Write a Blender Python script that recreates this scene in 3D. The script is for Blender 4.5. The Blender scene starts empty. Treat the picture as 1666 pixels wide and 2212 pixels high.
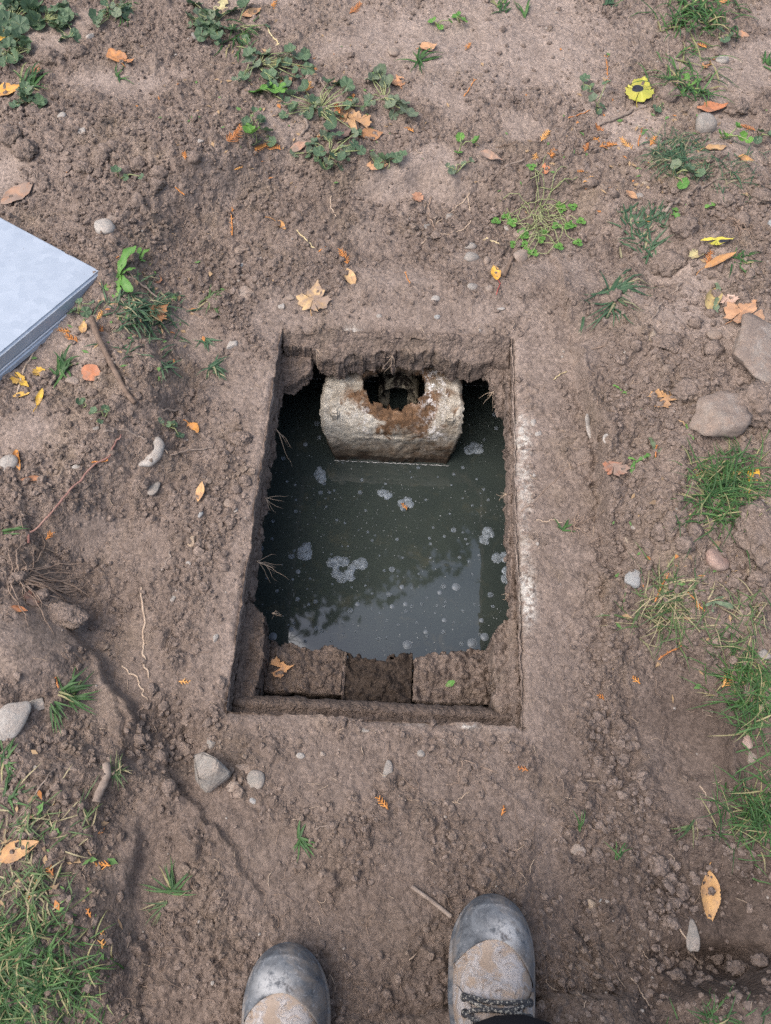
import bpy, bmesh, math, random
import numpy as np
from mathutils import Vector, Matrix

R = math.radians
rng = np.random.default_rng(7)
rnd = random.Random(11)
scene = bpy.context.scene
COL = scene.collection

# ------------------------------------------------------------------ camera
HC, PITCH, YAW, FPX = 1.30, R(63.5), R(3.0), 1665.0
PW, PH = 1666.0, 2212.0
cam_data = bpy.data.cameras.new('camera')
cam = bpy.data.objects.new('camera', cam_data)
COL.objects.link(cam)
cam.location = (0, 0, HC)
cam.rotation_euler = (R(90) - PITCH, 0, YAW)
cam_data.sensor_fit = 'HORIZONTAL'
cam_data.sensor_width = 36.0
cam_data.lens = 36.0 * FPX / PW
cam_data.clip_start = 0.02
cam_data.clip_end = 600
scene.camera = cam

# ------------------------------------------------------------------ sky, sun, exposure
SUN_EL, SUN_AZ = R(60), R(-115)          # sun behind thin cloud, azimuth from +Y toward +X
world = bpy.data.worlds.new('World'); scene.world = world
world.use_nodes = True
wn, wl = world.node_tree.nodes, world.node_tree.links
bg = wn['Background']
sky = wn.new('ShaderNodeTexSky'); sky.sky_type = 'NISHITA'; sky.sun_disc = False
sky.sun_elevation = SUN_EL; sky.sun_rotation = SUN_AZ
sky.dust_density = 4.0; sky.air_density = 1.0; sky.ozone_density = 1.0
hs = wn.new('ShaderNodeHueSaturation'); hs.inputs['Saturation'].default_value = 0.85
wl.new(sky.outputs[0], hs.inputs['Color']); wl.new(hs.outputs[0], bg.inputs['Color'])
bg.inputs['Strength'].default_value = 0.15
sd = bpy.data.lights.new('sun', 'SUN'); sd.energy = 1.0; sd.angle = R(70); sd.color = (1, .94, .87)
sun = bpy.data.objects.new('sun', sd); COL.objects.link(sun)
sun.rotation_euler = Vector((-math.sin(SUN_AZ)*math.cos(SUN_EL), -math.cos(SUN_AZ)*math.cos(SUN_EL), -math.sin(SUN_EL))).to_track_quat('-Z', 'Y').to_euler()
scene.view_settings.view_transform = 'Standard'
scene.view_settings.look = 'None'
scene.view_settings.exposure = 1.1
scene.view_settings.gamma = 1.0
scene.view_settings.use_curve_mapping = False
scene.render.engine = 'CYCLES'
scene.cycles.use_denoising = False
scene.cycles.max_bounces = 6
scene.cycles.diffuse_bounces = 3
scene.cycles.transparent_max_bounces = 8
scene.cycles.caustics_reflective = False
scene.cycles.caustics_refractive = False

# ------------------------------------------------------------------ small helpers
cyaw, syaw = math.cos(YAW), math.sin(YAW)
def _rz(v): return np.array([v[0]*cyaw - v[1]*syaw, v[0]*syaw + v[1]*cyaw, v[2]])
AX_R, AX_U, AX_F = _rz((1., 0, 0)), _rz((0, math.sin(PITCH), math.cos(PITCH))), _rz((0, math.cos(PITCH), -math.sin(PITCH)))

_R, _U, _F = [tuple(float(q) for q in a) for a in (AX_R, AX_U, AX_F)]
def survey(px, py, z=0.0):
    """sight line of a photo point cut with the level z: survey of where things lie on the ground"""
    a = (px - PW/2)/FPX; b = (py - PH/2)/FPX
    d = (_F[0] + _R[0]*a - _U[0]*b, _F[1] + _R[1]*a - _U[1]*b, _F[2] + _R[2]*a - _U[2]*b)
    t = (z - HC)/d[2]
    return d[0]*t, d[1]*t
def metres(px, py, z=0.0):
    """metres of ground for one photo unit there"""
    x, y = survey(px, py, z)
    return float(np.dot(np.array([x, y, z - HC]), AX_F))/FPX

def smooth(a, b, x):
    t = np.clip((x - a)/(b - a), 0, 1)
    return t*t*(3 - 2*t)
def _hash(ix, iy, seed):
    h = (ix.astype(np.int64)*374761393 + iy.astype(np.int64)*668265263 + seed*144665) & 0xffffffff
    h = ((h ^ (h >> 13))*1274126177) & 0xffffffff
    h = ((h ^ (h >> 16))*2246822519) & 0xffffffff
    return ((h ^ (h >> 15)) & 0xffffff)/16777215.0
def vn(x, y, s, seed):
    x = np.asarray(x, float)/s; y = np.asarray(y, float)/s
    ix, iy = np.floor(x), np.floor(y)
    fx, fy = x - ix, y - iy
    fx = fx*fx*fx*(fx*(fx*6 - 15) + 10); fy = fy*fy*fy*(fy*(fy*6 - 15) + 10)
    a = _hash(ix, iy, seed); b = _hash(ix + 1, iy, seed); c = _hash(ix, iy + 1, seed); d = _hash(ix + 1, iy + 1, seed)
    return ((a*(1 - fx) + b*fx)*(1 - fy) + (c*(1 - fx) + d*fx)*fy)*2 - 1
def fbm(x, y, s, o, seed, g=.5):
    r = 0; a = 1; n = 0
    for k in range(o):
        r = r + a*vn(x + k*3.7, y - k*1.9, s, seed + k); n += a; a *= g; s *= .5
    return r/n
def worley(x, y, cell, seed):
    x = np.asarray(x, float)/cell; y = np.asarray(y, float)/cell
    ix, iy = np.floor(x), np.floor(y)
    best = np.full(x.shape, 9.0); bid = np.zeros(x.shape)
    for dx in (-1, 0, 1):
        for dy in (-1, 0, 1):
            jx, jy = ix + dx, iy + dy
            d = np.hypot(jx + .08 + .84*_hash(jx, jy, seed) - x, jy + .08 + .84*_hash(jx, jy, seed + 1) - y)
            m = d < best
            best = np.where(m, d, best); bid = np.where(m, _hash(jx, jy, seed + 2), bid)
    return best, bid

def raw_mesh(name, v, f, uvless=True):
    """v (n,3) array, f (m,k) int array of equal faces, or a list of such arrays"""
    fs = f if isinstance(f, list) else [f]
    fs = [np.asarray(a, np.int32) for a in fs if len(a)]
    me = bpy.data.meshes.new(name)
    v = np.asarray(v, np.float32)
    me.vertices.add(len(v)); me.vertices.foreach_set('co', v.ravel())
    nl = sum(a.size for a in fs); npoly = sum(len(a) for a in fs)
    me.loops.add(nl); me.polygons.add(npoly)
    me.loops.foreach_set('vertex_index', np.concatenate([a.ravel() for a in fs]))
    tot = np.concatenate([np.full(len(a), a.shape[1], np.int32) for a in fs])
    st = np.concatenate([[0], np.cumsum(tot)[:-1]]).astype(np.int32)
    me.polygons.foreach_set('loop_start', st)
    me.polygons.foreach_set('use_smooth', np.ones(npoly, bool))
    me.update(calc_edges=True)
    return me
def add_attr(me, name, arr):
    a = me.attributes.new(name, 'FLOAT', 'POINT'); a.data.foreach_set('value', np.asarray(arr, np.float32))
def link(name, me, mat=None, parent=None, loc=None, rot=None, scale=None, color=None):
    o = bpy.data.objects.new(name, me)
    if mat is not None and me is not None and not me.materials: me.materials.append(mat)
    COL.objects.link(o)
    if parent is not None: o.parent = parent
    if loc is not None: o.location = loc
    if rot is not None: o.rotation_euler = rot
    if scale is not None: o.scale = scale
    if color is not None: o.color = (color[0], color[1], color[2], 1)
    return o
LABELS = {}
def tag(o, label, cat, group=None, kind=None):
    o['label'] = label; o['category'] = cat
    if group: o['group'] = group
    if kind: o['kind'] = kind
    LABELS.setdefault(label, []).append(o)
    return o
def empty(name, loc=(0, 0, 0), rz=0):
    o = bpy.data.objects.new(name, None); COL.objects.link(o); o.empty_display_size = .02
    o.location = loc; o.rotation_euler = (0, 0, rz)
    return o

def tube_arrays(pts, rad, n=6, flat=1.0):
    """tapered tube along points; returns verts, quads"""
    pts = [Vector(p) for p in pts]
    m = len(pts)
    rs = rad if hasattr(rad, '__len__') else [rad]*m
    v = []; prev = None
    for i, p in enumerate(pts):
        t = (pts[min(i + 1, m - 1)] - pts[max(i - 1, 0)])
        t = t.normalized() if t.length > 1e-9 else Vector((0, 0, 1))
        a = Vector((0, 0, 1)) if abs(t.z) < .95 else Vector((1, 0, 0))
        s = t.cross(a).normalized(); u = s.cross(t).normalized()
        for k in range(n):
            an = 2*math.pi*k/n
            v.append(p + s*(math.cos(an)*rs[i]) + u*(math.sin(an)*rs[i]*flat))
    f = []
    for i in range(m - 1):
        for k in range(n):
            k2 = (k + 1) % n
            f.append((i*n + k, i*n + k2, (i + 1)*n + k2, (i + 1)*n + k))
    v.append(pts[0]); v.append(pts[-1])
    tri = []
    for k in range(n):
        k2 = (k + 1) % n
        tri.append((len(v) - 2, k2, k)); tri.append((len(v) - 1, (m - 1)*n + k, (m - 1)*n + k2))
    return np.array([tuple(q) for q in v]), np.array(f, np.int32), np.array(tri, np.int32)
class Bag:
    """collects vertices, quads and triangles of ONE mesh"""
    def __init__(s): s.v = []; s.q = []; s.t = []; s.n = 0
    def add(s, v, q=None, t=None):
        v = np.asarray(v, float).reshape(-1, 3)
        s.v.append(v)
        if q is not None and len(q): s.q.append(np.asarray(q) + s.n)
        if t is not None and len(t): s.t.append(np.asarray(t) + s.n)
        s.n += len(v)
    def tube(s, pts, rad, n=6, flat=1.0):
        v, q, t = tube_arrays(pts, rad, n, flat); s.add(v, q, t)
    def mesh(s, name):
        fs = []
        if s.q: fs.append(np.concatenate(s.q))
        if s.t: fs.append(np.concatenate(s.t))
        return raw_mesh(name, np.concatenate(s.v), fs)

# ------------------------------------------------------------------ materials
class NT:
    def __init__(s, name):
        s.m = bpy.data.materials.new(name); s.m.use_nodes = True
        s.n = s.m.node_tree.nodes; s.l = s.m.node_tree.links
        s.b = s.n['Principled BSDF']
        s.tc = s.n.new('ShaderNodeTexCoord')
    def noise(s, scale, detail=4, rough=.55, vec=None, dist=0):
        t = s.n.new('ShaderNodeTexNoise'); t.inputs['Scale'].default_value = scale
        t.inputs['Detail'].default_value = detail; t.inputs['Roughness'].default_value = rough
        t.inputs['Distortion'].default_value = dist
        s.l.new(vec if vec is not None else s.tc.outputs['Object'], t.inputs['Vector'])
        return t.outputs['Fac']
    def voronoi(s, scale, feature='F1', out='Distance', vec=None):
        t = s.n.new('ShaderNodeTexVoronoi'); t.feature = feature; t.inputs['Scale'].default_value = scale
        s.l.new(vec if vec is not None else s.tc.outputs['Object'], t.inputs['Vector'])
        return t.outputs[out]
    def ramp(s, fac, stops, interp='LINEAR'):
        r = s.n.new('ShaderNodeValToRGB'); e = r.color_ramp.elements
        r.color_ramp.interpolation = interp
        while len(e) < len(stops): e.new(.5)
        for k, (p, c) in enumerate(stops):
            e[k].position = p; e[k].color = (c[0], c[1], c[2], 1) if hasattr(c, '__len__') else (c, c, c, 1)
        s.l.new(fac, r.inputs['Fac'])
        return r.outputs['Color']
    def mix(s, fac, a, b, mode='MIX'):
        x = s.n.new('ShaderNodeMix'); x.data_type = 'RGBA'; x.blend_type = mode
        for sock, val in ((x.inputs[0], fac), (x.inputs[6], a), (x.inputs[7], b)):
            if hasattr(val, 'is_output') or isinstance(val, bpy.types.NodeSocket): s.l.new(val, sock)
            elif hasattr(val, '__len__'): sock.default_value = (val[0], val[1], val[2], 1)
            else: sock.default_value = val
        return x.outputs[2]
    def math(s, op, a, b=0.0, clamp=False):
        x = s.n.new('ShaderNodeMath'); x.operation = op; x.use_clamp = clamp
        for sock, val in ((x.inputs[0], a), (x.inputs[1], b)):
            if isinstance(val, bpy.types.NodeSocket): s.l.new(val, sock)
            else: sock.default_value = val
        return x.outputs[0]
    def attr(s, name):
        a = s.n.new('ShaderNodeAttribute'); a.attribute_name = name
        return a.outputs['Fac']
    def objcol(s):
        return s.n.new('ShaderNodeObjectInfo').outputs['Color']
    def objrand(s):
        return s.n.new('ShaderNodeObjectInfo').outputs['Random']
    def island(s):
        return s.n.new('ShaderNodeNewGeometry').outputs['Random Per Island']
    def bump(s, h, strength, dist):
        b = s.n.new('ShaderNodeBump'); b.inputs['Strength'].default_value = strength; b.inputs['Distance'].default_value = dist
        s.l.new(h, b.inputs['Height']); s.l.new(b.outputs[0], s.b.inputs['Normal'])
    def out(s, color=None, rough=.8, spec=.3, metal=0.0):
        if color is not None:
            if isinstance(color, bpy.types.NodeSocket): s.l.new(color, s.b.inputs['Base Color'])
            else: s.b.inputs['Base Color'].default_value = (color[0], color[1], color[2], 1)
        if isinstance(rough, bpy.types.NodeSocket): s.l.new(rough, s.b.inputs['Roughness'])
        else: s.b.inputs['Roughness'].default_value = rough
        s.b.inputs['Specular IOR Level'].default_value = spec
        s.b.inputs['Metallic'].default_value = metal
        return s.m

BLACKMUD = (.052, .039, .031)
DRY, MID, WET, PALE, OCHRE = (.270, .211, .176), (.192, .148, .122), (.098, .073, .059), (.335, .267, .226), (.245, .188, .138)
def soil_material(name, attrs=True, moist_shade=.3):
    t = NT(name)
    big = t.noise(3.5, 3); mid = t.noise(22, 5, .6); fine = t.noise(260, 4, .7)
    c = t.mix(t.ramp(mid, [(.3, 0), (.7, 1)]), MID, DRY)
    c = t.mix(t.math('MULTIPLY', t.ramp(t.noise(9, 4, .6), [(.52, 0), (.68, 1)]), .55), c, OCHRE)
    if attrs:
        mo = t.attr('moist_shade'); pa = t.attr('pale'); li = t.attr('lime')
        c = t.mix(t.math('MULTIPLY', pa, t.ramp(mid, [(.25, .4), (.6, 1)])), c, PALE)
        wf = t.math('ADD', mo, t.math('MULTIPLY', t.math('SUBTRACT', big, .5), .55), clamp=True)
        c = t.mix(wf, c, WET)  # wet tint, also used to paint the sod-edge shadow
        lf = t.math('MULTIPLY', li, t.ramp(t.noise(85, 5, .7), [(.42, 0), (.58, 1)]))
        c = t.mix(lf, c, (.47, .435, .385))
    else:
        c = t.mix(min(1, moist_shade), c, BLACKMUD if moist_shade > .95 else WET)
    c = t.mix(1.0, c, t.ramp(fine, [(.25, .66), (.55, 1.0), (.8, 1.3)]), 'MULTIPLY')
    wv_ = t.n.new('ShaderNodeVectorMath'); wv_.operation = 'ADD'
    nz_ = t.n.new('ShaderNodeTexNoise'); nz_.inputs['Scale'].default_value = 90; t.l.new(t.tc.outputs['Object'], nz_.inputs['Vector'])
    sc_ = t.n.new('ShaderNodeVectorMath'); sc_.operation = 'SCALE'; sc_.inputs['Scale'].default_value = .006; t.l.new(nz_.outputs['Color'], sc_.inputs[0])
    t.l.new(t.tc.outputs['Object'], wv_.inputs[0]); t.l.new(sc_.outputs[0], wv_.inputs[1])
    g1 = t.voronoi(170, 'F1', 'Distance', wv_.outputs[0]); g2 = t.voronoi(360, 'F1', 'Distance', wv_.outputs[0])
    gc = t.n.new('ShaderNodeSeparateColor'); t.l.new(t.voronoi(170, 'F1', 'Color', wv_.outputs[0]), gc.inputs[0])
    c = t.mix(1.0, c, t.ramp(gc.outputs[0], [(0, .80), (1, 1.22)]), 'MULTIPLY')
    am = t.ramp(t.noise(30, 3), [(.38, .35), (.6, 1)])
    if attrs: am = t.math('MULTIPLY', am, t.math('SUBTRACT', 1.0, t.math('MULTIPLY', t.attr('trod'), .62)))
    h = t.math('ADD', t.math('MULTIPLY', t.math('SUBTRACT', 1.0, g1), 1.0), t.math('MULTIPLY', t.math('SUBTRACT', 1.0, g2), .55))
    h = t.math('MULTIPLY', h, am)
    h = t.math('ADD', h, t.math('MULTIPLY', fine, .5))
    t.bump(h, 1.0, .0042)
    return t.out(c, .95, .12)
M = {}
M['soil'] = soil_material('soil')
M['crumb'] = soil_material('crumb_soil', False, .26)
M['clod'] = soil_material('clod_soil', False, .16)
M['wetsoil'] = soil_material('moist_soil', False, .72)

def concrete(name, base, dark, soilmix, wet=0.0):
    t = NT(name)
    n1 = t.noise(14, 6, .65); n2 = t.noise(55, 6, .7); n3 = t.noise(300, 3, .6)
    c = t.mix(t.ramp(n1, [(.35, 0), (.65, 1)]), dark, base)
    c = t.mix(t.ramp(n2, [(.5 - soilmix*.25, 1), (.62 - soilmix*.2, 0)]), c, (.12, .085, .06))
    c = t.mix(1.0, c, t.ramp(n3, [(.3, .7), (.7, 1.2)]), 'MULTIPLY')
    t.bump(t.math('ADD', n2, t.math('MULTIPLY', n3, .5)), .8, .004)
    return t.out(c, .9, .2)
def bevelled_box(name, x0, x1, y0, y1, z0, z1, mat, parent=None, bev=.004):
    bm = bmesh.new(); bmesh.ops.create_cube(bm, size=1)
    bmesh.ops.transform(bm, matrix=Matrix.Translation(((x0 + x1)/2, (y0 + y1)/2, (z0 + z1)/2)) @ Matrix.Diagonal((x1 - x0, y1 - y0, z1 - z0, 1)), verts=bm.verts)
    if bev: bmesh.ops.bevel(bm, geom=list(bm.edges), offset=bev, segments=2, affect='EDGES')
    me = bpy.data.meshes.new(name); bm.to_mesh(me); bm.free()
    return link(name, me, mat, parent)

# ================================================================== THE GROUND
X0, X1, Y0, Y1 = -.278, .212, .263, 1.062        # tank opening
def P(lst, z=0.0): return np.array([survey(a, b, z) for a, b in lst])
PIT = P([(430, 480), (620, 425), (860, 440), (1060, 425), (1200, 470), (1330, 560), (1275, 720), (1300, 900), (1325, 1220), (1385, 1350), (1450, 1480),
         (1420, 1620), (1400, 1780), (1430, 1900), (1440, 2050), (1430, 2260), (1300, 2500), (300, 2500), (280, 2212), (290, 1950), (275, 1730), (400, 1640),
         (320, 1600), (190, 1420), (130, 1260), (250, 1150), (380, 980), (440, 760), (370, 610)], .02)
def poly_sd(x, y, poly):
    d = np.full(x.shape, 1e9); inside = np.zeros(x.shape, bool)
    n = len(poly)
    for i in range(n):
        ax, ay = poly[i]; bx, by = poly[(i + 1) % n]
        ex, ey = bx - ax, by - ay
        t = np.clip(((x - ax)*ex + (y - ay)*ey)/(ex*ex + ey*ey), 0, 1)
        d = np.minimum(d, np.hypot(x - ax - t*ex, y - ay - t*ey))
        c = ((ay > y) != (by > y)) & (x < (bx - ax)*(y - ay)/((by - ay) or 1e-9) + ax)
        inside ^= c
    return np.where(inside, -d, d)
def line_sd(x, y, pts):
    """distance along normal (positive to the right of travel), distance, end fade"""
    best = np.full(x.shape, 1e9); sgn = np.zeros(x.shape)
    for (ax, ay), (bx, by) in zip(pts[:-1], pts[1:]):
        ex, ey = bx - ax, by - ay; L2 = ex*ex + ey*ey
        t = np.clip(((x - ax)*ex + (y - ay)*ey)/L2, 0, 1)
        d = np.hypot(x - ax - t*ex, y - ay - t*ey)
        s = (x - ax)*ey - (y - ay)*ex
        m = d < best
        best = np.where(m, d, best); sgn = np.where(m, np.sign(s), sgn)
    e0 = np.hypot(x - pts[0][0], y - pts[0][1]); e1 = np.hypot(x - pts[-1][0], y - pts[-1][1])
    return best*sgn, np.minimum(e0, e1)
# sharp little banks: (points in photo units going so that the HIGH side is on the right of travel, rise, reach)
BANKS = [([(1235, 735), (1255, 830), (1288, 940), (1298, 1090), (1304, 1215)][::-1], .052, .12),
         ([(1180, 722), (1205, 712), (1245, 722)][::-1], .022, .06),
         ([(600, 715), (760, 722), (1000, 716), (1180, 725)][::-1], .012, .10),
         ([(288, 1730), (300, 1800), (286, 1900), (292, 1990)], .022, .12),
         ([(130, 1250), (190, 1390), (300, 1560), (345, 1625)], .030, .14),
         ([(1360, 1560), (1380, 1640), (1350, 1700), (1335, 1770)][::-1], .018, .07),
         ([(1560, 1500), (1545, 1620), (1600, 1760)][::-1], .035, .10),
         ([(1420, 2100), (1500, 2095), (1570, 2060), (1680, 2010)][::-1], .0, .14),
         ([(1400, 2140), (1500, 2130), (1600, 2095), (1720, 2060)], .075, .20),
         ([(310, 420), (470, 430), (560, 395)][::-1], .015, .08),
         ([(440, 1000), (450, 1060), (430, 1200)], .006, .03)]
BANKS = [(P(a, .01), b, c) for a, b, c in BANKS if b > 0]
# broad mounds and hollows: photo x, y, radius x, radius y (photo units), height
MOUNDS = [(330, 370, 230, 110, .030), (110, 330, 120, 90, .03), (230, 1330, 110, 90, -.024), (380, 1560, 70, 60, -.030), (1580, 1950, 110, 90, -.045),
          (1470, 1580, 110, 90, -.02), (1520, 420, 150, 90, .03), (1600, 620, 120, 120, .03), (1560, 880, 130, 120, .03), (60, 1420, 110, 80, .03),
          (300, 620, 130, 90, .015), (360, 740, 60, 60, -.02), (1130, 610, 90, 50, .012), (300, 1000, 140, 60, .01), (740, 1950, 90, 90, -.008),
          (1250, 1960, 100, 140, -.012), (850, 620, 130, 50, .010), (1450, 560, 90, 70, .02), (700, 480, 140, 40, .012), (340, 1860, 70, 130, -.018), (1130, 420, 120, 30, .02),
          (1640, 1140, 90, 110, .03), (1560, 2085, 130, 34, -.06), (405, 1612, 46, 50, -.035), (1600, 1690, 40, 60, -.03)]
MOUNDS = [(*survey(a, b, .01), c*metres(a, b), d*metres(a, b)*1.15, e) for a, b, c, d, e in MOUNDS]
# trodden, smooth places
TROD = [(700, 1660, 170, 70), (1010, 1690, 140, 90), (1200, 1200, 60, 220), (560, 1800, 110, 60), (90, 960, 90, 55), (1000, 130, 330, 130), (965, 250, 80, 45), (80, 1380, 95, 60), (455, 1755, 60, 45), (1190, 605, 110, 55), (1165, 870, 45, 60), (1460, 1590, 110, 100),
        (1560, 2010, 110, 110), (620, 1890, 90, 60), (300, 1860, 50, 140), (860, 625, 110, 40), (1180, 160, 130, 110), (270, 230, 110, 60), (1150, 1780, 60, 200), (700, 1990, 110, 60),
        (520, 870, 50, 90), (40, 440, 80, 60), (1230, 780, 60, 60), (1150, 1000, 40, 120), (760, 150, 120, 60), (840, 1960, 80, 120), (250, 1480, 60, 110), (1130, 1500, 40, 200), (440, 720, 60, 60)]
TROD = [(*survey(a, b, .01), c*metres(a, b), d*metres(a, b)*1.15) for a, b, c, d in TROD]
# loose crumbly earth
LOOSE = [(340, 390, 250, 90), (470, 1120, 60, 240), (1420, 1140, 100, 100), (1450, 880, 130, 120), (400, 570, 150, 70), (270, 870, 220, 40), (1000, 480, 260, 50), (520, 640, 90, 80), (1450, 1960, 50, 70), (1560, 470, 150, 90), (1580, 660, 100, 90), (1520, 2110, 150, 50), (60, 320, 90, 60),
         (1620, 1260, 80, 70), (400, 1560, 110, 70), (1230, 1950, 70, 110), (1320, 1640, 60, 120), (180, 1060, 130, 60)]
LOOSE = [(*survey(a, b, .01), c*metres(a, b), d*metres(a, b)*1.15) for a, b, c, d in LOOSE]
# tread marks of a boot on the right of the opening: raised bars
TREAD = [((1117, 848), (1134, 836)), ((1134, 836), (1156, 850)), ((1120, 868), (1140, 862)), ((1140, 862), (1146, 866)), ((1122, 885), (1146, 878))]
TREAD = [(survey(*a), survey(*b)) for a, b in TREAD]

def rim_dist(x, y):
    dx = np.maximum(np.maximum(X0 - x, x - X1), 0); dy = np.maximum(np.maximum(Y0 - y, y - Y1), 0)
    return np.hypot(dx, dy)
def base_height(x, y):
    x = np.asarray(x, float); y = np.asarray(y, float)
    wx = x + .035*vn(x, y, .11, 5) + .012*vn(x, y, .035, 6); wy = y + .035*vn(x, y, .11, 7) + .012*vn(x, y, .035, 8)
    d = poly_sd(wx, wy, PIT)
    rise = .062 + .022*vn(x, y, .5, 9)
    w = .13 + .05*vn(x, y, .3, 10)
    h = rise*smooth(0, 1, np.clip(d/w, 0, 1))
    h = h + .016*smooth(0, .6, d)*0.5
    for mx, my, rx, ry, e in MOUNDS:
        h = h + e*np.exp(-(((x - mx)/rx)**2 + ((y - my)/ry)**2)*1.2)
    wx2 = x + .012*vn(x, y, .05, 15) + .005*vn(x, y, .018, 16); wy2 = y + .012*vn(x, y, .05, 17)+ .005*vn(x, y, .018, 18)
    for pts, e, L in BANKS:
        s, ed = line_sd(wx2, wy2, pts)
        h = h + e*smooth(-.004, .006, s)*np.exp(-np.maximum(s, 0)/L)*smooth(0, .07, ed)
    far = smooth(2.6, 5, np.hypot(x, y - .9))
    k = smooth(.0, .10, rim_dist(x, y))
    h = h + k*(.014*fbm(x, y, .32, 3, 20) + .0075*fbm(x, y, .09, 3, 24))
    return h*(.12 + .88*smooth(0, .14, rim_dist(x, y))) + far*.25*vn(x, y, 6, 3) + .004
def trodden(x, y):
    s = np.zeros(np.shape(x))
    wx = x + .05*vn(x, y, .1, 31); wy = y + .05*vn(x, y, .1, 32)
    for mx, my, rx, ry in TROD:
        s = np.maximum(s, np.clip(1.55 - 1.1*np.sqrt(((wx - mx)/rx)**2 + ((wy - my)/ry)**2), 0, 1))
    s = np.maximum(s, .9*smooth(.08, .38, fbm(x, y, .24, 3, 33)))
    s = np.maximum(s, .92*smooth(.17, .06, rim_dist(x, y))*smooth(-.7, -.1, fbm(x, y, .1, 2, 35)))
    for mx, my, rx, ry in LOOSE:
        s = s*(1 - .85*np.clip(1.6 - 1.3*np.sqrt(((wx - mx)/rx)**2 + ((wy - my)/ry)**2), 0, 1))
    return np.clip(s, 0, 1)
def exact_height(x, y, tro=None, base=None):
    x = np.asarray(x, float); y = np.asarray(y, float)
    h = (base_height(x, y) if base is None else base) + 0.0
    tro = trodden(x, y) if tro is None else tro
    cr = 1 - .88*tro
    gx = x + .004*vn(x, y, .012, 41); gy = y + .004*vn(x, y, .012, 42)
    for cell, amp, sd_, thr in ((.036, .0105, 50, .70), (.019, .0065, 53, .50), (.0105, .0045, 56, .28), (.0068, .0027, 59, .1)):
        f1, idv = worley(gx, gy, cell, sd_)
        dome = np.sqrt(np.clip(1 - (f1/.52)**2, 0, 1))
        keep = smooth(thr, thr + .25, idv)
        h = h + cr*amp*keep*dome*(.5 + idv*.6)
    h = h + .0028*fbm(x, y, .028, 3, 62)*(.5 + .5*cr) + .0012*vn(x, y, .007, 66)
    # cracks in the trodden crust
    f1, idv = worley(x + .02*vn(x, y, .05, 70), y + .02*vn(x, y, .05, 71), .16, 72)
    for (ax, ay), (bx, by) in TREAD:
        ex, ey = bx - ax, by - ay
        t = np.clip(((x - ax)*ex + (y - ay)*ey)/(ex*ex + ey*ey), 0, 1)
        h = h + .0055*smooth(.0062, .004, np.hypot(x - ax - t*ex, y - ay - t*ey))
    return h
# look-up of the finished ground for everything that is set down on it
def _lookup(table, x, y):
    x = np.asarray(x, float); y = np.asarray(y, float)
    i = np.clip(np.searchsorted(GXA, x) - 1, 0, len(GXA) - 2); j = np.clip(np.searchsorted(GYA, y) - 1, 0, len(GYA) - 2)
    fx = (x - GXA[i])/(GXA[i + 1] - GXA[i]); fy = (y - GYA[j])/(GYA[j + 1] - GYA[j])
    return (table[j, i]*(1 - fx) + table[j, i + 1]*fx)*(1 - fy) + (table[j + 1, i]*(1 - fx) + table[j + 1, i + 1]*fx)*fy
def full_height(x, y): return _lookup(FULL, x, y)
def gz(x, y): return float(_lookup(BASE, x, y))
def spot(px, py):
    """where the thing seen at that photo point stands on the ground"""
    z = .02
    for _ in range(4):
        x, y = survey(px, py, z); z = gz(x, y)
    x, y = survey(px, py, z)
    return x, y, z
def gdir(px, py, ang):
    """heading on the ground of a direction seen in the photo (degrees, 0 right, 90 up)"""
    a = spot(px, py); c, s = math.cos(R(ang))*12, math.sin(R(ang))*12
    bx, by = survey(px + c, py - s, a[2])
    return math.atan2(by - a[1], bx - a[0])

def axis(stops):
    """stops: (position, step) pairs -> 1D coordinates"""
    out = [np.array([stops[0][0]])]
    for (a, s), (b, _) in zip(stops[:-1], stops[1:]):
        n = max(1, int(round((b - a)/s))); out.append(np.linspace(a, b, n + 1)[1:])
    return np.concatenate(out)
gx = axis([(-60, 12), (-24, 4), (-8, 1), (-3, .2), (-1.6, .02), (-1.36, .0042), (-.72, .0030), (X0, .0028), (X1, .0028), (.72, .0042), (1.14, .02), (1.6, .2), (3, 1), (8, 4), (24, 12), (60, 1)])
gy = axis([(-60, 12), (-24, 4), (-8, 1), (-3, .2), (-.8, .03), (-.34, .0028), (Y0, .0028), (Y1, .0034), (1.4, .0042), (2.46, .02), (2.9, .2), (5, 1), (10, 4), (26, 12), (60, 1)])
GX, GY = np.meshgrid(gx, gy)
nx, ny = len(gx), len(gy)
tro_all = trodden(GX.ravel(), GY.ravel())
BASE = base_height(GX.ravel(), GY.ravel())
GZ = exact_height(GX.ravel(), GY.ravel(), tro_all, BASE)
GXA, GYA, BASE, FULL = gx, gy, BASE.reshape(ny, nx), GZ.reshape(ny, nx).copy()
x_, y_ = GX.ravel().copy(), GY.ravel().copy()
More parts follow.
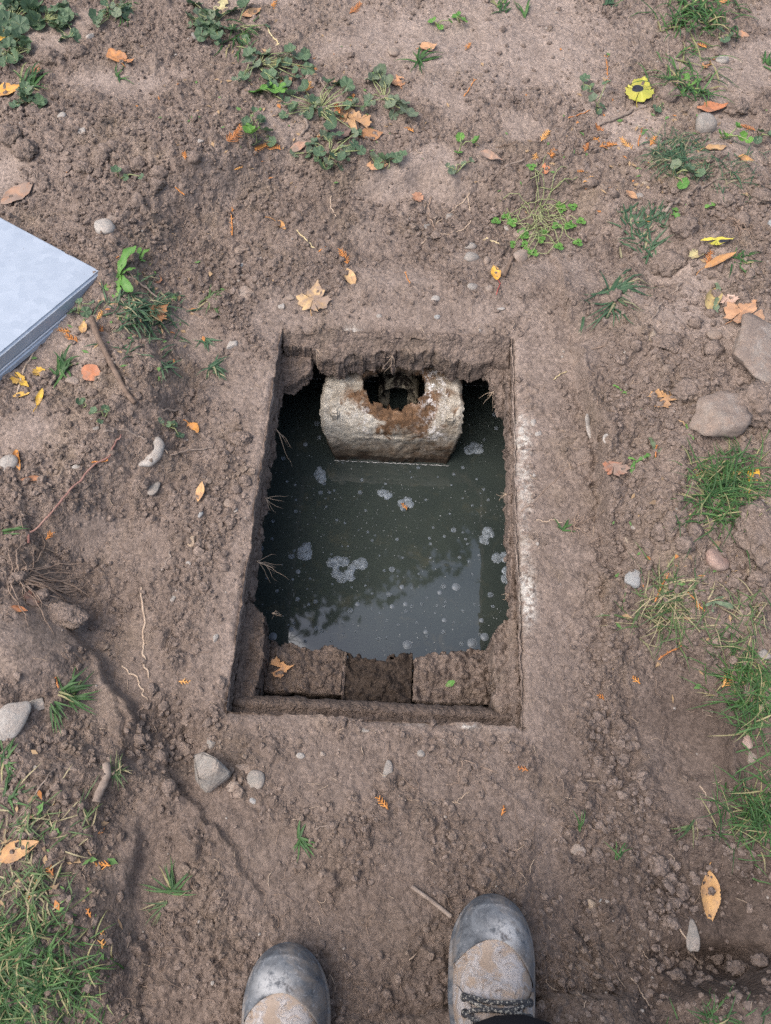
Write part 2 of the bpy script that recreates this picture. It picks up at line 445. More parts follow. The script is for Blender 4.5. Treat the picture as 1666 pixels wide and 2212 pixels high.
# crumbled rim: edge vertices waver a few millimetres and round off
rd = rim_dist(x_, y_)
on = (rd < 1e-6)
edge_in = on & ((np.abs(x_ - X0) < 1e-6) | (np.abs(x_ - X1) < 1e-6) | (np.abs(y_ - Y0) < 1e-6) | (np.abs(y_ - Y1) < 1e-6))
def rim_wobble(x, y): return .0024*vn(x, y, .06, 81) + .0018*vn(x, y, .014, 82) + .0010*vn(x, y, .006, 83)
wob = rim_wobble(x_, y_)
far_edge = np.abs(y_ - Y1) < 1e-6
x_ = np.where(edge_in & ((np.abs(x_ - X0) < 1e-6) | (np.abs(x_ - X1) < 1e-6)), x_ + wob, x_)
y_ = np.where(edge_in & ((np.abs(y_ - Y0) < 1e-6) | far_edge), y_ + wob, y_)
GZ = GZ - .024*np.exp(-np.maximum(y_ - Y1, 0)/.018)*(y_ >= Y1 - 1e-6)*smooth(X0 - .05, X0 + .05, x_)*smooth(X1 + .05, X1 - .05, x_)*(.7 + .5*vn(x_, y_, .06, 85)) - (.006 + .006*vn(x_, y_, .04, 84))*np.exp(-(rd/.007)**2)
verts = np.stack([x_, y_, GZ], 1)
idx = np.arange(nx*ny).reshape(ny, nx)
quads = np.stack([idx[:-1, :-1], idx[:-1, 1:], idx[1:, 1:], idx[1:, :-1]], -1)
cxm = (gx[:-1] + gx[1:])/2; cym = (gy[:-1] + gy[1:])/2
inside = ((cxm[None, :] > X0) & (cxm[None, :] < X1)) & ((cym[:, None] > Y0) & (cym[:, None] < Y1))
quads = quads[~inside]
ground_me = raw_mesh('ground', verts, quads)
moist_shade = np.clip(.16 + .22*smooth(.9, -.2, GY.ravel()) + .20*smooth(.12, -.05, poly_sd(GX.ravel(), GY.ravel(), PIT))*smooth(.0, .05, rd)
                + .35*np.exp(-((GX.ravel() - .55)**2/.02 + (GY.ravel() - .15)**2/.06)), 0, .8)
wet_shade_spots = [(1560, 1980, 130, 110, .35), (1470, 1540, 110, 80, .35), (1580, 1640, 60, 90, .4), (1540, 2095, 150, 50, .6), (330, 1560, 60, 60, .25), (900, 725, 260, 16, .45), (1230, 1960, 110, 130, .2), (860, 1900, 180, 120, .12)]  # damp ground, with the shadow under the sod edge painted in as darkening
for a, b, c, d, e in wet_shade_spots:
    sx_, sy_ = survey(a, b); m_ = metres(a, b)
    moist_shade = np.clip(moist_shade + e*np.exp(-(((GX.ravel() - sx_)/(c*m_))**2 + ((GY.ravel() - sy_)/(d*m_))**2)), 0, .92)
add_attr(ground_me, 'moist_shade', moist_shade)
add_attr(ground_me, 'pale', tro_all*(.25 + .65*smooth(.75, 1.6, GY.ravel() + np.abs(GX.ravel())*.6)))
lx, ly = GX.ravel(), GY.ravel()
lime = np.exp(-((lx - .228)/.013)**2)*smooth(.40, .48, ly)*smooth(.92, .84, ly)*np.clip(.45 + 1.1*fbm(lx, ly, .07, 2, 91), 0, 1)*1.5
lime = np.maximum(lime, .9*np.exp(-((ly - Y0 + .006)/.004)**2)*smooth(-.02, .1, lx)*smooth(.2, .15, lx)*smooth(-.1, .3, vn(lx, ly, .04, 92)))
sx_, sy_ = survey(760, 715); lime = np.maximum(lime, .8*np.exp(-(((lx - sx_)/.02)**2 + ((ly - sy_)/.012)**2)))
add_attr(ground_me, 'trod', tro_all)
add_attr(ground_me, 'lime', np.clip(lime, 0, 1))
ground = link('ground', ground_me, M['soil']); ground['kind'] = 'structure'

# ================================================================== THE TANK
WZ = -.30                                   # water level
M['rim'] = soil_material('rim_soil', False, .38)
def baffle_material():
    t = NT('weathered_concrete')
    n1 = t.noise(11, 6, .65, dist=.4); n2 = t.noise(38, 6, .7); n3 = t.noise(240, 4, .65); n4 = t.noise(20, 5, .6, dist=1.0)
    c = t.mix(t.ramp(n1, [(.38, 0), (.6, 1)]), (.25, .21, .16), (.50, .46, .39))
    stain = t.attr('stain'); rust = t.attr('rust')
    sf = t.math('MULTIPLY', t.math('ADD', stain, t.math('MULTIPLY', t.math('SUBTRACT', n2, .5), 1.6)), 1.3, clamp=True)
    c = t.mix(sf, c, (.115, .078, .05))
    rf = t.ramp(t.math('ADD', rust, t.math('MULTIPLY', t.math('SUBTRACT', n4, .5), 2.4)), [(.34, 0), (.66, 1)])
    c = t.mix(rf, c, t.ramp(n2, [(.3, (.05, .03, .018)), (.55, (.15, .085, .045)), (.75, (.28, .19, .13))]))
    wf = t.math('MULTIPLY', t.attr('salt'), t.ramp(t.noise(60, 6, .75), [(.5, 0), (.6, 1)]))
    c = t.mix(wf, c, (.72, .70, .68))
    c = t.mix(1.0, c, t.ramp(n3, [(.25, .55), (.6, 1.1), (.8, 1.3)]), 'MULTIPLY')
    wet = t.attr('wet')
    c = t.mix(wet, c, (.035, .024, .016))
    t.bump(t.math('ADD', t.math('MULTIPLY', n2, 1.0), t.math('MULTIPLY', n3, .5)), 1.0, .006)
    return t.out(c, t.math('SUBTRACT', .9, t.math('MULTIPLY', wet, .4)), .25)
M['baffle'] = baffle_material()
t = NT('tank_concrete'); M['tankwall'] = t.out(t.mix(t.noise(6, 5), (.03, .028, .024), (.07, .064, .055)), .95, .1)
t = NT('scum_white'); M['scum'] = t.out(t.mix(t.ramp(t.noise(120, 3), [(.38, 0), (.52, 1)]), (.10, .10, .095), (.46, .46, .45)), .8, .2)

tank = empty('septic_tank', (0, 0, 0))
tag(tank, 'open concrete septic tank sunk in the bare soil, lid removed', 'septic tank')

def patch(name, x0, x1, y0, y1, zf, mat, keep=None, skirt=.05, step=.0026, lump=1.0, seed=1, parent=tank, ragged=.004):
    """crumbly slab seen from above: a fine height patch with ragged edges and sides going down"""
    gx = np.linspace(x0, x1, max(3, int((x1 - x0)/step) + 1)); gy = np.linspace(y0, y1, max(3, int((y1 - y0)/step) + 1))
    A, B = np.meshgrid(gx, gy); ax, ay = A.ravel(), B.ravel()
    z = zf(ax, ay)
    cr = 0
    for cell, amp, sd_ in ((.022, .0045, 150), (.0115, .0036, 153), (.0065, .0018, 156)):
        f1, idv = worley(ax + .003*vn(ax, ay, .01, 7), ay + .003*vn(ax, ay, .01, 8), cell, sd_ + seed)
        cr = cr + amp*np.sqrt(np.clip(1 - (f1/.55)**2, 0, 1))*smooth(.25, .6, idv)
    z = z + lump*(cr + .003*fbm(ax, ay, .03, 3, 160 + seed))
    sh = A.shape; idx = np.arange(A.size).reshape(sh)
    q = np.stack([idx[:-1, :-1], idx[:-1, 1:], idx[1:, 1:], idx[1:, :-1]], -1).reshape(-1, 4)
    mx, my = ax[q].mean(1), ay[q].mean(1)
    k = np.ones(len(q), bool)
    if keep is not None:
        wx = mx + ragged*vn(mx, my, .022, 171 + seed) + ragged*.6*vn(mx, my, .008, 172 + seed); wy = my + ragged*vn(mx, my, .022, 173 + seed) + ragged*.6*vn(mx, my, .008, 174 + seed)
        k = keep(wx, wy)
    q = q[k]
    v = np.stack([ax, ay, z], 1)
    # sides
    e = np.concatenate([q[:, [0, 1]], q[:, [1, 2]], q[:, [2, 3]], q[:, [3, 0]]])
    key = np.sort(e, 1); key = key[:, 0].astype(np.int64)*A.size + key[:, 1]
    _, inv, cnt = np.unique(key, return_inverse=True, return_counts=True)
    be = e[cnt[inv] == 1]
    bv = np.unique(be); rows = [bv]; vs = [v]
    base = len(v); lv = v[bv]; maps = [None]
    remap = np.full(A.size, -1); sq = []
    prev = {int(b): int(b) for b in bv}
    levels = (.15, .32, .5, .68, .85, 1.0)
    for li, f in enumerate(levels):
        nz = lv.copy(); nz[:, 2] -= skirt*f*(1 + .14*vn(lv[:, 0], lv[:, 1], .015, 180 + seed))
        c = np.array([(x0 + x1)/2, (y0 + y1)/2])
        nz[:, 0] += .0045*vn(lv[:, 0] + lv[:, 1], nz[:, 2] + lv[:, 0], .012, 181); nz[:, 1] += .0045*vn(lv[:, 0] - lv[:, 1], nz[:, 2] - lv[:, 1], .012, 182) + .003*vn(lv[:, 0], nz[:, 2], .03, 183)
        cur = {int(b): base + i for i, b in enumerate(bv)}
        sq += [(prev[int(b)], prev[int(a)], cur[int(a)], cur[int(b)]) for a, b in be]
        vs.append(nz); base += len(nz); prev = cur
    v = np.concatenate(vs); q = np.concatenate([q, np.array(sq, np.int64).reshape(-1, 4)])
    used = np.unique(q); rm = np.full(len(v), -1); rm[used] = np.arange(len(used))
    me = raw_mesh(name, v[used], rm[q])
    return link(name, me, mat, parent), v[used]
def wall_strip(name, p0, p1, z0, z1, normal, mat, seed, parent=tank, bottom=.012, lean=0.0):
    """vertical earth-stained face from p0 to p1"""
    L = math.hypot(p1[0] - p0[0], p1[1] - p0[1]); n = int(L/.003); m = int((z0 - z1)/.003) + 2
    s = np.linspace(0, 1, n); d = np.linspace(0, 1, m); S, D = np.meshgrid(s, d); S, D = S.ravel(), D.ravel()
    along = S*L
    zb = z1 + bottom*vn(along, along*0 + seed, .03, seed) + bottom*.5*vn(along, along*0 + seed, .009, seed + 1)
    z = z0 + (zb - z0)*D
    off = lean*D - .002 + .003*fbm(along, z, .05, 3, seed + 2) + .0025*np.sqrt(np.clip(1 - (worley(along, z, .012, seed + 3)[0]/.55)**2, 0, 1)) - .002
    x = p0[0] + (p1[0] - p0[0])*S; y = p0[1] + (p1[1] - p0[1])*S
    wb = rim_wobble(x, y)*(1 - .6*D); off = off*smooth(0, .12, D) - .0012*(1 - D)
    x = x + normal[0]*off + abs(normal[0])*wb; y = y + normal[1]*off + abs(normal[1])*wb
    idx = np.arange(n*m).reshape(m, n)
    q = np.stack([idx[:-1, :-1], idx[:-1, 1:], idx[1:, 1:], idx[1:, :-1]], -1).reshape(-1, 4)
    me = raw_mesh(name, np.stack([x, y, z], 1), q)
    # the slab's underside behind the face
    return link(name, me, mat, parent)
E_ = .004
wall_strip('rim_wall', (X0, Y0 - .01), (X0, Y1 + .01), .004, -.072, (1, 0), M['rim'], 201)
wall_strip('rim_wall', (X1, Y0 - .01), (X1, Y1 + .01), .004, -.085, (-1, 0), M['rim'], 211)
wall_strip('rim_wall', (X0 - .01, Y1), (X1 + .01, Y1), -.012, -.06, (0, -1), M['rim'], 221)
wall_strip('rim_wall', (X0 - .01, Y0), (X1 + .01, Y0), .002, -.09, (0, 1), M['wetsoil'], 231)

def inrect(x0, x1, y0, y1): return lambda x, y: (x > x0) & (x < x1) & (y > y0) & (y < y1)
# far ledge: two steps, and a vertical face going down to the baffle
def far_z(x, y):
    return -.024 - .014*smooth(1.048, 1.030, y + .008*vn(x, x*0, .05, 302)) + .010*fbm(x, y, .06, 3, 301) + .02*smooth(1.05, 1.068, y)
patch('far_ledge', X0 + .002, X1 - .002, 1.012, 1.075, far_z, M['rim'], lambda x, y: y > 1.043 + .004*vn(x, x*0, .05, 305) - .018*smooth(-.12, -.16, x)*smooth(-.21, -.19, x) - .014*smooth(.06, .09, x), skirt=.060, seed=1)
# corner remnants beside the dark voids
patch('corner_ledge', X0 - .004, X0 + .062, .985, 1.05, lambda x, y: -.058 - .03*smooth(1.02, .985, y), M['rim'], lambda x, y: (y - 1.0) > .65*(x - X0 - .012) - .02 + .004*0, skirt=.03, seed=2)
patch('corner_ledge', X1 - .046, X1 + .004, .955, 1.05, lambda x, y: -.058 - .04*smooth(1.03, .955, y), M['rim'], lambda x, y: (y - .965) > 1.75*(X1 - .008 - x) - .015, skirt=.03, seed=3)
# narrow side ledges
patch('side_ledge', X1 - .014, X1 + .006, .44, 1.03, lambda x, y: -.05 - .006*vn(x, y, .04, 311), M['rim'], lambda x, y: x > X1 - .005 + .003*vn(y, y*0, .06, 312), skirt=.05, seed=4)
patch('side_ledge', X0 - .006, X0 + .010, .47, 1.0, lambda x, y: -.06 - .006*vn(x, y, .04, 313), M['rim'], lambda x, y: x < X0 + .0005 + .002*vn(y, y*0, .06, 314), skirt=.035, seed=5)
# near corners: broad ledges
patch('near_corner_ledge', X0 - .004, X0 + .045, Y0 - .004, .485, lambda x, y: -.058 + .01*smooth(X0 + .01, X0, x) - .006*vn(x, y, .05, 321), M['wetsoil'],
      lambda x, y: (x < X0 + .034) & (y < .475 - .85*np.maximum(x - X0 - .004, 0)), skirt=.07, seed=6)
patch('near_corner_ledge', X1 - .05, X1 + .004, Y0 - .004, .475, lambda x, y: -.050 - .012*smooth(X1 - .012, X1 - .016, x)*0 - .006*vn(x, y, .05, 322) + .012*smooth(X1 - .014, X1 - .004, x), M['rim'],
      lambda x, y: (x > X1 - .038 + .02*smooth(.42, .47, y)) & (y < .462), skirt=.08, seed=7)
# near ledge, a rounded bar
patch('near_ledge', X0, X1, Y0 - .004, .312, lambda x, y: -.040 - .010*smooth(.275, .270, y)*0 - .028*((y - .285)/.022)**2*(y > .285) - .006*smooth(.285, .275, y), M['wetsoil'],
      lambda x, y: y < .305, skirt=.05, lump=.6, seed=8, ragged=.0025)
# three blocks below the near ledge
BZ = -.120
def block_z(x, y): return BZ + .004*vn(x, y, .05, 331)
for k, (bx0, bx1, by0, by1f, dz, mt, sdd) in enumerate([(-.243, -.100, .326, lambda x: .424 - .10*np.maximum(x + .20, 0) + .006*vn(x, x*0, .04, 341), 0, 'wetsoil', 9),
                                                 (-.097, .030, .318, lambda x: .405 + .006*vn(x, x*0, .04, 342), -.007, 'mud', 10),
                                                 (.033, .176, .322, lambda x: .408 + .016*smooth(.04, .12, x) + .006*vn(x, x*0, .03, 343), .002, 'block', 11)]):
    if mt == 'mud' and 'mud' not in M:
        M['mud'] = soil_material('black_mud', False, .97)
    if mt == 'block' and 'block' not in M:
        M['block'] = soil_material('muddy_block', False, .50)
    patch('block', bx0, bx1, by0, .45, (lambda d: (lambda x, y: block_z(x, y) + d - .012*smooth(.40, .43, y)))(dz), M[mt], (lambda f: (lambda x, y: y < f(x)))(by1f), skirt=.16, seed=sdd, lump=1.9, ragged=.009)
bevelled_box('edge_strip', -.1005, -.0945, .325, .408, -.30, BZ + .004, M['rim'], tank, .002)

# baffle box under the far edge, its top broken open over the pipe
BX0, BX1 = -.190, .120
def baffle():
    # profile: back top -> front edge -> down the face, widening then tapering
    prof = []
    for y in np.linspace(1.16, 1.0, 50): prof.append((y, -.116 - .006*smooth(1.06, 1.0, y)))
    for a in np.linspace(0, 1, 46)[1:]:
        e = 1.05*a*math.pi/2; prof.append((1.0 - .062*math.sin(min(e, math.pi/2))**.9, -.122 - .080*(1 - math.cos(a*math.pi/2))**.85))
    y_end, z_end = prof[-1]
    for f in np.linspace(0, 1, 60)[1:]: prof.append((y_end - .010*f, z_end + (-.42 - z_end)*f))
    prof = np.array(prof); n = len(prof); m = 116
    u = np.linspace(0, 1, m); U, I = np.meshgrid(u, np.arange(n)); U = U.ravel(); I = I.ravel()
    y = prof[I, 0]; z = prof[I, 1]
    arc = np.concatenate([[0], np.cumsum(np.hypot(*np.diff(prof, axis=0).T))])[I]
    down = smooth(-.17, -.31, z)
    w0 = BX0 - .006*smooth(1.06, .95, y) + .021*down**1.3 + .003*vn(arc, arc*0, .03, 401) + .0015*vn(arc, arc*0, .008, 402)
    w1 = BX1 + .004*smooth(1.06, .95, y) - .019*down**1.3 + .003*vn(arc, arc*0, .03, 403) + .0015*vn(arc, arc*0, .008, 404)
    x = w0 + (w1 - w0)*U
    nz_t = np.clip((z + .21)/.085, 0, 1); nrm_y = -(1 - nz_t); nrm_z = nz_t
    edge = np.minimum(U, 1 - U)
    b = .007*fbm(x, arc, .05, 4, 410, .6) + .0035*np.sqrt(np.clip(1 - (worley(x, arc, .02, 415)[0]/.6)**2, 0, 1))*smooth(.2, .6, vn(x, arc, .06, 418)) - .010*smooth(.03, 0, edge)
    hx, hy = -.034, 1.026                     # the broken opening
    ang = np.arctan2(y - hy, x - hx)
    rr = np.hypot((x - hx)/.074, (y - hy)/(.054))
    # a worn brown hollow in front of it
    bowl = np.exp(-(((x - hx)/.075)**2 + ((y - .968)/.030)**2))*(z > -.20)
    b = b - .010*bowl + .004*bowl*vn(x, y, .012, 420) + .0045*bowl*np.sqrt(np.clip(1 - (worley(x, y, .011, 423)[0]/.55)**2, 0, 1))
    y2 = y + nrm_y*b; z2 = z + nrm_z*b
    v = np.stack([x, y2, z2], 1)
    idx = np.arange(n*m).reshape(n, m)
    q = np.stack([idx[:-1, :-1], idx[1:, :-1], idx[1:, 1:], idx[:-1, 1:]], -1).reshape(-1, 4)
    jag = rr + .10*vn(x, y, .02, 431) + .07*vn(x, y, .009, 432)
    hole = (jag[q].mean(1) < 1) & (z[q].mean(1) > -.14)
    q = q[~hole]
    me = raw_mesh('baffle', v, q)
    add_attr(me, 'stain', np.clip(.72*smooth(-.165, -.24, z) + .9*smooth(1.02, 1.05, y)*(z > -.14) + .2*smooth(-.1, .1, x)*(z < -.15), 0, 1) - .25)
    rust = 1.0*np.exp(-(((x - hx - .004)/.088)**2 + ((y - .968)/.040)**2))*smooth(-.23, -.17, z) + .22*smooth(-.02, .06, x)*(z > -.2) + .35*smooth(1.9, 1.1, rr)*(z > -.14)
    add_attr(me, 'rust', rust)
    add_attr(me, 'salt', np.clip(.9*np.exp(-(((x - .055)/.03)**2 + ((y - 1.02)/.06)**2)) + .7*np.exp(-(((x + .10)/.02)**2 + ((y - .945)/.03)**2))*(z > -.19)
                                 + .55*np.exp(-(((x - .06)/.03)**2 + ((z + .18)/.03)**2))*(z < -.14), 0, 1))
    add_attr(me, 'wet', .95*smooth(-.278, -.290, z + .006*vn(x, x*0, .03, 440)) + .45*smooth(-.225, -.28, z + .01*vn(x, z, .03, 441)))
    o = link('baffle', me, M['baffle'], tank)
    sol = o.modifiers.new('thickness', 'SOLIDIFY'); sol.thickness = .028; sol.offset = -1
    return o
baf = baffle()
for sx, xw in ((1, BX0 + .016), (-1, BX1 - .016)):
    bevelled_box('baffle_side', min(xw, xw + sx*.02), max(xw, xw + sx*.02), .95, 1.17, -.42, -.135, M['baffle'], tank)
# inlet pipe, seen through the break
t = NT('stained_pipe'); g_ = t.noise(7, 5, .7, dist=.5)
M['pipe'] = t.out(t.mix(t.ramp(t.noise(28, 5, .7, dist=.6), [(.44, 0), (.54, 1)]), (.36, .32, .24), (.02, .016, .013)), .5, .3)
bg_ = Bag(); NP = 28
pv = []; pq = []
for j, (yy, rr_) in enumerate([(1.5, .054), (1.125, .050), (1.120, .050), (1.090, .050), (1.088, .049), (1.088, .044), (1.5, .049)]):
    for k in range(NP):
        a = 2*math.pi*k/NP; pv.append((-.026 + math.cos(a)*rr_, yy, -.262 + math.sin(a)*rr_))
for j in range(6):
    for k in range(NP): pq.append((j*NP + k, j*NP + (k + 1) % NP, (j + 1)*NP + (k + 1) % NP, (j + 1)*NP + k))
link('inlet_pipe', raw_mesh('inlet_pipe', np.array(pv), np.array(pq)), M['pipe'], tank)
# tank walls below ground and the slab around the opening
TX0, TX1, TY0, TY1 = -.62, .55, .03, 1.165
for nm, a in (('tank_wall', (TX0 - .08, TX0, TY0, TY1, -1.1, -.11)), ('tank_wall', (TX1, TX1 + .08, TY0, TY1, -1.1, -.11)), ('tank_wall', (TX0 - .08, TX1 + .08, TY1, TY1 + .08, -1.1, -.11)),
              ('tank_wall', (TX0 - .08, TX1 + .08, TY0 - .08, TY0, -1.1, -.11))):
    bevelled_box(nm, *a, M['tankwall'], tank, 0)
for a in ((TX0 - .08, X0 - .012, TY0 - .08, TY1 + .08), (X1 + .012, TX1 + .08, TY0 - .08, TY1 + .08), (X0 - .012, X1 + .012, Y1 + .014, TY1 + .08), (X0 - .012, X1 + .012, TY0 - .08, Y0 - .012)):
    bevelled_box('cover_slab', *a, -.105, -.05, M['tankwall'], tank, 0)
bg_ = Bag(); sx = -.60
while sx < .5:
    l = rnd.uniform(.006, .03)
    bg_.tube([(sx, TY1 - .001, WZ + .0015), (sx + l, TY1 - .001, WZ + .0015)], .0013, 4); sx += l + rnd.uniform(.001, .006)
link('waterline_deposit', bg_.mesh('waterline_deposit'), M['scum'], tank)
bg_ = Bag(); pts = []
for k in range(60):
    f = k/59; pts.append((BX0 + .017 + f*(BX1 - BX0 - .034), .9275 + .0009*math.sin(k*1.7) + .0006*math.sin(k*4.1), WZ + .001))
bg_.tube(pts, [.0006 + .0004*abs(math.sin(i*2.3)) for i in range(60)], 5)
link('foam_line', bg_.mesh('foam_line'), M['scum'], tank)

# ------------------------------------------------------------------ water
t = NT('murky_water')
sp = t.ramp(t.noise(17, 6, .7, dist=.5), [(.56, 0), (.74, 1)])
fl = t.ramp(t.noise(330, 3, .7), [(.60, 0), (.70, 1)])
big = t.ramp(t.noise(5, 3), [(.35, 0), (.65, 1)])
c = t.mix(big, (.027, .035, .032), (.038, .047, .041))
c = t.mix(t.math('MULTIPLY', sp, .6), c, (.075, .072, .05))
c = t.mix(t.math('MULTIPLY', t.math('MULTIPLY', fl, t.ramp(t.noise(9, 3), [(.35, .3), (.65, 1)])), .6), c, (.15, .17, .17))
t.bump(t.noise(40, 3), .012, .002)
M['water'] = t.out(c, .03, .5); t.b.inputs['IOR'].default_value = 1.75
wv = np.array([(TX0, TY0, WZ), (TX1, TY0, WZ), (TX1, TY1, WZ), (TX0, TY1, WZ)])
water = link('water', raw_mesh('water', wv, np.array([[0, 1, 2, 3]])), M['water']); water['kind'] = 'structure'

# ================================================================== LABEL HELP: where a thing lies
MARKS = [('the galvanized lid', 90, 640), ('the tank opening', 830, 1130), ('the left boot', 620, 2120), ('the right boot', 1070, 2080), ('the yellow spotted maple leaf', 1385, 193),
         ('the big flat rock', 1625, 770), ('the grey boulder', 1540, 908), ('the wedge-shaped stone', 457, 1666), ('the long dark stick', 250, 800), ('the mallow weeds', 690, 270),
         ('the thick bark stick', 228, 1695), ('the clover clump', 1160, 480), ('the flat tan maple leaf', 680, 640), ('the upright tan leaf', 1530, 1938), ('the lawn corner', 80, 2080),
         ('the crescent-shaped stone', 325, 985), ('the red twig', 150, 1085), ('the small lone grass tuft', 645, 1815), ('the pale rounded stone', 25, 1555), ('the torn birch leaf', 257, 132),
         ('the dense green tuft', 1560, 1070), ('the rust-brown leaf', 1325, 1003), ('the broken-off stick', 932, 1948), ('the half-buried grey cobble', 1515, 277), ('the red-stemmed leaf', 1070, 595),
         ('the pale smooth stone', 225, 497), ('the uprooted grass tuft', 375, 1930), ('the big tan leaf', 45, 1838), ('the tall pale root', 312, 1370)]
def where(px, py, not_self=None, k=0):
    c = sorted(MARKS, key=lambda m: math.hypot(m[1] - px, m[2] - py))
    c = [m for m in c if m[0] != not_self and math.hypot(m[1] - px, m[2] - py) > 12]
    n, mx, my = c[k]
    dx, dy = px - mx, py - my
    ver = 'above' if dy < 0 else 'below'; hor = 'left of' if dx < 0 else 'right of'
    if abs(dx) > 2.2*abs(dy): rel = hor
    elif abs(dy) > 2.2*abs(dx): rel = ver
    else: rel = ver + ' and ' + hor
    d = math.hypot(dx, dy)
    return ('just ' if d < 75 else '') + rel + ' ' + n
def place_label(head, px, py, not_self=None):
    for k in range(5):
        l = head + ' ' + where(px, py, not_self, k)
        if len(l.split()) > 16: continue
        if l not in LABELS: return l
    return l

# ================================================================== STONES AND CLODS
def stone_material(name, a, b, dust=.35, rough=.8):
    t = NT(name)
    n1 = t.noise(30, 5, .6); n2 = t.noise(170, 4, .7); r = t.objrand()
    c = t.mix(t.ramp(n1, [(.35, 0), (.65, 1)]), a, b)
    c = t.mix(t.math('MULTIPLY', r, .35), c, (.36, .33, .30))
    c = t.mix(t.math('MULTIPLY', t.ramp(t.noise(48, 5, .7), [(.42, 0), (.6, 1)]), dust), c, (.25, .185, .145))
    c = t.mix(1.0, c, t.ramp(n2, [(.25, .72), (.75, 1.2)]), 'MULTIPLY')
    if dust > .8: c = t.mix(t.ramp(t.noise(16, 5, .7, dist=.5), [(.42, 0), (.56, .9)]), c, t.mix(t.noise(200, 3, .7), (.13, .098, .08), (.26, .205, .17)))
    t.bump(t.math('ADD', n2, t.math('MULTIPLY', t.noise(420, 3, .6), .5)), .8, .0025)
    return t.out(c, rough, .25)
M['st_grey'] = stone_material('grey_stone', (.20, .185, .165), (.30, .275, .245))
M['st_light'] = stone_material('pale_stone', (.30, .275, .245), (.42, .39, .35), .35)
M['st_tan'] = stone_material('tan_stone', (.27, .205, .145), (.36, .28, .20))
M['st_pink'] = stone_material('reddish_stone', (.30, .19, .15), (.38, .27, .22))
M['st_brown'] = stone_material('earthy_stone', (.21, .16, .125), (.31, .24, .19), .75)
M['st_blue'] = stone_material('blue_grey_stone', (.22, .23, .23), (.33, .34, .335), .3)
M['st_grit'] = stone_material('grit_stone', (.25, .22, .19), (.36, .32, .28), .3)
M['st_big'] = stone_material('dusty_rock', (.20, .165, .138), (.33, .275, .235), .9)

def _ico(sub):
    bm = bmesh.new(); bmesh.ops.create_icosphere(bm, subdivisions=sub, radius=1)
    v = np.array([tuple(q.co) for q in bm.verts]); f = np.array([[q.index for q in a.verts] for a in bm.faces]); bm.free()
    return v, f
ICO = {k: _ico(k) for k in (1, 2, 3, 4)}
def n3(v, s, seed):
    return (vn(v[:, 0] + v[:, 2]*.7, v[:, 1] - v[:, 2]*.4, s, seed) + vn(v[:, 1] + v[:, 0]*.3, v[:, 2] + v[:, 0]*.5, s, seed + 1) + vn(v[:, 2], v[:, 0] - v[:, 1]*.6, s, seed + 2))/3
def rock_mesh(name, seed, sub=3, planes=10, soft=.12, rough=.05, grain=.02, lim=(.62, 1.0)):
    r_ = np.random.default_rng(seed)
    d, f = ICO[sub]
    n = r_.normal(size=(planes, 3)); n /= np.linalg.norm(n, axis=1)[:, None]
    off = r_.uniform(*lim, planes)
    dots = d @ n.T
    rr = np.where(dots > .05, off[None, :]/np.maximum(dots, .05), 9)
    rr = np.concatenate([rr, np.full((len(d), 1), 1.08)], 1)
    k = 1/soft
    rad = -np.log(np.exp(-k*rr).sum(1))/k
    v = d*rad[:, None]
    v = v*(1 + rough*n3(v, .7, seed)[:, None] + grain*n3(v, .22, seed + 9)[:, None] + grain*.6*n3(v, .09, seed + 17)[:, None])
    v = v/np.abs(v).max(0)[None, :]
    return raw_mesh(name, v, f)
def clod_mesh(name, seed, sub=3):
    d, f = ICO[sub]
    v = d*(1 + .32*n3(d, .8, seed)[:, None] + .34*n3(d, .35, seed + 5)[:, None] + .30*n3(d, .17, seed + 11)[:, None] + .16*n3(d, .09, seed + 13)[:, None])
    v = v/np.percentile(np.abs(v), 96, axis=0)[None, :]
    return raw_mesh(name, v, f)
def put_stone(name, px, py, w, h, mat, label, seed, cat='stone', ang=0, tall=.55, sink=.35, kind='round', group=None, zoff=0.0, sub=3, at=None):
    m = metres(px, py, .02)
    x, y, z = spot(px, py) if at is None else at
    rx = w*m/2; ry = h*m/2*(1.0 + .18*smooth(800, 0, py))
    rz_ = min(rx, ry)*2*tall/2
    if kind == 'round': me = rock_mesh(name, seed, sub, 9, .22, .05, .012)
    elif kind == 'angular': me = rock_mesh(name, seed, max(sub, 4), 8, .022, .16, .09, (.40, .80))
    elif kind == 'flat': me = rock_mesh(name, seed, max(sub, 4), 9, .022, .14, .08, (.45, .85))
    else: me = clod_mesh(name, seed, sub)
    me.transform(Matrix.Diagonal((rx, ry, rz_, 1)))
    o = link(name, me, M[mat], None, (x, y, z + rz_*(1 - 2*sink) + zoff), (rnd.uniform(-.12, .12), rnd.uniform(-.12, .12), gdir(px, py, ang)))
    tag(o, label, cat, group)
    return o
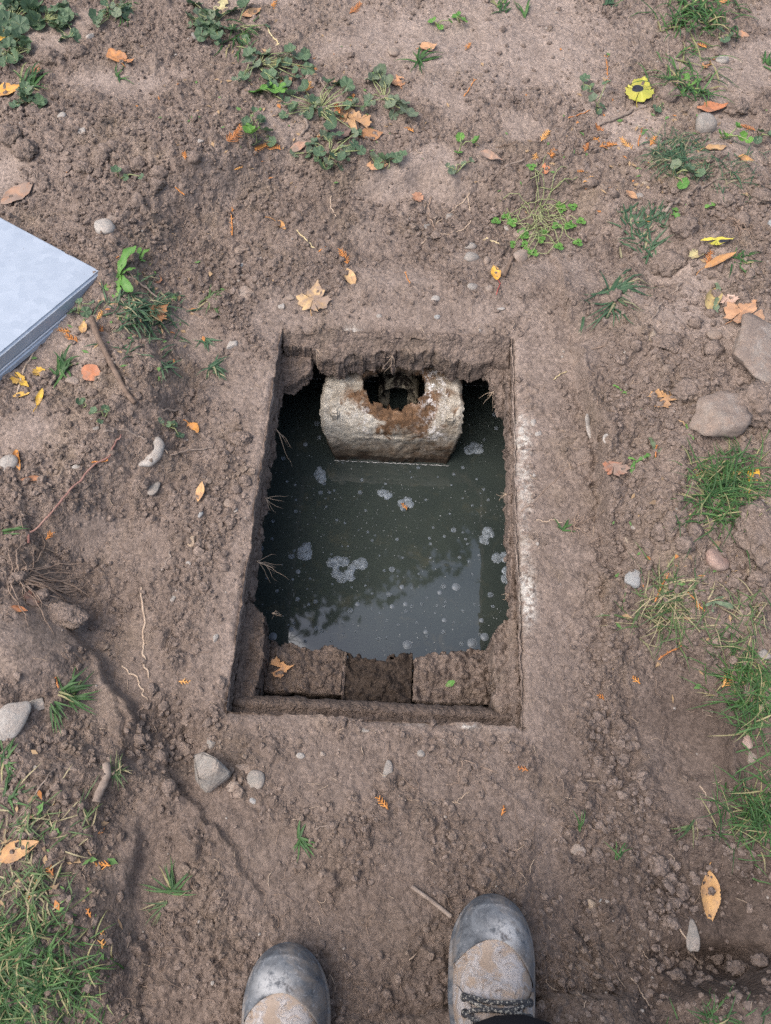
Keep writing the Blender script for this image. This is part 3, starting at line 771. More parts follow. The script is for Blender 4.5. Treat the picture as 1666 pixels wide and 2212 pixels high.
S = [ # photo x, y, width, height, material, angle, kind, tall, label or None (then built from its look and place)
 (225, 497, 46, 36, 'st_light', 0, 'round', .7, 'pale smooth stone in loose soil behind the lid\'s far edge'),
 (252, 478, 30, 30, 'st_brown', 40, 'angular', .6, 'earthy angular stone'), (515, 383, 36, 22, 'st_grey', 0, 'angular', .6, 'blocky grey stone'), (447, 355, 26, 20, 'st_light', 20, 'round', .6, 'small pale stone'),
 (850, 117, 24, 20, 'st_brown', 0, 'round', .7, 'round brown pebble'), (820, 343, 24, 21, 'st_light', 0, 'round', .6, 'small round pale pebble'), (1515, 277, 50, 42, 'st_grey', 0, 'round', .8, 'half-buried grey cobble under an orange-brown leaf'),
 (1560, 131, 30, 20, 'st_light', 0, 'round', .7, 'oval whitish pebble'), (1397, 400, 22, 14, 'st_tan', -20, 'round', .6, 'oval tan pebble'), (1380, 425, 20, 14, 'st_grey', 20, 'round', .6, 'small grey pebble'),
 (1011, 534, 36, 20, 'st_grey', 5, 'round', .7, 'oval grey stone, upper of a pair'), (1017, 560, 34, 25, 'st_grey', -10, 'round', .7, 'oval grey stone, lower of a pair'), (1051, 563, 16, 24, 'st_brown', 70, 'round', .7, 'narrow brown stone'),
 (1021, 620, 26, 20, 'st_grey', 30, 'round', .7, 'smooth grey pebble'), (941, 648, 19, 17, 'st_light', 0, 'round', .7, 'pale rounded pebble'), (1055, 624, 20, 18, 'st_brown', 10, 'round', .6, 'brown pebble'), (1083, 668, 18, 10, 'st_light', 0, 'round', .7, 'thin whitish pebble'),
 (971, 468, 20, 26, 'st_grey', 70, 'round', .6, 'upright grey pebble'), (1095, 492, 20, 26, 'st_grey', 80, 'round', .6, 'dusty grey pebble'), (1123, 508, 30, 24, 'st_brown', 10, 'round', .7, 'earthy cobble'), (1123, 556, 32, 36, 'st_brown', 60, 'round', .7, 'brown dusty cobble'),
 (921, 492, 18, 20, 'st_grey', 0, 'angular', .6, 'small angular grey stone'), (867, 464, 16, 16, 'st_brown', 0, 'round', .6, 'round earthy pebble'), (519, 578, 18, 25, 'st_blue', 80, 'angular', .6, 'bluish grey stone'), (519, 602, 16, 20, 'st_grey', 60, 'round', .6, 'grey pebble'),
 (527, 640, 46, 44, 'st_brown', -20, 'flat', .25, 'flat earthy stone slab'), (609, 662, 17, 16, 'st_light', 0, 'angular', .6, 'pale chip of stone'), (505, 744, 22, 34, 'st_light', 75, 'angular', .6, 'pale triangular stone'), (521, 542, 40, 26, 'st_brown', 30, 'flat', .4, 'flattish brown stone'),
 (627, 644, 20, 16, 'st_brown', 0, 'round', .5, 'flat brown pebble'), (819, 684, 12, 10, 'st_grey', 0, 'round', .6, 'tiny grey pebble'), (945, 686, 14, 11, 'st_blue', 0, 'round', .6, 'tiny bluish pebble'),
 (1545, 1216, 52, 44, 'st_pink', -20, 'round', .8, 'round pinkish cobble among grass'), (1368, 1252, 46, 40, 'st_blue', 40, 'angular', .7, 'wet-looking grey stone'), (1410, 730, 24, 32, 'st_tan', 70, 'angular', .5, 'upright tan stone chip'), (1542, 727, 36, 26, 'st_brown', 20, 'round', .7, 'earthy rounded stone'),
 (1152, 914, 12, 20, 'st_light', 80, 'round', .6, 'whitish oblong pebble'), (1163, 939, 15, 14, 'st_light', 0, 'angular', .7, 'whitish angular pebble'), (1310, 948, 16, 24, 'st_light', 70, 'flat', .5, 'pale flat stone'), (1155, 1027, 9, 11, 'st_light', 0, 'round', .6, 'tiny pale pebble'),
 (1356, 1166, 26, 20, 'st_tan', 30, 'round', .6, 'tan rounded pebble'), (1370, 1137, 16, 26, 'st_grey', 70, 'round', .6, 'upright greyish pebble'), (20, 1007, 46, 42, 'st_light', 0, 'round', .8, 'round grey cobble beside a rolled orange leaf'),
 (332, 1055, 28, 36, 'st_grey', 55, 'round', .5, 'half-buried grey stone'), (166, 1012, 20, 16, 'st_light', 10, 'round', .7, 'smooth pale pebble'), (208, 926, 15, 12, 'st_grey', 0, 'round', .7, 'small angular grey pebble'), (432, 1112, 16, 17, 'st_blue', 0, 'round', .7, 'bluish rounded pebble'),
 (495, 1090, 22, 25, 'st_brown', 0, 'round', .7, 'rounded brown stone'), (509, 1102, 10, 13, 'st_light', 0, 'round', .7, 'tiny whitish pebble'), (417, 1170, 24, 27, 'st_tan', 0, 'angular', .7, 'tan blocky stone'), (407, 1219, 14, 12, 'st_light', 0, 'round', .7, 'white rounded pebble'),
 (150, 1045, 14, 15, 'st_grey', 0, 'flat', .5, 'little grey pebble'), (376, 1294, 15, 20, 'st_grey', 70, 'round', .6, 'oval greyish pebble'), (157, 827, 31, 22, 'st_brown', 0, 'angular', .7, 'brown box-like stone'),
 (25, 1555, 62, 84, 'st_light', 70, 'round', .5, 'pale rounded stone at the left edge under a soil shelf'), (85, 1518, 46, 34, 'st_grey', 20, 'angular', .6, 'lumpy grey stone'), (522, 1658, 42, 28, 'st_brown', -10, 'flat', .5, 'brown half-buried stone'), (553, 1686, 42, 40, 'st_grey', 0, 'round', .45, 'flat round grey stone'), (503, 1702, 36, 28, 'st_brown', 20, 'angular', .5, 'earthy stone chip'), (545, 1726, 26, 18, 'st_blue', -20, 'round', .6, 'bluish half-buried pebble'),
 (834, 1676, 28, 62, 'st_grey', 80, 'round', .45, 'long grey stone lying half sunk'), (650, 1634, 20, 14, 'st_light', 0, 'round', .7, 'pale oval pebble'), (910, 1627, 18, 18, 'st_grey', 0, 'round', .7, 'round grey pebble'), (790, 1577, 19, 11, 'st_grey', 0, 'round', .6, 'flat grey pebble'),
 (465, 1378, 18, 18, 'st_light', 30, 'angular', .7, 'pale angular pebble'), (455, 1606, 24, 26, 'st_grey', 30, 'angular', .7, 'broken grey stone'), (428, 2125, 22, 28, 'st_light', 80, 'round', .5, 'pale flat pebble'), (1249, 1838, 34, 28, 'st_brown', 0, 'flat', .6, 'earthy blocky stone'),
 (1494, 2020, 30, 62, 'st_grey', 80, 'angular', .6, 'jagged upright grey stone'), (1277, 1957, 26, 30, 'st_tan', 40, 'angular', .6, 'tan angular stone'), (1299, 1949, 10, 13, 'st_blue', 0, 'round', .7, 'tiny grey-blue pebble'), (1170, 1941, 18, 22, 'st_brown', 70, 'flat', .5, 'brown flat pebble'),
 (1615, 1600, 22, 34, 'st_pink', 75, 'round', .6, 'reddish stone, upper of two touching'), (1623, 1636, 24, 32, 'st_brown', 80, 'round', .6, 'reddish brown stone, lower of two touching'), (1647, 1530, 34, 18, 'st_tan', 10, 'angular', .7, 'yellowish stone'), (1651, 1413, 25, 22, 'st_grey', 0, 'round', .7, 'grey cobble'),
 (1549, 1382, 26, 22, 'st_pink', 20, 'angular', .6, 'reddish stone chip'), (1256, 1702, 18, 14, 'st_tan', 20, 'flat', .6, 'tan stone chip'), (697, 1630, 14, 12, 'st_brown', 0, 'round', .6, 'small brown pebble'), (136, 252, 20, 15, 'st_light', 10, 'round', .6, 'bright pebble'), (195, 80, 20, 24, 'st_light', 60, 'angular', .6, 'upright pale stone'),
 (178, 285, 20, 26, 'st_light', 70, 'flat', .5, 'whitish flat stone'), (288, 283, 20, 14, 'st_tan', -10, 'angular', .6, 'tan chip'), (433, 306, 14, 13, 'st_light', 0, 'round', .6, 'light pebble'), (420, 80, 20, 14, 'st_grey', 60, 'round', .6, 'smooth grey stone'),
 (1665, 487, 26, 20, 'st_blue', 0, 'round', .7, 'bluish pebble'), (1610, 740, 20, 14, 'st_grey', 0, 'round', .6, 'greyish pebble'), (1463, 1100, 12, 12, 'st_grey', 0, 'round', .6, 'little round pebble'), (1619, 1240, 18, 20, 'st_tan', 0, 'round', .6, 'round tan pebble'), (1640, 1085, 26, 22, 'st_grey', 0, 'round', .6, 'dusty pebble'),
 (1640, 776, 165, 165, 'st_big', 40, 'angular', .5, 'big flat dusty rock at the right edge below withered leaves'), (1540, 908, 132, 100, 'st_big', 8, 'angular', .62, 'grey boulder with a wet patch above the dense green tuft'),
]
for k, (px, py, w, h, mt, an, kd, tl, lab) in enumerate(S):
    if len(lab.split()) < 7: lab = place_label(lab, px, py)
    put_stone('boulder' if max(w, h) > 90 and mt == 'st_big' else 'stone', px, py, w*1.04, h*1.08, mt, lab, 700 + k*13, 'rock' if mt == 'st_big' else 'stone', an if w >= h else an - 90 if an > 45 else an, tl, .32, kd, 'stones lying on the soil', sub=4 if max(w, h) > 60 else 3)
# crescent stone and the long thin one
def bent_stone(name, pts, rad, mat, label, seed, cat='stone', flat=.7):
    b = Bag(); P3 = []
    for (a, c_) in pts:
        x, y, z = spot(a, c_); P3.append((x, y, z))
    m = len(P3)
    # resample
    P4, R4 = [], []
    for i in range(40):
        f = i/39*(m - 1); j = min(int(f), m - 2); g = f - j
        p = np.array(P3[j])*(1 - g) + np.array(P3[j + 1])*g
        rr = rad[j]*(1 - g) + rad[j + 1]*g
        rr *= math.sqrt(max(.02, 1 - (abs(i/39*2 - 1))**5))
        P4.append((p[0], p[1], p[2] + rr*.25)); R4.append(rr)
    v, q, t_ = tube_arrays(P4, R4, 14, flat)
    v = v*(1) + np.stack([.05*max(rad)*n3(v/max(rad), 1.2, seed)]*3, 1)*2.2
    o = link(name, raw_mesh(name, v, [q, t_]), M[mat])
    tag(o, label, cat, 'stones lying on the soil'); return o
mm = metres(325, 985)
bent_stone('stone', [(340, 945), (343, 965), (336, 985), (322, 1000), (298, 1006)], [.5*24*mm, .5*27*mm, .5*30*mm, .5*25*mm, .5*14*mm], 'st_light', 'crescent-shaped grey stone lying on soil left of the tank opening', 3)
bent_stone('stone', [(1268, 894), (1270, 920), (1276, 950)], [.5*9*mm, .5*11*mm, .5*8*mm], 'st_light', 'long thin pale stone along the bank right of the tank', 5)

# the wedge-shaped stone: a broken block with a ridge
def wedge():
    o0 = spot(457, 1670); bm = bmesh.new()
    for (a, b_, z) in [(416, 1628, -.01), (438, 1622, .022), (470, 1640, .050), (501, 1670, .034), (503, 1680, -.01), (450, 1714, .012), (444, 1722, -.02), (428, 1684, .036), (424, 1660, .020), (420, 1690, -.02), (468, 1660, .056)]:
        x, y = survey(a, b_, o0[2] + z); bm.verts.new((x - o0[0], y - o0[1], z))
    bmesh.ops.convex_hull(bm, input=list(bm.verts))
    bmesh.ops.bevel(bm, geom=list(bm.edges), offset=.0022, segments=2, affect='EDGES')
    bmesh.ops.triangulate(bm, faces=list(bm.faces))
    for _ in range(3): bmesh.ops.subdivide_edges(bm, edges=[e for e in bm.edges if e.calc_length() > .004], cuts=1, use_grid_fill=True)
    for v in bm.verts:
        p = np.array([tuple(v.co)]); v.co *= 1 + .035*float(n3(p, .02, 5)[0]) + .02*float(n3(p, .007, 9)[0])
    me = bpy.data.meshes.new('stone'); bm.to_mesh(me); bm.free(); me.polygons.foreach_set('use_smooth', np.ones(len(me.polygons), bool))
    tag(link('stone', me, M['st_grey'], None, o0), 'wedge-shaped grey stone standing out of a dug hollow', 'stone', 'stones lying on the soil')
wedge()

# big clods of earth
C = [(1475, 497, 54, 52), (1442, 573, 76, 64), (1645, 885, 100, 105), (1645, 1165, 100, 140), (1375, 750, 28, 26), (1440, 745, 60, 40), (1480, 850, 60, 46), (1540, 760, 40, 40), (1400, 900, 50, 30), (1470, 960, 60, 40), (1330, 640, 30, 24),
     (140, 1335, 90, 60), (60, 330, 46, 46), (25, 300, 46, 50), (110, 130, 50, 34), (170, 120, 44, 30), (230, 330, 36, 30), (270, 375, 34, 28), (345, 380, 36, 34), (380, 385, 34, 28), (340, 405, 34, 30), (245, 320, 28, 24), (420, 345, 26, 26), (440, 370, 26, 26), (300, 360, 34, 30),
     (180, 365, 38, 26), (500, 410, 24, 22), (470, 400, 26, 20), (395, 440, 24, 26), (300, 440, 34, 28), (1480, 1180, 40, 36), (1425, 1150, 44, 34), (1450, 1120, 30, 26), (1500, 1150, 30, 30), (1400, 1180, 34, 30), (1640, 430, 46, 34), (1560, 440, 60, 40), (1600, 480, 40, 32),
     (1500, 700, 30, 30), (1440, 210, 40, 40), (1590, 240, 46, 34), (520, 950, 48, 30), (530, 1040, 30, 24), (500, 1130, 26, 24), (510, 1060, 24, 22), (470, 1200, 22, 20), (480, 960, 22, 20), (440, 1270, 24, 22), (465, 1140, 24, 20), (1100, 1617, 32, 24), (1060, 1600, 24, 20),
     (400, 1620, 36, 30), (350, 1640, 40, 34), (1420, 1870, 44, 40), (1455, 1950, 34, 28), (1440, 1990, 30, 26), (1410, 1980, 24, 24), (1430, 1960, 22, 20), (1450, 1975, 20, 20), (1500, 1900, 30, 26), (1470, 1930, 28, 26), (480, 1950, 28, 24), (470, 1930, 22, 18),
     (1520, 2130, 50, 30), (1460, 2110, 40, 28), (1590, 2090, 46, 30), (1640, 2075, 40, 26), (1480, 2085, 36, 24), (1620, 1500, 40, 30), (1640, 1250, 44, 38), (1590, 1260, 34, 28), (300, 1600, 34, 26), (365, 1700, 36, 30), (330, 1490, 28, 24), (40, 1250, 40, 30), (90, 1290, 36, 30),
     (640, 470, 30, 24), (700, 540, 26, 22), (600, 560, 26, 20), (820, 560, 26, 18), (900, 540, 22, 20), (1010, 470, 26, 20), (940, 560, 26, 20), (560, 470, 28, 22), (1320, 420, 28, 22), (1270, 400, 34, 26)]
_cr = random.Random(4)
LZ = [(340, 390, 230, 80), (475, 1120, 50, 220), (1430, 1140, 90, 90), (1450, 880, 110, 110), (400, 570, 130, 60), (1000, 480, 240, 45), (520, 640, 80, 70), (1560, 470, 130, 80), (1580, 650, 80, 60), (1520, 2110, 140, 40), (1620, 1260, 60, 60), (400, 1570, 90, 60), (1370, 1000, 60, 60), (250, 870, 180, 30)]
for _k in range(110):
    a, b, c_, d_ = LZ[_k % len(LZ)]; w_ = _cr.choice((14, 16, 18, 20, 22, 26, 30))
    C.append((round(a + _cr.gauss(0, .5)*c_), round(b + _cr.gauss(0, .5)*d_), w_, round(w_*_cr.uniform(.7, .95))))
C = [q for q in C if not (480 < q[0] < 1140 and 690 < q[1] < 1580) or (q[0] < 540 and q[1] < 1250)]
bigc = {(1475, 497): 'rounded earth clod', (1442, 573): 'large crumbly earth clod', (1645, 885): 'broad earth clod at the right edge', (1645, 1165): 'largest earth clod, at the right edge', (140, 1335): 'long earth clod on the edge of a hollow'}
for k, (px, py, w, h) in enumerate(C):
    if (px, py) in bigc: lab, grp = place_label(bigc[(px, py)], px, py), 'large clods of earth'
    else: lab, grp = place_label('wide crumbly soil clod' if w > 1.25*h else 'larger crumbly soil clod' if w >= 34 else 'small crumbly soil clod', px, py), 'clods of soil'
    put_stone('soil_clod', px, py, w, h, 'clod', lab, 3000 + k*7, 'soil clod', rnd.uniform(0, 180) if abs(w - h) < 12 else 0, .8 if w < 60 else .6, .30, 'clod', grp, sub=4 if w > 40 else 3)

# loose crumbs and grit: too many and too small to pick apart
def scatter(name, n, rlo, rhi, mat, label, cat, seed, weight, flat=.75, region=(-1.3, 1.1, -.3, 2.4), sharp=.25):
    r_ = np.random.default_rng(seed)
    px = r_.uniform(region[0], region[1], n*4); py = r_.uniform(region[2], region[3], n*4)
    k = (np.abs(px + .05*py) < .68 + .30*py) & (rim_dist(px, py) > .003) & (r_.random(n*4) < weight(px, py))
    px, py = px[k][:n], py[k][:n]; n = len(px)
    rad = rlo*(rhi/rlo)**(r_.random(n)**2.0)
    z = full_height(px, py)
    bv, bf = ICO[1]
    bv = np.array(bv); nv = len(bv)
    if nv > 12:
        bm = bmesh.new(); bmesh.ops.create_icosphere(bm, subdivisions=1, radius=1); bv = np.array([tuple(q.co) for q in bm.verts]); bf = np.array([[q.index for q in a.verts] for a in bm.faces]); bm.free(); nv = len(bv)
    sc = 1 + r_.uniform(-sharp, sharp, (n, nv, 1))
    q = r_.normal(size=(n, 4)); q /= np.linalg.norm(q, axis=1)[:, None]
    w_, x_, y_, z_ = q.T
    Rm = np.stack([1 - 2*(y_*y_ + z_*z_), 2*(x_*y_ - z_*w_), 2*(x_*z_ + y_*w_), 2*(x_*y_ + z_*w_), 1 - 2*(x_*x_ + z_*z_), 2*(y_*z_ - x_*w_), 2*(x_*z_ - y_*w_), 2*(y_*z_ + x_*w_), 1 - 2*(x_*x_ + y_*y_)], 1).reshape(n, 3, 3)
    ax = np.stack([r_.uniform(.8, 1.25, n), r_.uniform(.7, 1.1, n), r_.uniform(.6, 1.0, n)], 1)
    v = (bv[None]*sc*ax[:, None, :])
    v = np.einsum('nij,nvj->nvi', Rm, v)*rad[:, None, None]
    v[:, :, 2] *= flat
    v += np.stack([px, py, z + rad*.25], 1)[:, None, :]
    f = (bf[None] + (np.arange(n)*nv)[:, None, None]).reshape(-1, 3)
    me = raw_mesh(name, v.reshape(-1, 3), f); me.polygons.foreach_set('use_smooth', np.zeros(len(me.polygons), bool))
    o = link(name, me, mat)
    tag(o, label, cat, None, 'stuff'); return o
def in_loose(x, y):
    s = np.zeros(np.shape(x))
    for mx, my, rx, ry in LOOSE: s = np.maximum(s, np.clip(1.6 - 1.2*np.sqrt(((x - mx)/rx)**2 + ((y - my)/ry)**2), 0, 1))
    return s
def w_crumb(x, y): return np.clip((1 - .96*trodden(x, y))*(.25 + .6*smooth(-.2, .5, fbm(x, y, .15, 3, 610)) + .5*in_loose(x, y))*(1 - .25*smooth(1.0, 2.2, y)), 0, 1)
scatter('soil_crumbs', 36000, .0012, .0080, M['crumb'], 'loose crumbs of brown soil scattered all over the ground', 'soil', 77, w_crumb)
scatter('soil_lumps', 5200, .0035, .0125, M['clod'], 'loose broken lumps of soil heaped where the ground was dug', 'soil', 79, lambda x, y: .015 + .95*in_loose(x, y)*smooth(-.35, .3, fbm(x, y, .09, 2, 611)), sharp=.3)
scatter('grit', 520, .0012, .0045, M['st_grit'], 'small pale grit and pebbles strewn across the bare soil', 'grit', 78, lambda x, y: .25 + .6*smooth(-.1, .4, fbm(x, y, .2, 2, 620)), sharp=.12)

# ================================================================== GALVANIZED LID
def lid():
    t = NT('galvanized_steel')
    sp = t.voronoi(60, 'F1', 'Color'); sep = t.n.new('ShaderNodeSeparateColor'); t.l.new(sp, sep.inputs[0])
    n = t.noise(18, 5, .6); st = t.noise(220, 3, .6)
    c = t.mix(sep.outputs[0], (.33, .375, .435), (.385, .43, .49))
    c = t.mix(t.ramp(n, [(.35, 0), (.7, .5)]), c, (.27, .315, .38))
    c = t.mix(t.math('MULTIPLY', t.ramp(t.noise(130, 2, .5), [(.70, 0), (.74, 1)]), .5), c, (.22, .22, .22))
    t.bump(st, .08, .0008)
    mat = t.out(c, t.ramp(t.math('ADD', t.math('MULTIPLY', n, .6), t.math('MULTIPLY', st, .4)), [(.3, .42), (.7, .6)]), .5, .22)
    m2 = NT('zinc_edge'); m2m = m2.out(m2.mix(m2.noise(40, 4), (.55, .57, .60), (.66, .68, .70)), .45, .5, .2)
    zt, zb = .098, .050
    c0 = np.array(survey(219, 584, zt)); ca = np.array(survey(0, 467, zt)); cb = np.array(survey(0, 772, zt))
    ua = (ca - c0)/np.linalg.norm(ca - c0); ub = np.array([ua[1], -ua[0]]); ub = ub if np.dot(ub, cb - c0) > 0 else -ub
    La, Lb = .60, .88
    sl = .078; nb = math.sqrt(1 + sl*sl)            # propped up a little along its left side
    ub3 = Vector((ub[0], ub[1], sl))/nb; ua3 = Vector((ua[0], ua[1], 0)); nn = ua3.cross(ub3); nn = nn if nn.z > 0 else -nn
    ctr = Vector((c0[0], c0[1], zt)) + ua3*(La/2) + ub3*(Lb/2) - nn*(zt - zb)
    root = empty('metal_lid', ctr)
    ex = -ua3; ey = nn.cross(ex)
    root.rotation_euler = Matrix((ex, ey, nn)).transposed().to_euler()
    tag(root, 'galvanized sheet-metal tank lid lying on the grass at the left edge', 'lid')
    def box(name, ax, bx, z0, z1, mat, bev):
        bm = bmesh.new(); bmesh.ops.create_cube(bm, size=1)
        bmesh.ops.transform(bm, matrix=Matrix.Translation((0, 0, (z0 + z1)/2 - zb)) @ Matrix.Diagonal((ax, bx, z1 - z0, 1)), verts=bm.verts)
        bmesh.ops.bevel(bm, geom=list(bm.edges), offset=bev, segments=3, affect='EDGES')
        me = bpy.data.meshes.new(name); bm.to_mesh(me); bm.free(); return link(name, me, mat, root)
    box('top_pan', La, Lb, zb + .016, zt, mat, .0045)
    box('seam', La + .003, Lb + .003, zb + .0145, zb + .0175, m2m, .001)
    box('lower_lip', La + .010, Lb + .010, zb, zb + .014, mat, .0025)
lid()

# ================================================================== FALLEN LEAVES
def leaf_material(name, spots=False, muddy=.0):
    t = NT(name)
    oc = t.objcol(); n1 = t.noise(32, 4, .6); n2 = t.noise(120, 5, .7); uvv = t.attr('vein')
    c = t.mix(t.ramp(n1, [(.35, 0), (.7, .55)]), oc, t.mix(1.0, oc, (.62, .42, .28), 'MULTIPLY'))
    c = t.mix(t.math('MULTIPLY', t.ramp(n2, [(.58, 0), (.7, 1)]), .75), c, (.085, .045, .022))
    c = t.mix(t.math('MULTIPLY', uvv, .45), c, t.mix(1.0, oc, (1.25, 1.2, 1.1), 'MULTIPLY'))
    c = t.mix(t.math('MULTIPLY', t.ramp(t.noise(75, 5, .7), [(.46, 0), (.64, 1)]), .45), c, (.24, .18, .14))
    if muddy: c = t.mix(t.math('MULTIPLY', t.ramp(t.noise(40, 5, .7), [(.38, 0), (.58, 1)]), muddy), c, (.23, .17, .135))
    t.bump(t.math('ADD', t.math('MULTIPLY', uvv, .6), n2), .5, .001)
    t.b.inputs['Subsurface Weight'].default_value = 0
    return t.out(c, .62, .35)
M['leaf'] = leaf_material('dry_leaf'); M['muddyleaf'] = leaf_material('muddy_leaf', muddy=.85)
def tar_material():
    t = NT('tar_spot_leaf'); oc = t.objcol()
    n1 = t.noise(30, 4, .6); n2 = t.noise(90, 5, .7); ve = t.attr('vein')
    c = t.mix(t.ramp(n1, [(.45, 0), (.75, .8)]), oc, (.30, .36, .035))
    c = t.mix(t.math('MULTIPLY', ve, .4), c, (.62, .60, .16))
    c = t.mix(t.math('MULTIPLY', t.ramp(n2, [(.62, 0), (.7, 1)]), .6), c, (.22, .11, .03))
    sp = t.attr('spot')
    c = t.mix(t.ramp(t.math('ADD', sp, t.math('MULTIPLY', t.math('SUBTRACT', n2, .5), .5)), [(.47, 0), (.53, 1)]), c, (.022, .02, .026))
    t.bump(n2, .4, .001)
    return t.out(c, .5, .4)
M['tar'] = tar_material()
t = NT('leaf_stalk'); M['stalk'] = t.out(t.mix(1.0, t.objcol(), (.8, .7, .6), 'MULTIPLY'), .7, .3)
def leaf_mesh(name, kind, L, W, curl, roll, seed, tarspots=None, torn=0.0):
    """L along +y from the stalk end; kind oval / narrow / maple / scrap"""
    r_ = np.random.default_rng(seed)
    ph = r_.uniform(0, 6.28, 4)
    if kind in ('oval', 'narrow'):
        n, m = 26, 13
        T = np.linspace(0, 1, n); U = np.linspace(-1, 1, m)
        wid = np.sin(np.pi*np.clip(T, 0, 1)**(.72 if kind == 'oval' else .85))**.85*(1 - .12*T)
        wid = wid*(1 + .05*np.sin(T*70 + ph[0])*(T > .08))
        x = np.zeros((n, m)); y = np.zeros((n, m)); ve = np.zeros((n, m))
        for i in range(n):
            for j in range(m):
                u = U[j]
                x[i, j] = u*wid[i]*W/2*(1 + .07*vn(np.array([T[i]*9.]), np.array([np.sign(u)*3.]), 1, seed)[0]*abs(u)) ; y[i, j] = T[i]*L + abs(u)*wid[i]*.10*L*(1 - T[i])
                ve[i, j] = max(math.exp(-(u*7)**2), .7*max(0, math.cos((T[i]*1.0 - abs(u)*.12)*2*math.pi*8))**14*(abs(u) < .92))
        keep = np.ones((n - 1, m - 1), bool)
        if torn:
            for i in range(n - 1):
                for j in range(m - 1):
                    if vn(np.array([T[i]*4.]), np.array([U[j]*1.6]), 1, seed + 3)[0] > .55 - torn and abs(U[j]) > .3: keep[i, j] = False
        idx = np.arange(n*m).reshape(n, m)
        q = np.stack([idx[:-1, :-1], idx[:-1, 1:], idx[1:, 1:], idx[1:, :-1]], -1)[keep]
        X, Y, V = x.ravel(), y.ravel(), ve.ravel()
    else:
        lob = [(90, 1.0), (38, .88), (142, .88), (-12, .62), (192, .62)]
        half = [(.03, -.02), (.20, -.07), (.42, -.10), (.40, .02), (.60, .07), (.80, .15), (.73, .25), (.95, .42), (.78, .45), (.72, .55), (.54, .51), (.42, .50), (.45, .62), (.48, .76), (.33, .76), (.24, .86), (.12, .96), (0, 1.12)]
        half = np.array(half)
        if kind == 'scrap': half = half[2:]*np.array([1, .85]) if seed % 2 else half[:13]*np.array([1.1, 1])
        lft = half[::-1][(1 if kind == 'maple' else 0):]*np.array([-1, 1])
        if kind == 'scrap': lft = lft*np.array([.55 + .4*r_.random(), .8 + .3*r_.random()])
        ring_ = np.concatenate([half, lft]); c_ = np.array([0, .40])
        if tarspots:
            rad_ = np.linalg.norm(ring_ - c_, axis=1); ring_ = c_ + (ring_ - c_)*((.45*rad_ + .55*.62)/rad_)[:, None]*np.array([1, .95])
        # a little between-tooth detail
        fine_ = []
        for a_, b_ in zip(ring_[:-1], ring_[1:]): fine_ += [a_, (a_ + b_)/2 + (c_ - (a_ + b_)/2)*.05*r_.uniform(-.3, 1)]
        fine_.append(ring_[-1]); ring_ = np.array(fine_); ring_ = ring_ + r_.normal(size=ring_.shape)*.012
        na, nr = len(ring_), 8; rr = np.linspace(0, 1, nr)
        pts_ = c_[None, None, :] + rr[:, None, None]*(ring_ - c_)[None]
        A = np.arctan2(ring_[:, 1] - .0, ring_[:, 0])
        X = pts_[:, :, 0].ravel()*W/1.8; Y = (pts_[:, :, 1].ravel())*L/1.15
        V = np.zeros((nr, na))
        for a0, l in lob:
            da = np.abs((A - R(a0) + math.pi) % (2*math.pi) - math.pi)
            V = np.maximum(V, np.exp(-((np.outer(rr, da))/.03)**2))
        V = V.ravel()
        idx = np.arange(nr*na).reshape(nr, na)
        q = np.stack([idx[:-1, :-1], idx[1:, :-1], idx[1:, 1:], idx[:-1, 1:]], -1)
        q = q.reshape(-1, 4)
    if kind == 'scrap': X = X*1.4; Y = (Y - L*.5)*1.35 + L*.5
    u = X/(W/2); w_ = Y/L - .5
    Z = curl*L*(.55*(w_*2)**2*.5 + .55*u**2*.6) + .035*L*(np.sin(u*3 + ph[0])*np.sin(w_*7 + ph[1])) + .02*L*vn(X/L*6, Y/L*6, 1, seed)
    if roll:                                   # rolled about the midrib
        th = u*roll; rad_ = (W/2)/max(abs(roll), .1)
        Z = Z*.4 + rad_*(1 - np.cos(th)); X = rad_*np.sin(th)
    Z = Z - Z.min()
    me = raw_mesh(name, np.stack([X, Y - L*.5, Z], 1), q)
    add_attr(me, 'vein', V)
    if tarspots:
        s = np.zeros(len(X))
        for sx, sy, sr in tarspots: s = np.maximum(s, 1.5 - np.hypot(X/W - sx, (Y - L*.5)/L - sy)/sr)
        add_attr(me, 'spot', np.clip(s, 0, 1))
    return me
ORANGE, TAN, RUST, YEL, BRN, PALEY = (.50, .23, .085), (.43, .27, .14), (.33, .15, .08), (.55, .36, .05), (.26, .14, .07), (.48, .44, .23)
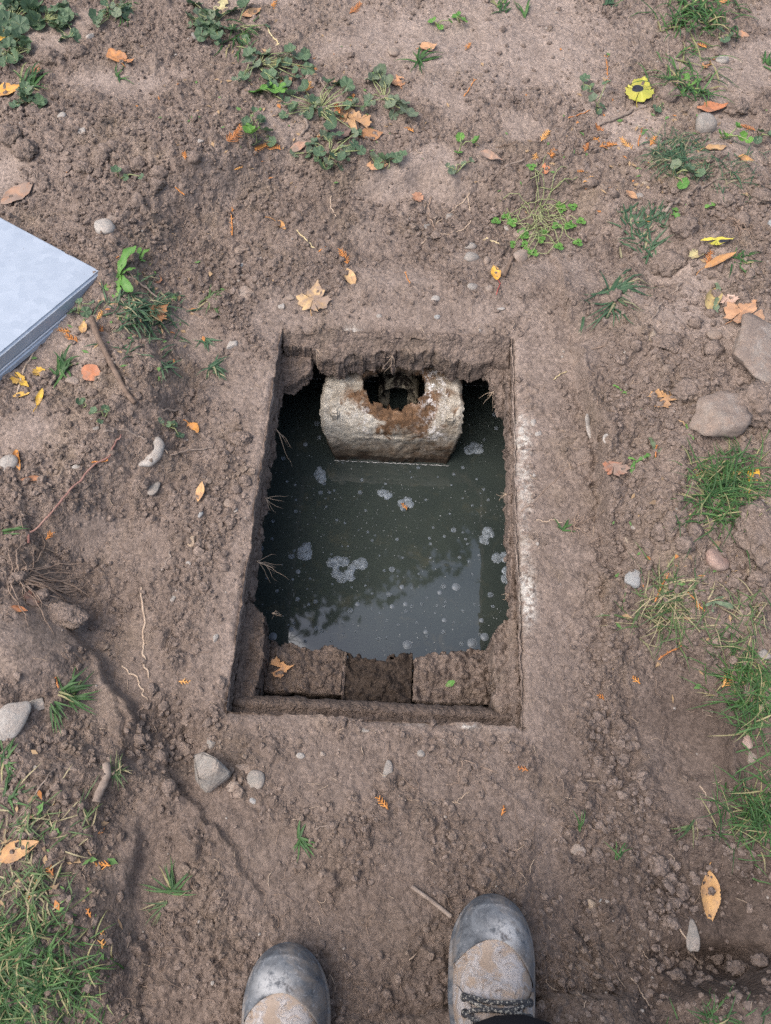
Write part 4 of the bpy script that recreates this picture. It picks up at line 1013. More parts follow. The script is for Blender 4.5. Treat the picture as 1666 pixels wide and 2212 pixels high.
# photo x, y, length, width, heading, colour, curl, roll, kind, material, stalk length factor, label
LV = [
 (252, 128, 52, 42, 125, ORANGE, .10, 0, 'oval', 'leaf', .25, 'torn orange birch leaf on bare soil at the upper left'),
 (284, 138, 22, 20, 30, ORANGE, .25, 0, 'scrap', 'leaf', 0, 'small curled orange leaf scrap right of the torn birch leaf'),
 (20, 202, 60, 40, 10, (.58, .30, .06), .15, 0, 'oval', 'leaf', 0, 'yellow-orange leaf at the left edge below the weeds'),
 (22, 78, 46, 40, 60, (.58, .33, .06), .2, 0, 'scrap', 'tar', 0, 'orange leaf with a black patch among the upper left weeds'),
 (82, 160, 26, 20, 60, RUST, .3, 0, 'oval', 'leaf', 0, 'folded rust leaf beside grass at the upper left'),
 (925, 105, 38, 28, 20, (.56, .32, .17), .12, 0, 'oval', 'leaf', .2, 'pale orange leaf beside a grass sprig near the top'),
 (860, 181, 34, 30, 110, (.50, .26, .13), .12, 0, 'oval', 'leaf', .2, 'round rusty leaf at the right end of the mallow weeds'),
 (545, 33, 42, 26, 20, (.52, .31, .16), .1, 0, 'oval', 'leaf', 0, 'dull orange leaf behind the upper mallow plant'),
 (748, 240, 66, 34, 70, TAN, .1, 2.2, 'oval', 'leaf', 0, 'tan leaf rolled into a tube in the mallow weeds'),
 (762, 256, 60, 46, 120, (.46, .28, .14), .12, 0, 'scrap', 'leaf', 0, 'flat tan leaf half under the rolled leaf'),
 (734, 284, 46, 34, 80, (.16, .11, .10), .3, 0, 'scrap', 'leaf', 0, 'crumpled dark purple-brown leaf in the mallow weeds'),
 (803, 297, 50, 38, 15, (.36, .19, .09), .35, 0, 'oval', 'leaf', .4, 'curled brown leaf below the rolled leaf'),
 (815, 363, 46, 24, 5, (.52, .30, .16), .1, 0, 'oval', 'leaf', 0, 'pale orange leaf at the lower end of the weeds'),
 (620, 183, 36, 22, 45, (.38, .21, .11), .2, 0, 'oval', 'leaf', 0, 'folded brown leaf among the upper mallow leaves'),
 (646, 326, 40, 20, 20, (.42, .24, .16), .06, 0, 'oval', 'muddyleaf', 0, 'mud-dusted pinkish leaf left of the lower weeds'),
 (480, 18, 56, 30, 65, PALEY, .15, 0, 'oval', 'leaf', 0, 'pale yellow-green leaf at the top behind the mallow plant'),
 (1383, 195, 76, 72, 70, (.40, .36, .06), .07, 0, 'maple', 'tar', .3, 'yellow maple leaf with black tar spots at the upper right'),
 (1535, 240, 72, 38, 12, (.46, .19, .09), .10, 0, 'oval', 'leaf', 0, 'orange-brown leaf lying above the half-buried grey cobble'),
 (1545, 323, 50, 26, 10, (.46, .29, .14), .08, 0, 'narrow', 'leaf', .2, 'tan pointed leaf in grass below the grey cobble'),
 (1610, 347, 34, 24, -10, (.50, .27, .10), .12, 0, 'oval', 'leaf', 0, 'small orange leaf near the right edge under the cobble'),
 (1555, 3, 44, 24, 0, (.54, .24, .09), .12, 0, 'oval', 'leaf', 0, 'orange leaf cut by the top edge of the photo'),
 (1527, 143, 28, 20, 50, (.52, .27, .12), .15, 0, 'oval', 'leaf', 0, 'small orange leaf between grass and the whitish pebble'),
 (1602, 78, 30, 20, -20, (.46, .24, .13), .1, 0, 'oval', 'muddyleaf', 0, 'faded pinkish leaf at the upper right corner'),
 (1060, 346, 50, 24, -20, (.40, .25, .17), .12, 0, 'oval', 'muddyleaf', 0, 'dusty brown leaf on soil right of the weeds'),
 (1169, 407, 24, 20, 100, (.46, .18, .08), .2, 0, 'oval', 'leaf', 0, 'small rust-red leaf at the top of the clover clump'),
 (1362, 430, 30, 18, -35, (.38, .22, .12), .2, 0, 'oval', 'leaf', 0, 'little brown leaf curled beside tan pebbles'),
 (1552, 570, 76, 22, 22, (.46, .25, .10), .12, .8, 'narrow', 'leaf', .3, 'long orange-brown leaf right of the large clod'),
 (1557, 525, 60, 28, 10, (.62, .48, .07), .1, 0, 'scrap', 'tar', 0, 'yellow leaf with a black tar spot under soil crumbs'),
 (1512, 546, 34, 20, 30, PALEY, .3, 0, 'scrap', 'leaf', 0, 'whitish yellow curled leaf scrap at the right'),
 (1538, 650, 70, 40, 65, (.42, .33, .15), .2, 1.2, 'oval', 'leaf', 0, 'curled tan-green leaf above the big flat rock'),
 (1575, 640, 36, 30, 60, (.58, .42, .34), .25, 0, 'scrap', 'leaf', 0, 'pinkish curled leaf scrap above the big flat rock'),
 (1608, 672, 82, 70, 40, (.44, .25, .14), .14, 0, 'maple', 'leaf', .2, 'large brown maple leaf above the big flat rock'),
 (1636, 690, 40, 26, 70, (.38, .23, .14), .2, 0, 'oval', 'leaf', 0, 'brown leaf tucked behind the big flat rock'),
 (1450, 857, 66, 40, 8, (.44, .26, .12), .10, 0, 'scrap', 'leaf', 0, 'torn tan leaf left of the grey boulder'),
 (1325, 1003, 46, 44, 80, (.34, .15, .085), .08, 0, 'scrap', 'muddyleaf', 0, 'rust-brown square leaf right of the tank opening'),
 (1626, 1026, 60, 28, 82, (.66, .38, .045), .2, 1.0, 'oval', 'leaf', .4, 'bright yellow-orange curled leaf right of the dense tuft'),
 (681, 640, 80, 76, 75, (.50, .34, .17), .03, 0, 'maple', 'muddyleaf', .2, 'flat tan maple leaf pressed in soil above the tank'),
 (757, 600, 54, 26, 110, (.52, .35, .18), .12, .7, 'oval', 'leaf', 0, 'tan curled leaf with a cedar sprig above the tank'),
 (607, 491, 30, 20, -35, (.44, .24, .09), .25, 1.4, 'oval', 'leaf', .8, 'brown rolled leaf with a pale stalk above the tank'),
 (1070, 595, 46, 24, 105, (.62, .36, .06), .2, .7, 'oval', 'leaf', .9, 'yellow-orange red-stemmed leaf above the tank\'s right corner'),
 (201, 810, 52, 40, -25, (.42, .17, .085), .12, 0, 'oval', 'leaf', 0, 'reddish brown leaf left of the long dark stick'),
 (55, 830, 46, 24, -40, YEL, .2, 0, 'scrap', 'leaf', .3, 'yellow leaf scrap below the lid, left one'),
 (93, 812, 28, 18, -40, YEL, .2, 0, 'scrap', 'leaf', 0, 'small yellow leaf tip below the lid'),
 (88, 860, 44, 16, 70, YEL, .2, .6, 'narrow', 'leaf', .3, 'yellow crescent leaf scrap below the lid'),
 (48, 855, 36, 14, 10, (.56, .36, .08), .2, .6, 'narrow', 'leaf', 0, 'ochre leaf shred lowest of the yellow scraps'),
 (352, 672, 48, 32, 40, (.50, .24, .10), .35, 0, 'scrap', 'leaf', .4, 'curled orange-brown leaf in cut grass beside the lid'),
 (343, 607, 24, 16, 80, (.36, .16, .08), .3, 0, 'oval', 'leaf', 0, 'small dark rust leaf between dandelion leaves and cut grass'),
 (184, 713, 30, 18, 80, (.48, .30, .12), .2, 0, 'oval', 'leaf', 0, 'tan leaf under grass just below the lid corner'),
 (420, 931, 36, 28, -45, (.54, .25, .06), .15, 0, 'oval', 'leaf', .5, 'orange leaf with curved stalk left of the tank'),
 (435, 1067, 50, 19, 78, (.56, .34, .16), .08, 0, 'narrow', 'leaf', 0, 'narrow tan leaf upright on soil left of the tank'),
 (42, 998, 54, 22, -80, (.48, .22, .05), .1, 1.6, 'oval', 'leaf', 0, 'orange rolled leaf leaning on the round grey cobble'),
 (75, 1037, 56, 14, 8, (.36, .18, .10), .15, .8, 'narrow', 'leaf', 0, 'thin brown leaf sliver below the round grey cobble'),
 (82, 1296, 34, 30, 30, (.36, .16, .10), .3, 0, 'scrap', 'muddyleaf', 0, 'crumpled red-brown leaf beside the bundle of roots'),
 (44, 1318, 34, 16, 0, (.46, .19, .08), .2, 0, 'oval', 'leaf', 0, 'rusty leaf half buried below the bundle of roots'),
 (45, 1838, 92, 42, 22, (.46, .27, .12), .10, .5, 'oval', 'leaf', 0, 'big tan leaf on soil at the lower left edge'),
 (1530, 1938, 108, 48, -88, (.52, .31, .13), .10, .5, 'oval', 'leaf', .3, 'upright tan leaf with stalk in the lower right hollow'),
 (42, 425, 78, 44, 28, (.33, .19, .12), .04, 0, 'oval', 'muddyleaf', 0, 'mud-caked brown leaf above the lid\'s far edge'),
 (1590, 1025, 20, 14, 10, (.48, .30, .12), .1, 0, 'oval', 'leaf', 0, 'small tan leaf inside the dense green tuft'),
 (912, 430, 30, 18, 0, (.44, .24, .15), .2, 0, 'scrap', 'leaf', 0, 'small pinkish leaf scrap on the slope above the tank'),
]
for k, (px, py, L, W, an, colr, curl, roll, kind, mt, stk, lab) in enumerate(LV):
    m = metres(px, py, .02); x, y, z = spot(px, py)
    fore = 1.0 + .25*smooth(900, 0, py)*abs(math.sin(R(an)))
    spots = None
    if mt == 'tar': spots = [(-.07, -.13, .16), (.30, .17, .10)] if kind == 'maple' else [(.15, .1, .25)]
    me = leaf_mesh('fallen_leaf', kind, L*m*fore, W*m, curl, roll, 900 + k, spots, torn=.12 if kind == 'oval' and k % 3 == 0 else 0)
    zz = float(full_height(np.array([x]), np.array([y]))[0])
    # lie along the slope of the ground
    e = L*m*.35; nx_ = (gz(x - e, y) - gz(x + e, y)); ny_ = (gz(x, y - e) - gz(x, y + e))
    nrm = Vector((nx_, ny_, 2*e)).normalized()
    q = Vector((0, 0, 1)).rotation_difference(nrm) @ Matrix.Rotation(gdir(px, py, an) - math.pi/2, 4, 'Z').to_quaternion() @ Matrix.Rotation(rnd.uniform(-.10, .10), 4, 'Y').to_quaternion()
    o = link('fallen_leaf', me, M[mt], None, (x, y, max(z, zz) + .003), None, None, colr)
    o.rotation_mode = 'QUATERNION'; o.rotation_quaternion = q
    tag(o, lab, 'leaf', 'fallen autumn leaves')
    if stk:
        b = Bag(); l = L*m*stk; z0 = float(np.median([p.co.z for p in me.vertices]))*.6
        b.tube([(0, -L*m*fore*.5 + .002, z0 + .001), (.05*l, -L*m*fore*.5 - .35*l, z0 + .003), (.16*l*(-1)**k, -L*m*fore*.5 - .7*l, .003), (.3*l*(-1)**k, -L*m*fore*.5 - l, .001)], [.0009, .0008, .0008, .0010], 5)
        link('leaf_stalk', b.mesh('leaf_stalk'), M['stalk'], o, color=(.45, .10, .09) if 'red-stemmed' in lab else colr)
# crumpled leaf on the block inside the opening, and a green one beside it
def in_tank_leaf(px, py, z, L, W, an, colr, curl, lab, kind='scrap', mat='leaf'):
    x, y = survey(px, py, z); m = metres(px, py, z)
    x2, y2 = survey(px + 12*math.cos(R(an)), py - 12*math.sin(R(an)), z)
    o = link('fallen_leaf', leaf_mesh('fallen_leaf', kind, L*m, W*m, curl, 0, int(px)), M[mat], None, (x, y, z + .004), (0, 0, math.atan2(y2 - y, x2 - x) - math.pi/2), None, colr)
    tag(o, lab, 'leaf', 'fallen autumn leaves'); return o
in_tank_leaf(617, 1442, -.114, 44, 36, 10, (.52, .28, .12), .3, 'crumpled orange leaf on the left block inside the tank opening')
in_tank_leaf(973, 1478, -.112, 26, 14, 30, (.10, .26, .05), .12, 'small green leaf on the right block inside the tank opening', 'narrow')

# ================================================================== CEDAR SPRIGS
t = NT('dry_cedar'); M['cedar'] = t.out(t.mix(t.ramp(t.noise(150, 3), [(.35, 0), (.7, .6)]), t.objcol(), t.mix(1.0, t.objcol(), (.6, .45, .35), 'MULTIPLY')), .7, .3)
def cedar_mesh(name, L, seed, long=False):
    r_ = random.Random(seed); b = Bag()
    def chain(p, d, l, w):
        n = max(3, int(l/.0028)); pts = []; rad = []
        a = d; q = Vector(p)
        for i in range(n + 1):
            pts.append((q.x, q.y, .0012 + .0016*math.sin(i*.7) + q.z)); rad.append(w*(1.15 if i % 2 else .72)*(1 - .45*i/n))
            a += r_.uniform(-.07, .07); q = q + Vector((math.cos(a), math.sin(a), 0))*(l/n)
        b.tube(pts, rad, 5, .55); return pts
    main = chain((0, -L/2, 0), math.pi/2, L, .0017 if long else .0014)
    if not long:
        n = len(main)
        for i in range(1, n - 1):
            f = i/n; side = 1 if i % 2 else -1
            chain((main[i][0], main[i][1], 0), math.pi/2 - side*r_.uniform(.6, .85), L*(.42 - .30*f)*r_.uniform(.8, 1.15), .0013)
    else:
        for i in range(2, len(main) - 1, 5): chain((main[i][0], main[i][1], 0), math.pi/2 + r_.choice((-1, 1))*.8, L*.06, .0011)
        for s in (-.6, .6): chain(main[-2], math.pi/2 + s, L*.12, .0012)
    return b.mesh(name)
CE = [(1311, 155, 66, 92, 1), (1257, 248, 62, 18, 1), (1175, 299, 32, 60, 0), (1293, 281, 26, 140, 0), (1288, 304, 26, 100, 0), (1311, 315, 36, 20, 0), (1353, 313, 34, 130, 0), (1378, 299, 44, 92, 1), (1409, 308, 26, 60, 0), (1187, 338, 36, 65, 0), (1157, 346, 24, 110, 0), (1614, 281, 30, 160, 0),
      (1515, 106, 20, 150, 0), (1250, 373, 22, 0, 0), (1268, 396, 24, 30, 0), (769, 20, 36, 40, 0), (591, 14, 26, 50, 0), (1010, 103, 20, 60, 0), (1014, 196, 46, 55, 1), (521, 356, 52, 40, 0), (557, 349, 46, 20, 0), (589, 335, 50, 150, 0), (667, 191, 36, 70, 0), (730, 241, 30, 120, 0), (885, 286, 20, 150, 0),
      (150, 371, 16, 60, 0), (393, 454, 52, 145, 1), (269, 558, 34, 25, 1), (510, 468, 104, 80, 1), (422, 421, 22, 100, 0), (218, 687, 26, 60, 0), (221, 715, 22, 90, 0), (139, 716, 28, 170, 0), (156, 733, 36, 150, 0), (524, 403, 18, 20, 0), (1531, 559, 38, 70, 0), (1396, 898, 34, 110, 0),
      (112, 1156, 30, 50, 0), (218, 1001, 36, 5, 1), (1411, 982, 30, 95, 1), (1513, 1026, 50, 165, 0), (1425, 1274, 74, 65, 1), (1505, 1308, 56, 125, 1), (1450, 1404, 86, 38, 1), (1372, 1469, 26, 140, 0), (1304, 1513, 34, 145, 0), (1569, 1469, 50, 55, 0), (1129, 1663, 24, 165, 0), (827, 1736, 36, 130, 0),
      (1086, 1751, 22, 75, 0), (400, 1473, 26, 0, 0), (126, 1477, 26, 110, 1), (226, 1869, 34, 175, 0), (194, 1971, 22, 110, 0), (224, 2029, 34, 95, 0), (109, 1876, 34, 120, 0), (72, 1930, 40, 60, 1), (745, 560, 44, 110, 0), (881, 605, 34, 120, 1), (1265, 320, 24, 80, 0), (697, 543, 20, 35, 1)]
CC = [(.62, .28, .075), (.56, .24, .07), (.66, .36, .12), (.48, .20, .07)]
for k, (px, py, L, an, lg) in enumerate(CE):
    m = metres(px, py, .02); x, y, z = spot(px, py)
    zz = float(full_height(np.array([x]), np.array([y]))[0])
    fore = 1.0 + .3*smooth(900, 0, py)*abs(math.sin(R(an)))
    colr = CC[k % 4] if not lg else CC[(k % 2)*2 + 1]
    head = ('long thin rust cedar twig' if L > 45 else 'thin cedar twig') if lg else ('bright orange cedar sprig' if k % 4 == 0 else 'feathery orange cedar sprig' if L > 30 else 'small orange cedar sprig')
    o = link('cedar_sprig', cedar_mesh('cedar_sprig', L*m*fore, 40 + k, lg), M['cedar'], None, (x, y, max(z, zz) + .001), (0, 0, gdir(px, py, an) - math.pi/2), None, colr)
    tag(o, place_label(head, px, py), 'cedar sprig', 'dry cedar sprigs')

# ================================================================== STICKS AND ROOTS
def bark(name, a, b_):
    t = NT(name); n = t.noise(60, 5, .7); w = t.noise(260, 3, .6)
    t.bump(w, .7, .001); return t.out(t.mix(t.ramp(n, [(.35, 0), (.65, 1)]), a, b_), .85, .2)
M['bark'] = bark('dark_bark', (.10, .068, .05), (.20, .145, .11)); M['greybark'] = bark('grey_bark', (.17, .13, .105), (.28, .225, .185)); M['redbark'] = bark('red_bark', (.22, .10, .085), (.30, .19, .15))
M['root'] = bark('pale_root', (.34, .25, .18), (.46, .36, .27)); M['droot'] = bark('brown_root', (.20, .14, .105), (.31, .23, .175)); M['straw'] = bark('straw', (.50, .40, .22), (.60, .50, .30))
def ground_path(pts, lift, wig=.0, seed=0, n=None):
    """points in photo units draped over the ground"""
    n = n or max(6, (len(pts) - 1)*6); out = []
    for i in range(n + 1):
        f = i/n*(len(pts) - 1); j = min(int(f), len(pts) - 2); g = f - j
        a = pts[j][0]*(1 - g) + pts[j + 1][0]*g; b = pts[j][1]*(1 - g) + pts[j + 1][1]*g
        x, y, z = spot(a, b)
        x += 2.6*wig*float(vn(i*.31 + seed*7.3, 1.0, 1, 5)) + wig*float(vn(i*.9, seed*3.1, 1, 6)); y += 2.2*wig*float(vn(i*.37, seed*5.7, 1, 7))
        out.append((x, y, float(full_height(np.array([x]), np.array([y]))[0]) + lift))
    return out
def straight_lift(p):                          # a stiff stick rests on high points
    z0, z1 = p[0][2], p[-1][2]; n = len(p) - 1
    d = max(q[2] - (z0 + (z1 - z0)*i/n) for i, q in enumerate(p))
    return [(q[0], q[1], z0 + (z1 - z0)*i/n + d*.55) for i, q in enumerate(p)]
TW = [ # points, width in photo units at both ends, material, stiff, name, category, label
 ([(204, 699), (218, 740), (248, 801), (274, 850), (300, 886)], 13, 9, 'bark', 1, 'stick', 'long dark stick running down from under the lid'),
 ([(71, 1178), (136, 1098), (173, 1054), (204, 1020), (252, 979), (270, 950)], 5, 4, 'redbark', 1, 'twig', 'slender red twig lying across the soil left of the tank'),
 ([(308, 1272), (313, 1351), (313, 1388), (311, 1419), (321, 1463)], 5, 4, 'root', 0, 'root', 'tall pale root standing out on the soil at the left'),
 ([(267, 1438), (292, 1463), (308, 1490), (318, 1514)], 4, 3, 'root', 0, 'root', 'short pale root below the tall pale root'),
 ([(318, 1517), (308, 1532), (296, 1546)], 4, 3, 'droot', 0, 'root', 'brown root piece above the dug hollow at the left'),
 ([(236, 1652), (231, 1690), (216, 1735)], 17, 18, 'greybark', 1, 'stick', 'thick bark stick lying on soil at the left'),
 ([(889, 1915), (932, 1946), (975, 1981)], 8, 10, 'greybark', 1, 'stick', 'broken-off stick above the right boot\'s toe'),
 ([(1290, 274), (1340, 256), (1366, 238), (1394, 234)], 6, 9, 'greybark', 1, 'stick', 'bent grey stick below the yellow spotted maple leaf'),
 ([(1474, 86), (1476, 110), (1474, 137)], 5, 5, 'bark', 0, 'twig', 'short dark twig beside grass at the upper right'),
 ([(1440, 98), (1443, 140), (1443, 176)], 4, 4, 'greybark', 0, 'twig', 'thin grey twig upright beside the yellow spotted leaf'),
 ([(1533, 397), (1500, 415), (1478, 428), (1450, 448), (1436, 468)], 6, 9, 'greybark', 0, 'root', 'grey root with a pale cut end at the right'),
 ([(1474, 613), (1448, 642)], 5, 4, 'greybark', 0, 'twig', 'short grey twig above the clods at the right'),
 ([(1427, 656), (1420, 672), (1409, 692)], 6, 4, 'greybark', 0, 'twig', 'curved grey twig piece right of the flattened tuft'),
 ([(371, 987), (420, 980), (463, 968)], 3, 4, 'greybark', 1, 'twig', 'thin grey twig right of the crescent-shaped stone'),
 ([(338, 960), (352, 970), (366, 984)], 3, 3, 'root', 1, 'twig', 'short pale twig lying over the crescent-shaped stone'),
 ([(372, 1194), (362, 1215), (350, 1234)], 4, 5, 'greybark', 1, 'twig', 'short grey twig left of the tan blocky stone'),
 ([(360, 895), (400, 896)], 4, 5, 'greybark', 1, 'twig', 'small grey twig above the little mallow plant'),
 ([(1194, 820), (1223, 803)], 2.5, 2, 'straw', 1, 'straw', 'yellow straw stalk right of the tank\'s far corner'),
 ([(1280, 755), (1305, 750)], 3, 3, 'droot', 1, 'twig', 'tiny brown twig right of the tank\'s far corner'),
 ([(230, 940), (262, 935), (300, 945), (320, 953)], 5, 4, 'greybark', 0, 'twig', 'brown twig left of the crescent-shaped stone'),
 ([(1600, 455), (1590, 490)], 6, 5, 'droot', 1, 'twig', 'brown twig near the right edge above the long leaf'),
 ([(262, 582), (300, 615), (345, 650)], 5, 4, 'greybark', 1, 'twig', 'thin straight twig across the grass beside the lid'),
 ([(345, 640), (380, 655), (440, 690)], 3, 3, 'droot', 0, 'root', 'fine brown root right of the cut grass'),
 ([(1106, 560), (1098, 580), (1090, 600)], 8, 7, 'bark', 1, 'stick', 'stubby dark stick right of the red-stemmed leaf'),
 ([(930, 425), (926, 470), (940, 500)], 4, 3, 'droot', 0, 'root', 'brown root on the slope above the tank'),
 ([(1010, 425), (1018, 480), (1000, 500), (950, 510), (912, 530)], 3, 2.5, 'root', 0, 'root', 'long looping pale root on the slope above the tank'),
 ([(1015, 420), (990, 450), (940, 485)], 3, 2, 'root', 0, 'root', 'straight pale root on the slope above the tank'),
 ([(716, 425), (715, 450), (725, 475)], 3, 2, 'root', 0, 'root', 'short curved root above the flat tan maple leaf'),
 ([(640, 500), (665, 525), (680, 540)], 3, 2.5, 'straw', 0, 'straw', 'bent straw stalk near the brown rolled leaf'),
 ([(1045, 522), (1070, 528), (1078, 538)], 3, 2, 'straw', 0, 'straw', 'pale straw bit left of the dusty cobble'),
 ([(740, 570), (750, 600), (735, 625), (700, 660)], 2.5, 2, 'bark', 0, 'root', 'thin dark root over the flat tan maple leaf'),
 ([(1075, 1668), (1000, 1640), (990, 1690), (965, 1695)], 2.5, 2, 'droot', 0, 'root', 'fine branching root below the tank'),
 ([(680, 1790), (720, 1780), (733, 1770)], 4, 3, 'greybark', 0, 'twig', 'thin peeled twig above the small lone grass tuft'),
 ([(980, 1736), (1000, 1722), (1012, 1712)], 2.5, 2, 'root', 0, 'root', 'pale root bit right of the long sunk stone'),
 ([(1215, 1780), (1240, 1785), (1330, 1800)], 2, 1.5, 'droot', 0, 'root', 'hair-thin root at the lower right'),
 ([(1360, 2110), (1390, 2150), (1405, 2180)], 3, 3, 'root', 0, 'root', 'pale root with a white tip right of the right boot'),
 ([(1470, 2000), (1490, 2050), (1504, 2080)], 4, 3, 'root', 0, 'root', 'pale root beside the jagged upright stone'),
 ([(1512, 1700), (1530, 1725), (1555, 1740)], 3, 2, 'root', 0, 'root', 'bowed pale root at the lower right grass'),
 ([(1160, 1125), (1180, 1128), (1195, 1122), (1218, 1132)], 3, 2, 'root', 0, 'root', 'zigzag pale root right of the opening'),
 ([(1370, 1060), (1340, 1080), (1300, 1110), (1250, 1135)], 2, 1.5, 'droot', 0, 'root', 'fine root running over the right bank'),
 ([(1128, 1105), (1230, 1010), (1350, 990)], 2, 1.5, 'droot', 0, 'root', 'long hair-thin root right of the tank'),
 ([(100, 725), (60, 790), (40, 850)], 5, 4, 'root', 0, 'root', 'pale stem below the lid beside yellow scraps'),
 ([(30, 1780), (130, 1660), (175, 1665)], 3, 5, 'greybark', 0, 'twig', 'grey twig above the lower left grass'),
 ([(690, 170), (705, 200), (720, 235)], 5, 4, 'greybark', 0, 'twig', 'woody brown stem among the mallow weeds'),
 ([(655, 250), (668, 275), (650, 300)], 7, 5, 'greybark', 0, 'twig', 'knobbly brown twig in the mallow weeds'),
 ([(1070, 320), (1110, 315), (1122, 312)], 3, 3, 'bark', 0, 'twig', 'dark thin twig on the far bare soil'),
 ([(1085, 372), (1130, 352)], 4, 4, 'greybark', 1, 'twig', 'straight brown twig right of the dusty leaf'),
 ([(1240, 280), (1255, 305), (1266, 320)], 3, 3, 'greybark', 0, 'twig', 'thin bent twig between cedar sprigs'),
 ([(1203, 180), (1215, 205), (1225, 220)], 3, 3, 'greybark', 0, 'twig', 'short grey twig on far bare soil'),
 ([(575, 60), (605, 105), (600, 108)], 3, 3, 'straw', 0, 'root', 'whitish root end of the upper mallow plant'),
 ([(1640, 400), (1610, 460), (1600, 470)], 3, 3, 'droot', 0, 'root', 'thin root at the right edge'),
]
for k, (pts, w0, w1, mt, stiff, nm, lab) in enumerate(TW):
    m = metres(*pts[0], .02); wig = .0 if w0 > 7 else .0012
    r0, r1 = w0*m/2, w1*m/2
    p = ground_path(pts, max(r0, .0008)*(.75 if stiff else .5), wig, k, max(8, int(len(pts)*7)))
    if stiff: p = straight_lift(p)
    n = len(p)
    kn = .05 if w0 > 7 else .12
    rad = [(r0 + (r1 - r0)*i/(n - 1))*(1 + kn*math.sin(i*1.3 + k) + kn*rnd.uniform(-1, 1)) for i in range(n)]
    b = Bag(); b.tube(p, rad, 9 if w0 > 7 else 6)
    c0 = Vector(p[n//2]); me = b.mesh(nm); me.transform(Matrix.Translation(-c0))
    o = link(nm, me, M[mt], None, tuple(c0))
    tag(o, lab, 'stick' if nm == 'stick' else nm, 'sticks, twigs and roots')
def root_bundle(name, px, py, n, L, label, mat, seed, fan=(0, 360), w=.0009, lift=.012):
    r_ = random.Random(seed); root = spot(px, py); b = Bag(); m = metres(px, py)
    for i in range(n):
        a = gdir(px, py, r_.uniform(*fan)); l = L*m*r_.uniform(.4, 1.0); q = [root[0] + r_.uniform(-.1, .1)*L*m, root[1] + r_.uniform(-.1, .1)*L*m]; pts = []
        for j in range(9):
            z = float(full_height(np.array([q[0]]), np.array([q[1]]))[0]) + lift*math.sin(math.pi*j/8)*r_.uniform(.3, 1) + .001
            pts.append((q[0], q[1], z)); a += r_.uniform(-.45, .45); q[0] += math.cos(a)*l/8; q[1] += math.sin(a)*l/8
        b.tube(pts, [w*(1.3 - .8*j/8) for j in range(9)], 5)
    me = b.mesh(name); me.transform(Matrix.Translation((-root[0], -root[1], -root[2])))
    o = link(name, me, M[mat], None, root); tag(o, label, 'root', 'sticks, twigs and roots'); return o
root_bundle('root_bundle', 40, 1250, 34, 150, 'tangled bundle of brown roots at the left edge', 'droot', 5, (-70, 70))
root_bundle('root_bundle', 1590, 490, 18, 70, 'fine tangled roots under the yellow tar-spotted leaf', 'droot', 6, (0, 360), .0008)
root_bundle('root_bundle', 1240, 1140, 12, 50, 'small root tangle right of the tank opening', 'droot', 7, (0, 360), .0007)
root_bundle('root_bundle', 560, 1380, 10, 60, 'hair roots hanging inside the near left corner of the opening', 'droot', 8, (60, 140), .0006) if False else None
def hanging_root(pts3, w, label):
    b = Bag(); b.tube(pts3, [w*(1 - .6*i/(len(pts3) - 1)) for i in range(len(pts3))], 5)
    o = link('root', b.mesh('root'), M['root']); tag(o, label, 'root', 'roots hanging into the tank'); return o
hr = random.Random(3)
def hang(x, y, z, dx, dy, l, lab, n=3):
    b = Bag()
    for i in range(n):
        q = Vector((x, y, z)); d = Vector((dx + hr.uniform(-.5, .5), dy + hr.uniform(-.5, .5), hr.uniform(-.9, -.1))).normalized(); pts = []
        ll = l*hr.uniform(.5, 1.1)
        for j in range(8):
            pts.append(tuple(q)); d = (d + Vector((hr.uniform(-.4, .4), hr.uniform(-.4, .4), hr.uniform(-.5, .2)))).normalized(); q = q + d*(ll/7)
        b.tube(pts, [.0005*(1.2 - .8*j/7) for j in range(8)], 4)
    o = link('root', b.mesh('root'), M['root']); tag(o, lab, 'root', 'roots hanging into the tank')
hang(X0 + .004, .69, -.05, 1, 0, .06, 'forked pale root reaching from the opening\'s left wall', 5)
hang(X0 + .003, .86, -.06, 1, -.4, .10, 'thin white root over the water from the upper left wall', 3)
hang(X0 + .004, .555, -.05, 1, 0, .07, 'tuft of white rootlets on the lower left wall', 8)
hang(-.236, .46, -.07, .6, .2, .04, 'rootlets at the broken left ledge', 6)
hang(X1 - .006, .73, -.06, -1, 0, .03, 'brown rootlets on the right wall of the opening', 6)
hang(X1 - .03, .985, -.07, -.6, -.4, .05, 'white cobweb-like roots in the far right corner', 6)
hang(X1 - .006, .52, -.06, -1, 0, .03, 'curled rootlet low on the right wall', 3)
hang(-.04, 1.025, -.015, .1, -.3, .05, 'pale branching root on the far wall above the baffle', 5)
hang(-.20, 1.03, -.01, .4, -.5, .05, 'pale roots on the far left wall', 5)

# ================================================================== GRASS
def grass_material(name, lo, hi, straw, sfrac):
    t = NT(name); i = t.island(); n = t.noise(60, 3)
    c = t.ramp(i, [(0, lo), (1 - sfrac - .08, hi), (1 - sfrac + .02, straw), (1, straw)])
    c = t.mix(1.0, c, t.ramp(n, [(.3, .75), (.7, 1.2)]), 'MULTIPLY')
    m = t.out(c, .5, .35)
    tr = t.n.new('ShaderNodeBsdfTranslucent'); mx = t.n.new('ShaderNodeMixShader'); mx.inputs[0].default_value = .25
    t.l.new(c, tr.inputs[0]); t.l.new(t.b.outputs[0], mx.inputs[1]); t.l.new(tr.outputs[0], mx.inputs[2]); t.l.new(mx.outputs[0], t.n['Material Output'].inputs[0])
    return m
M['grass'] = grass_material('green_grass', (.028, .075, .024), (.085, .18, .05), (.34, .30, .15), .14)
M['drygrass'] = grass_material('half_dry_grass', (.045, .095, .035), (.12, .18, .065), (.36, .31, .18), .38)
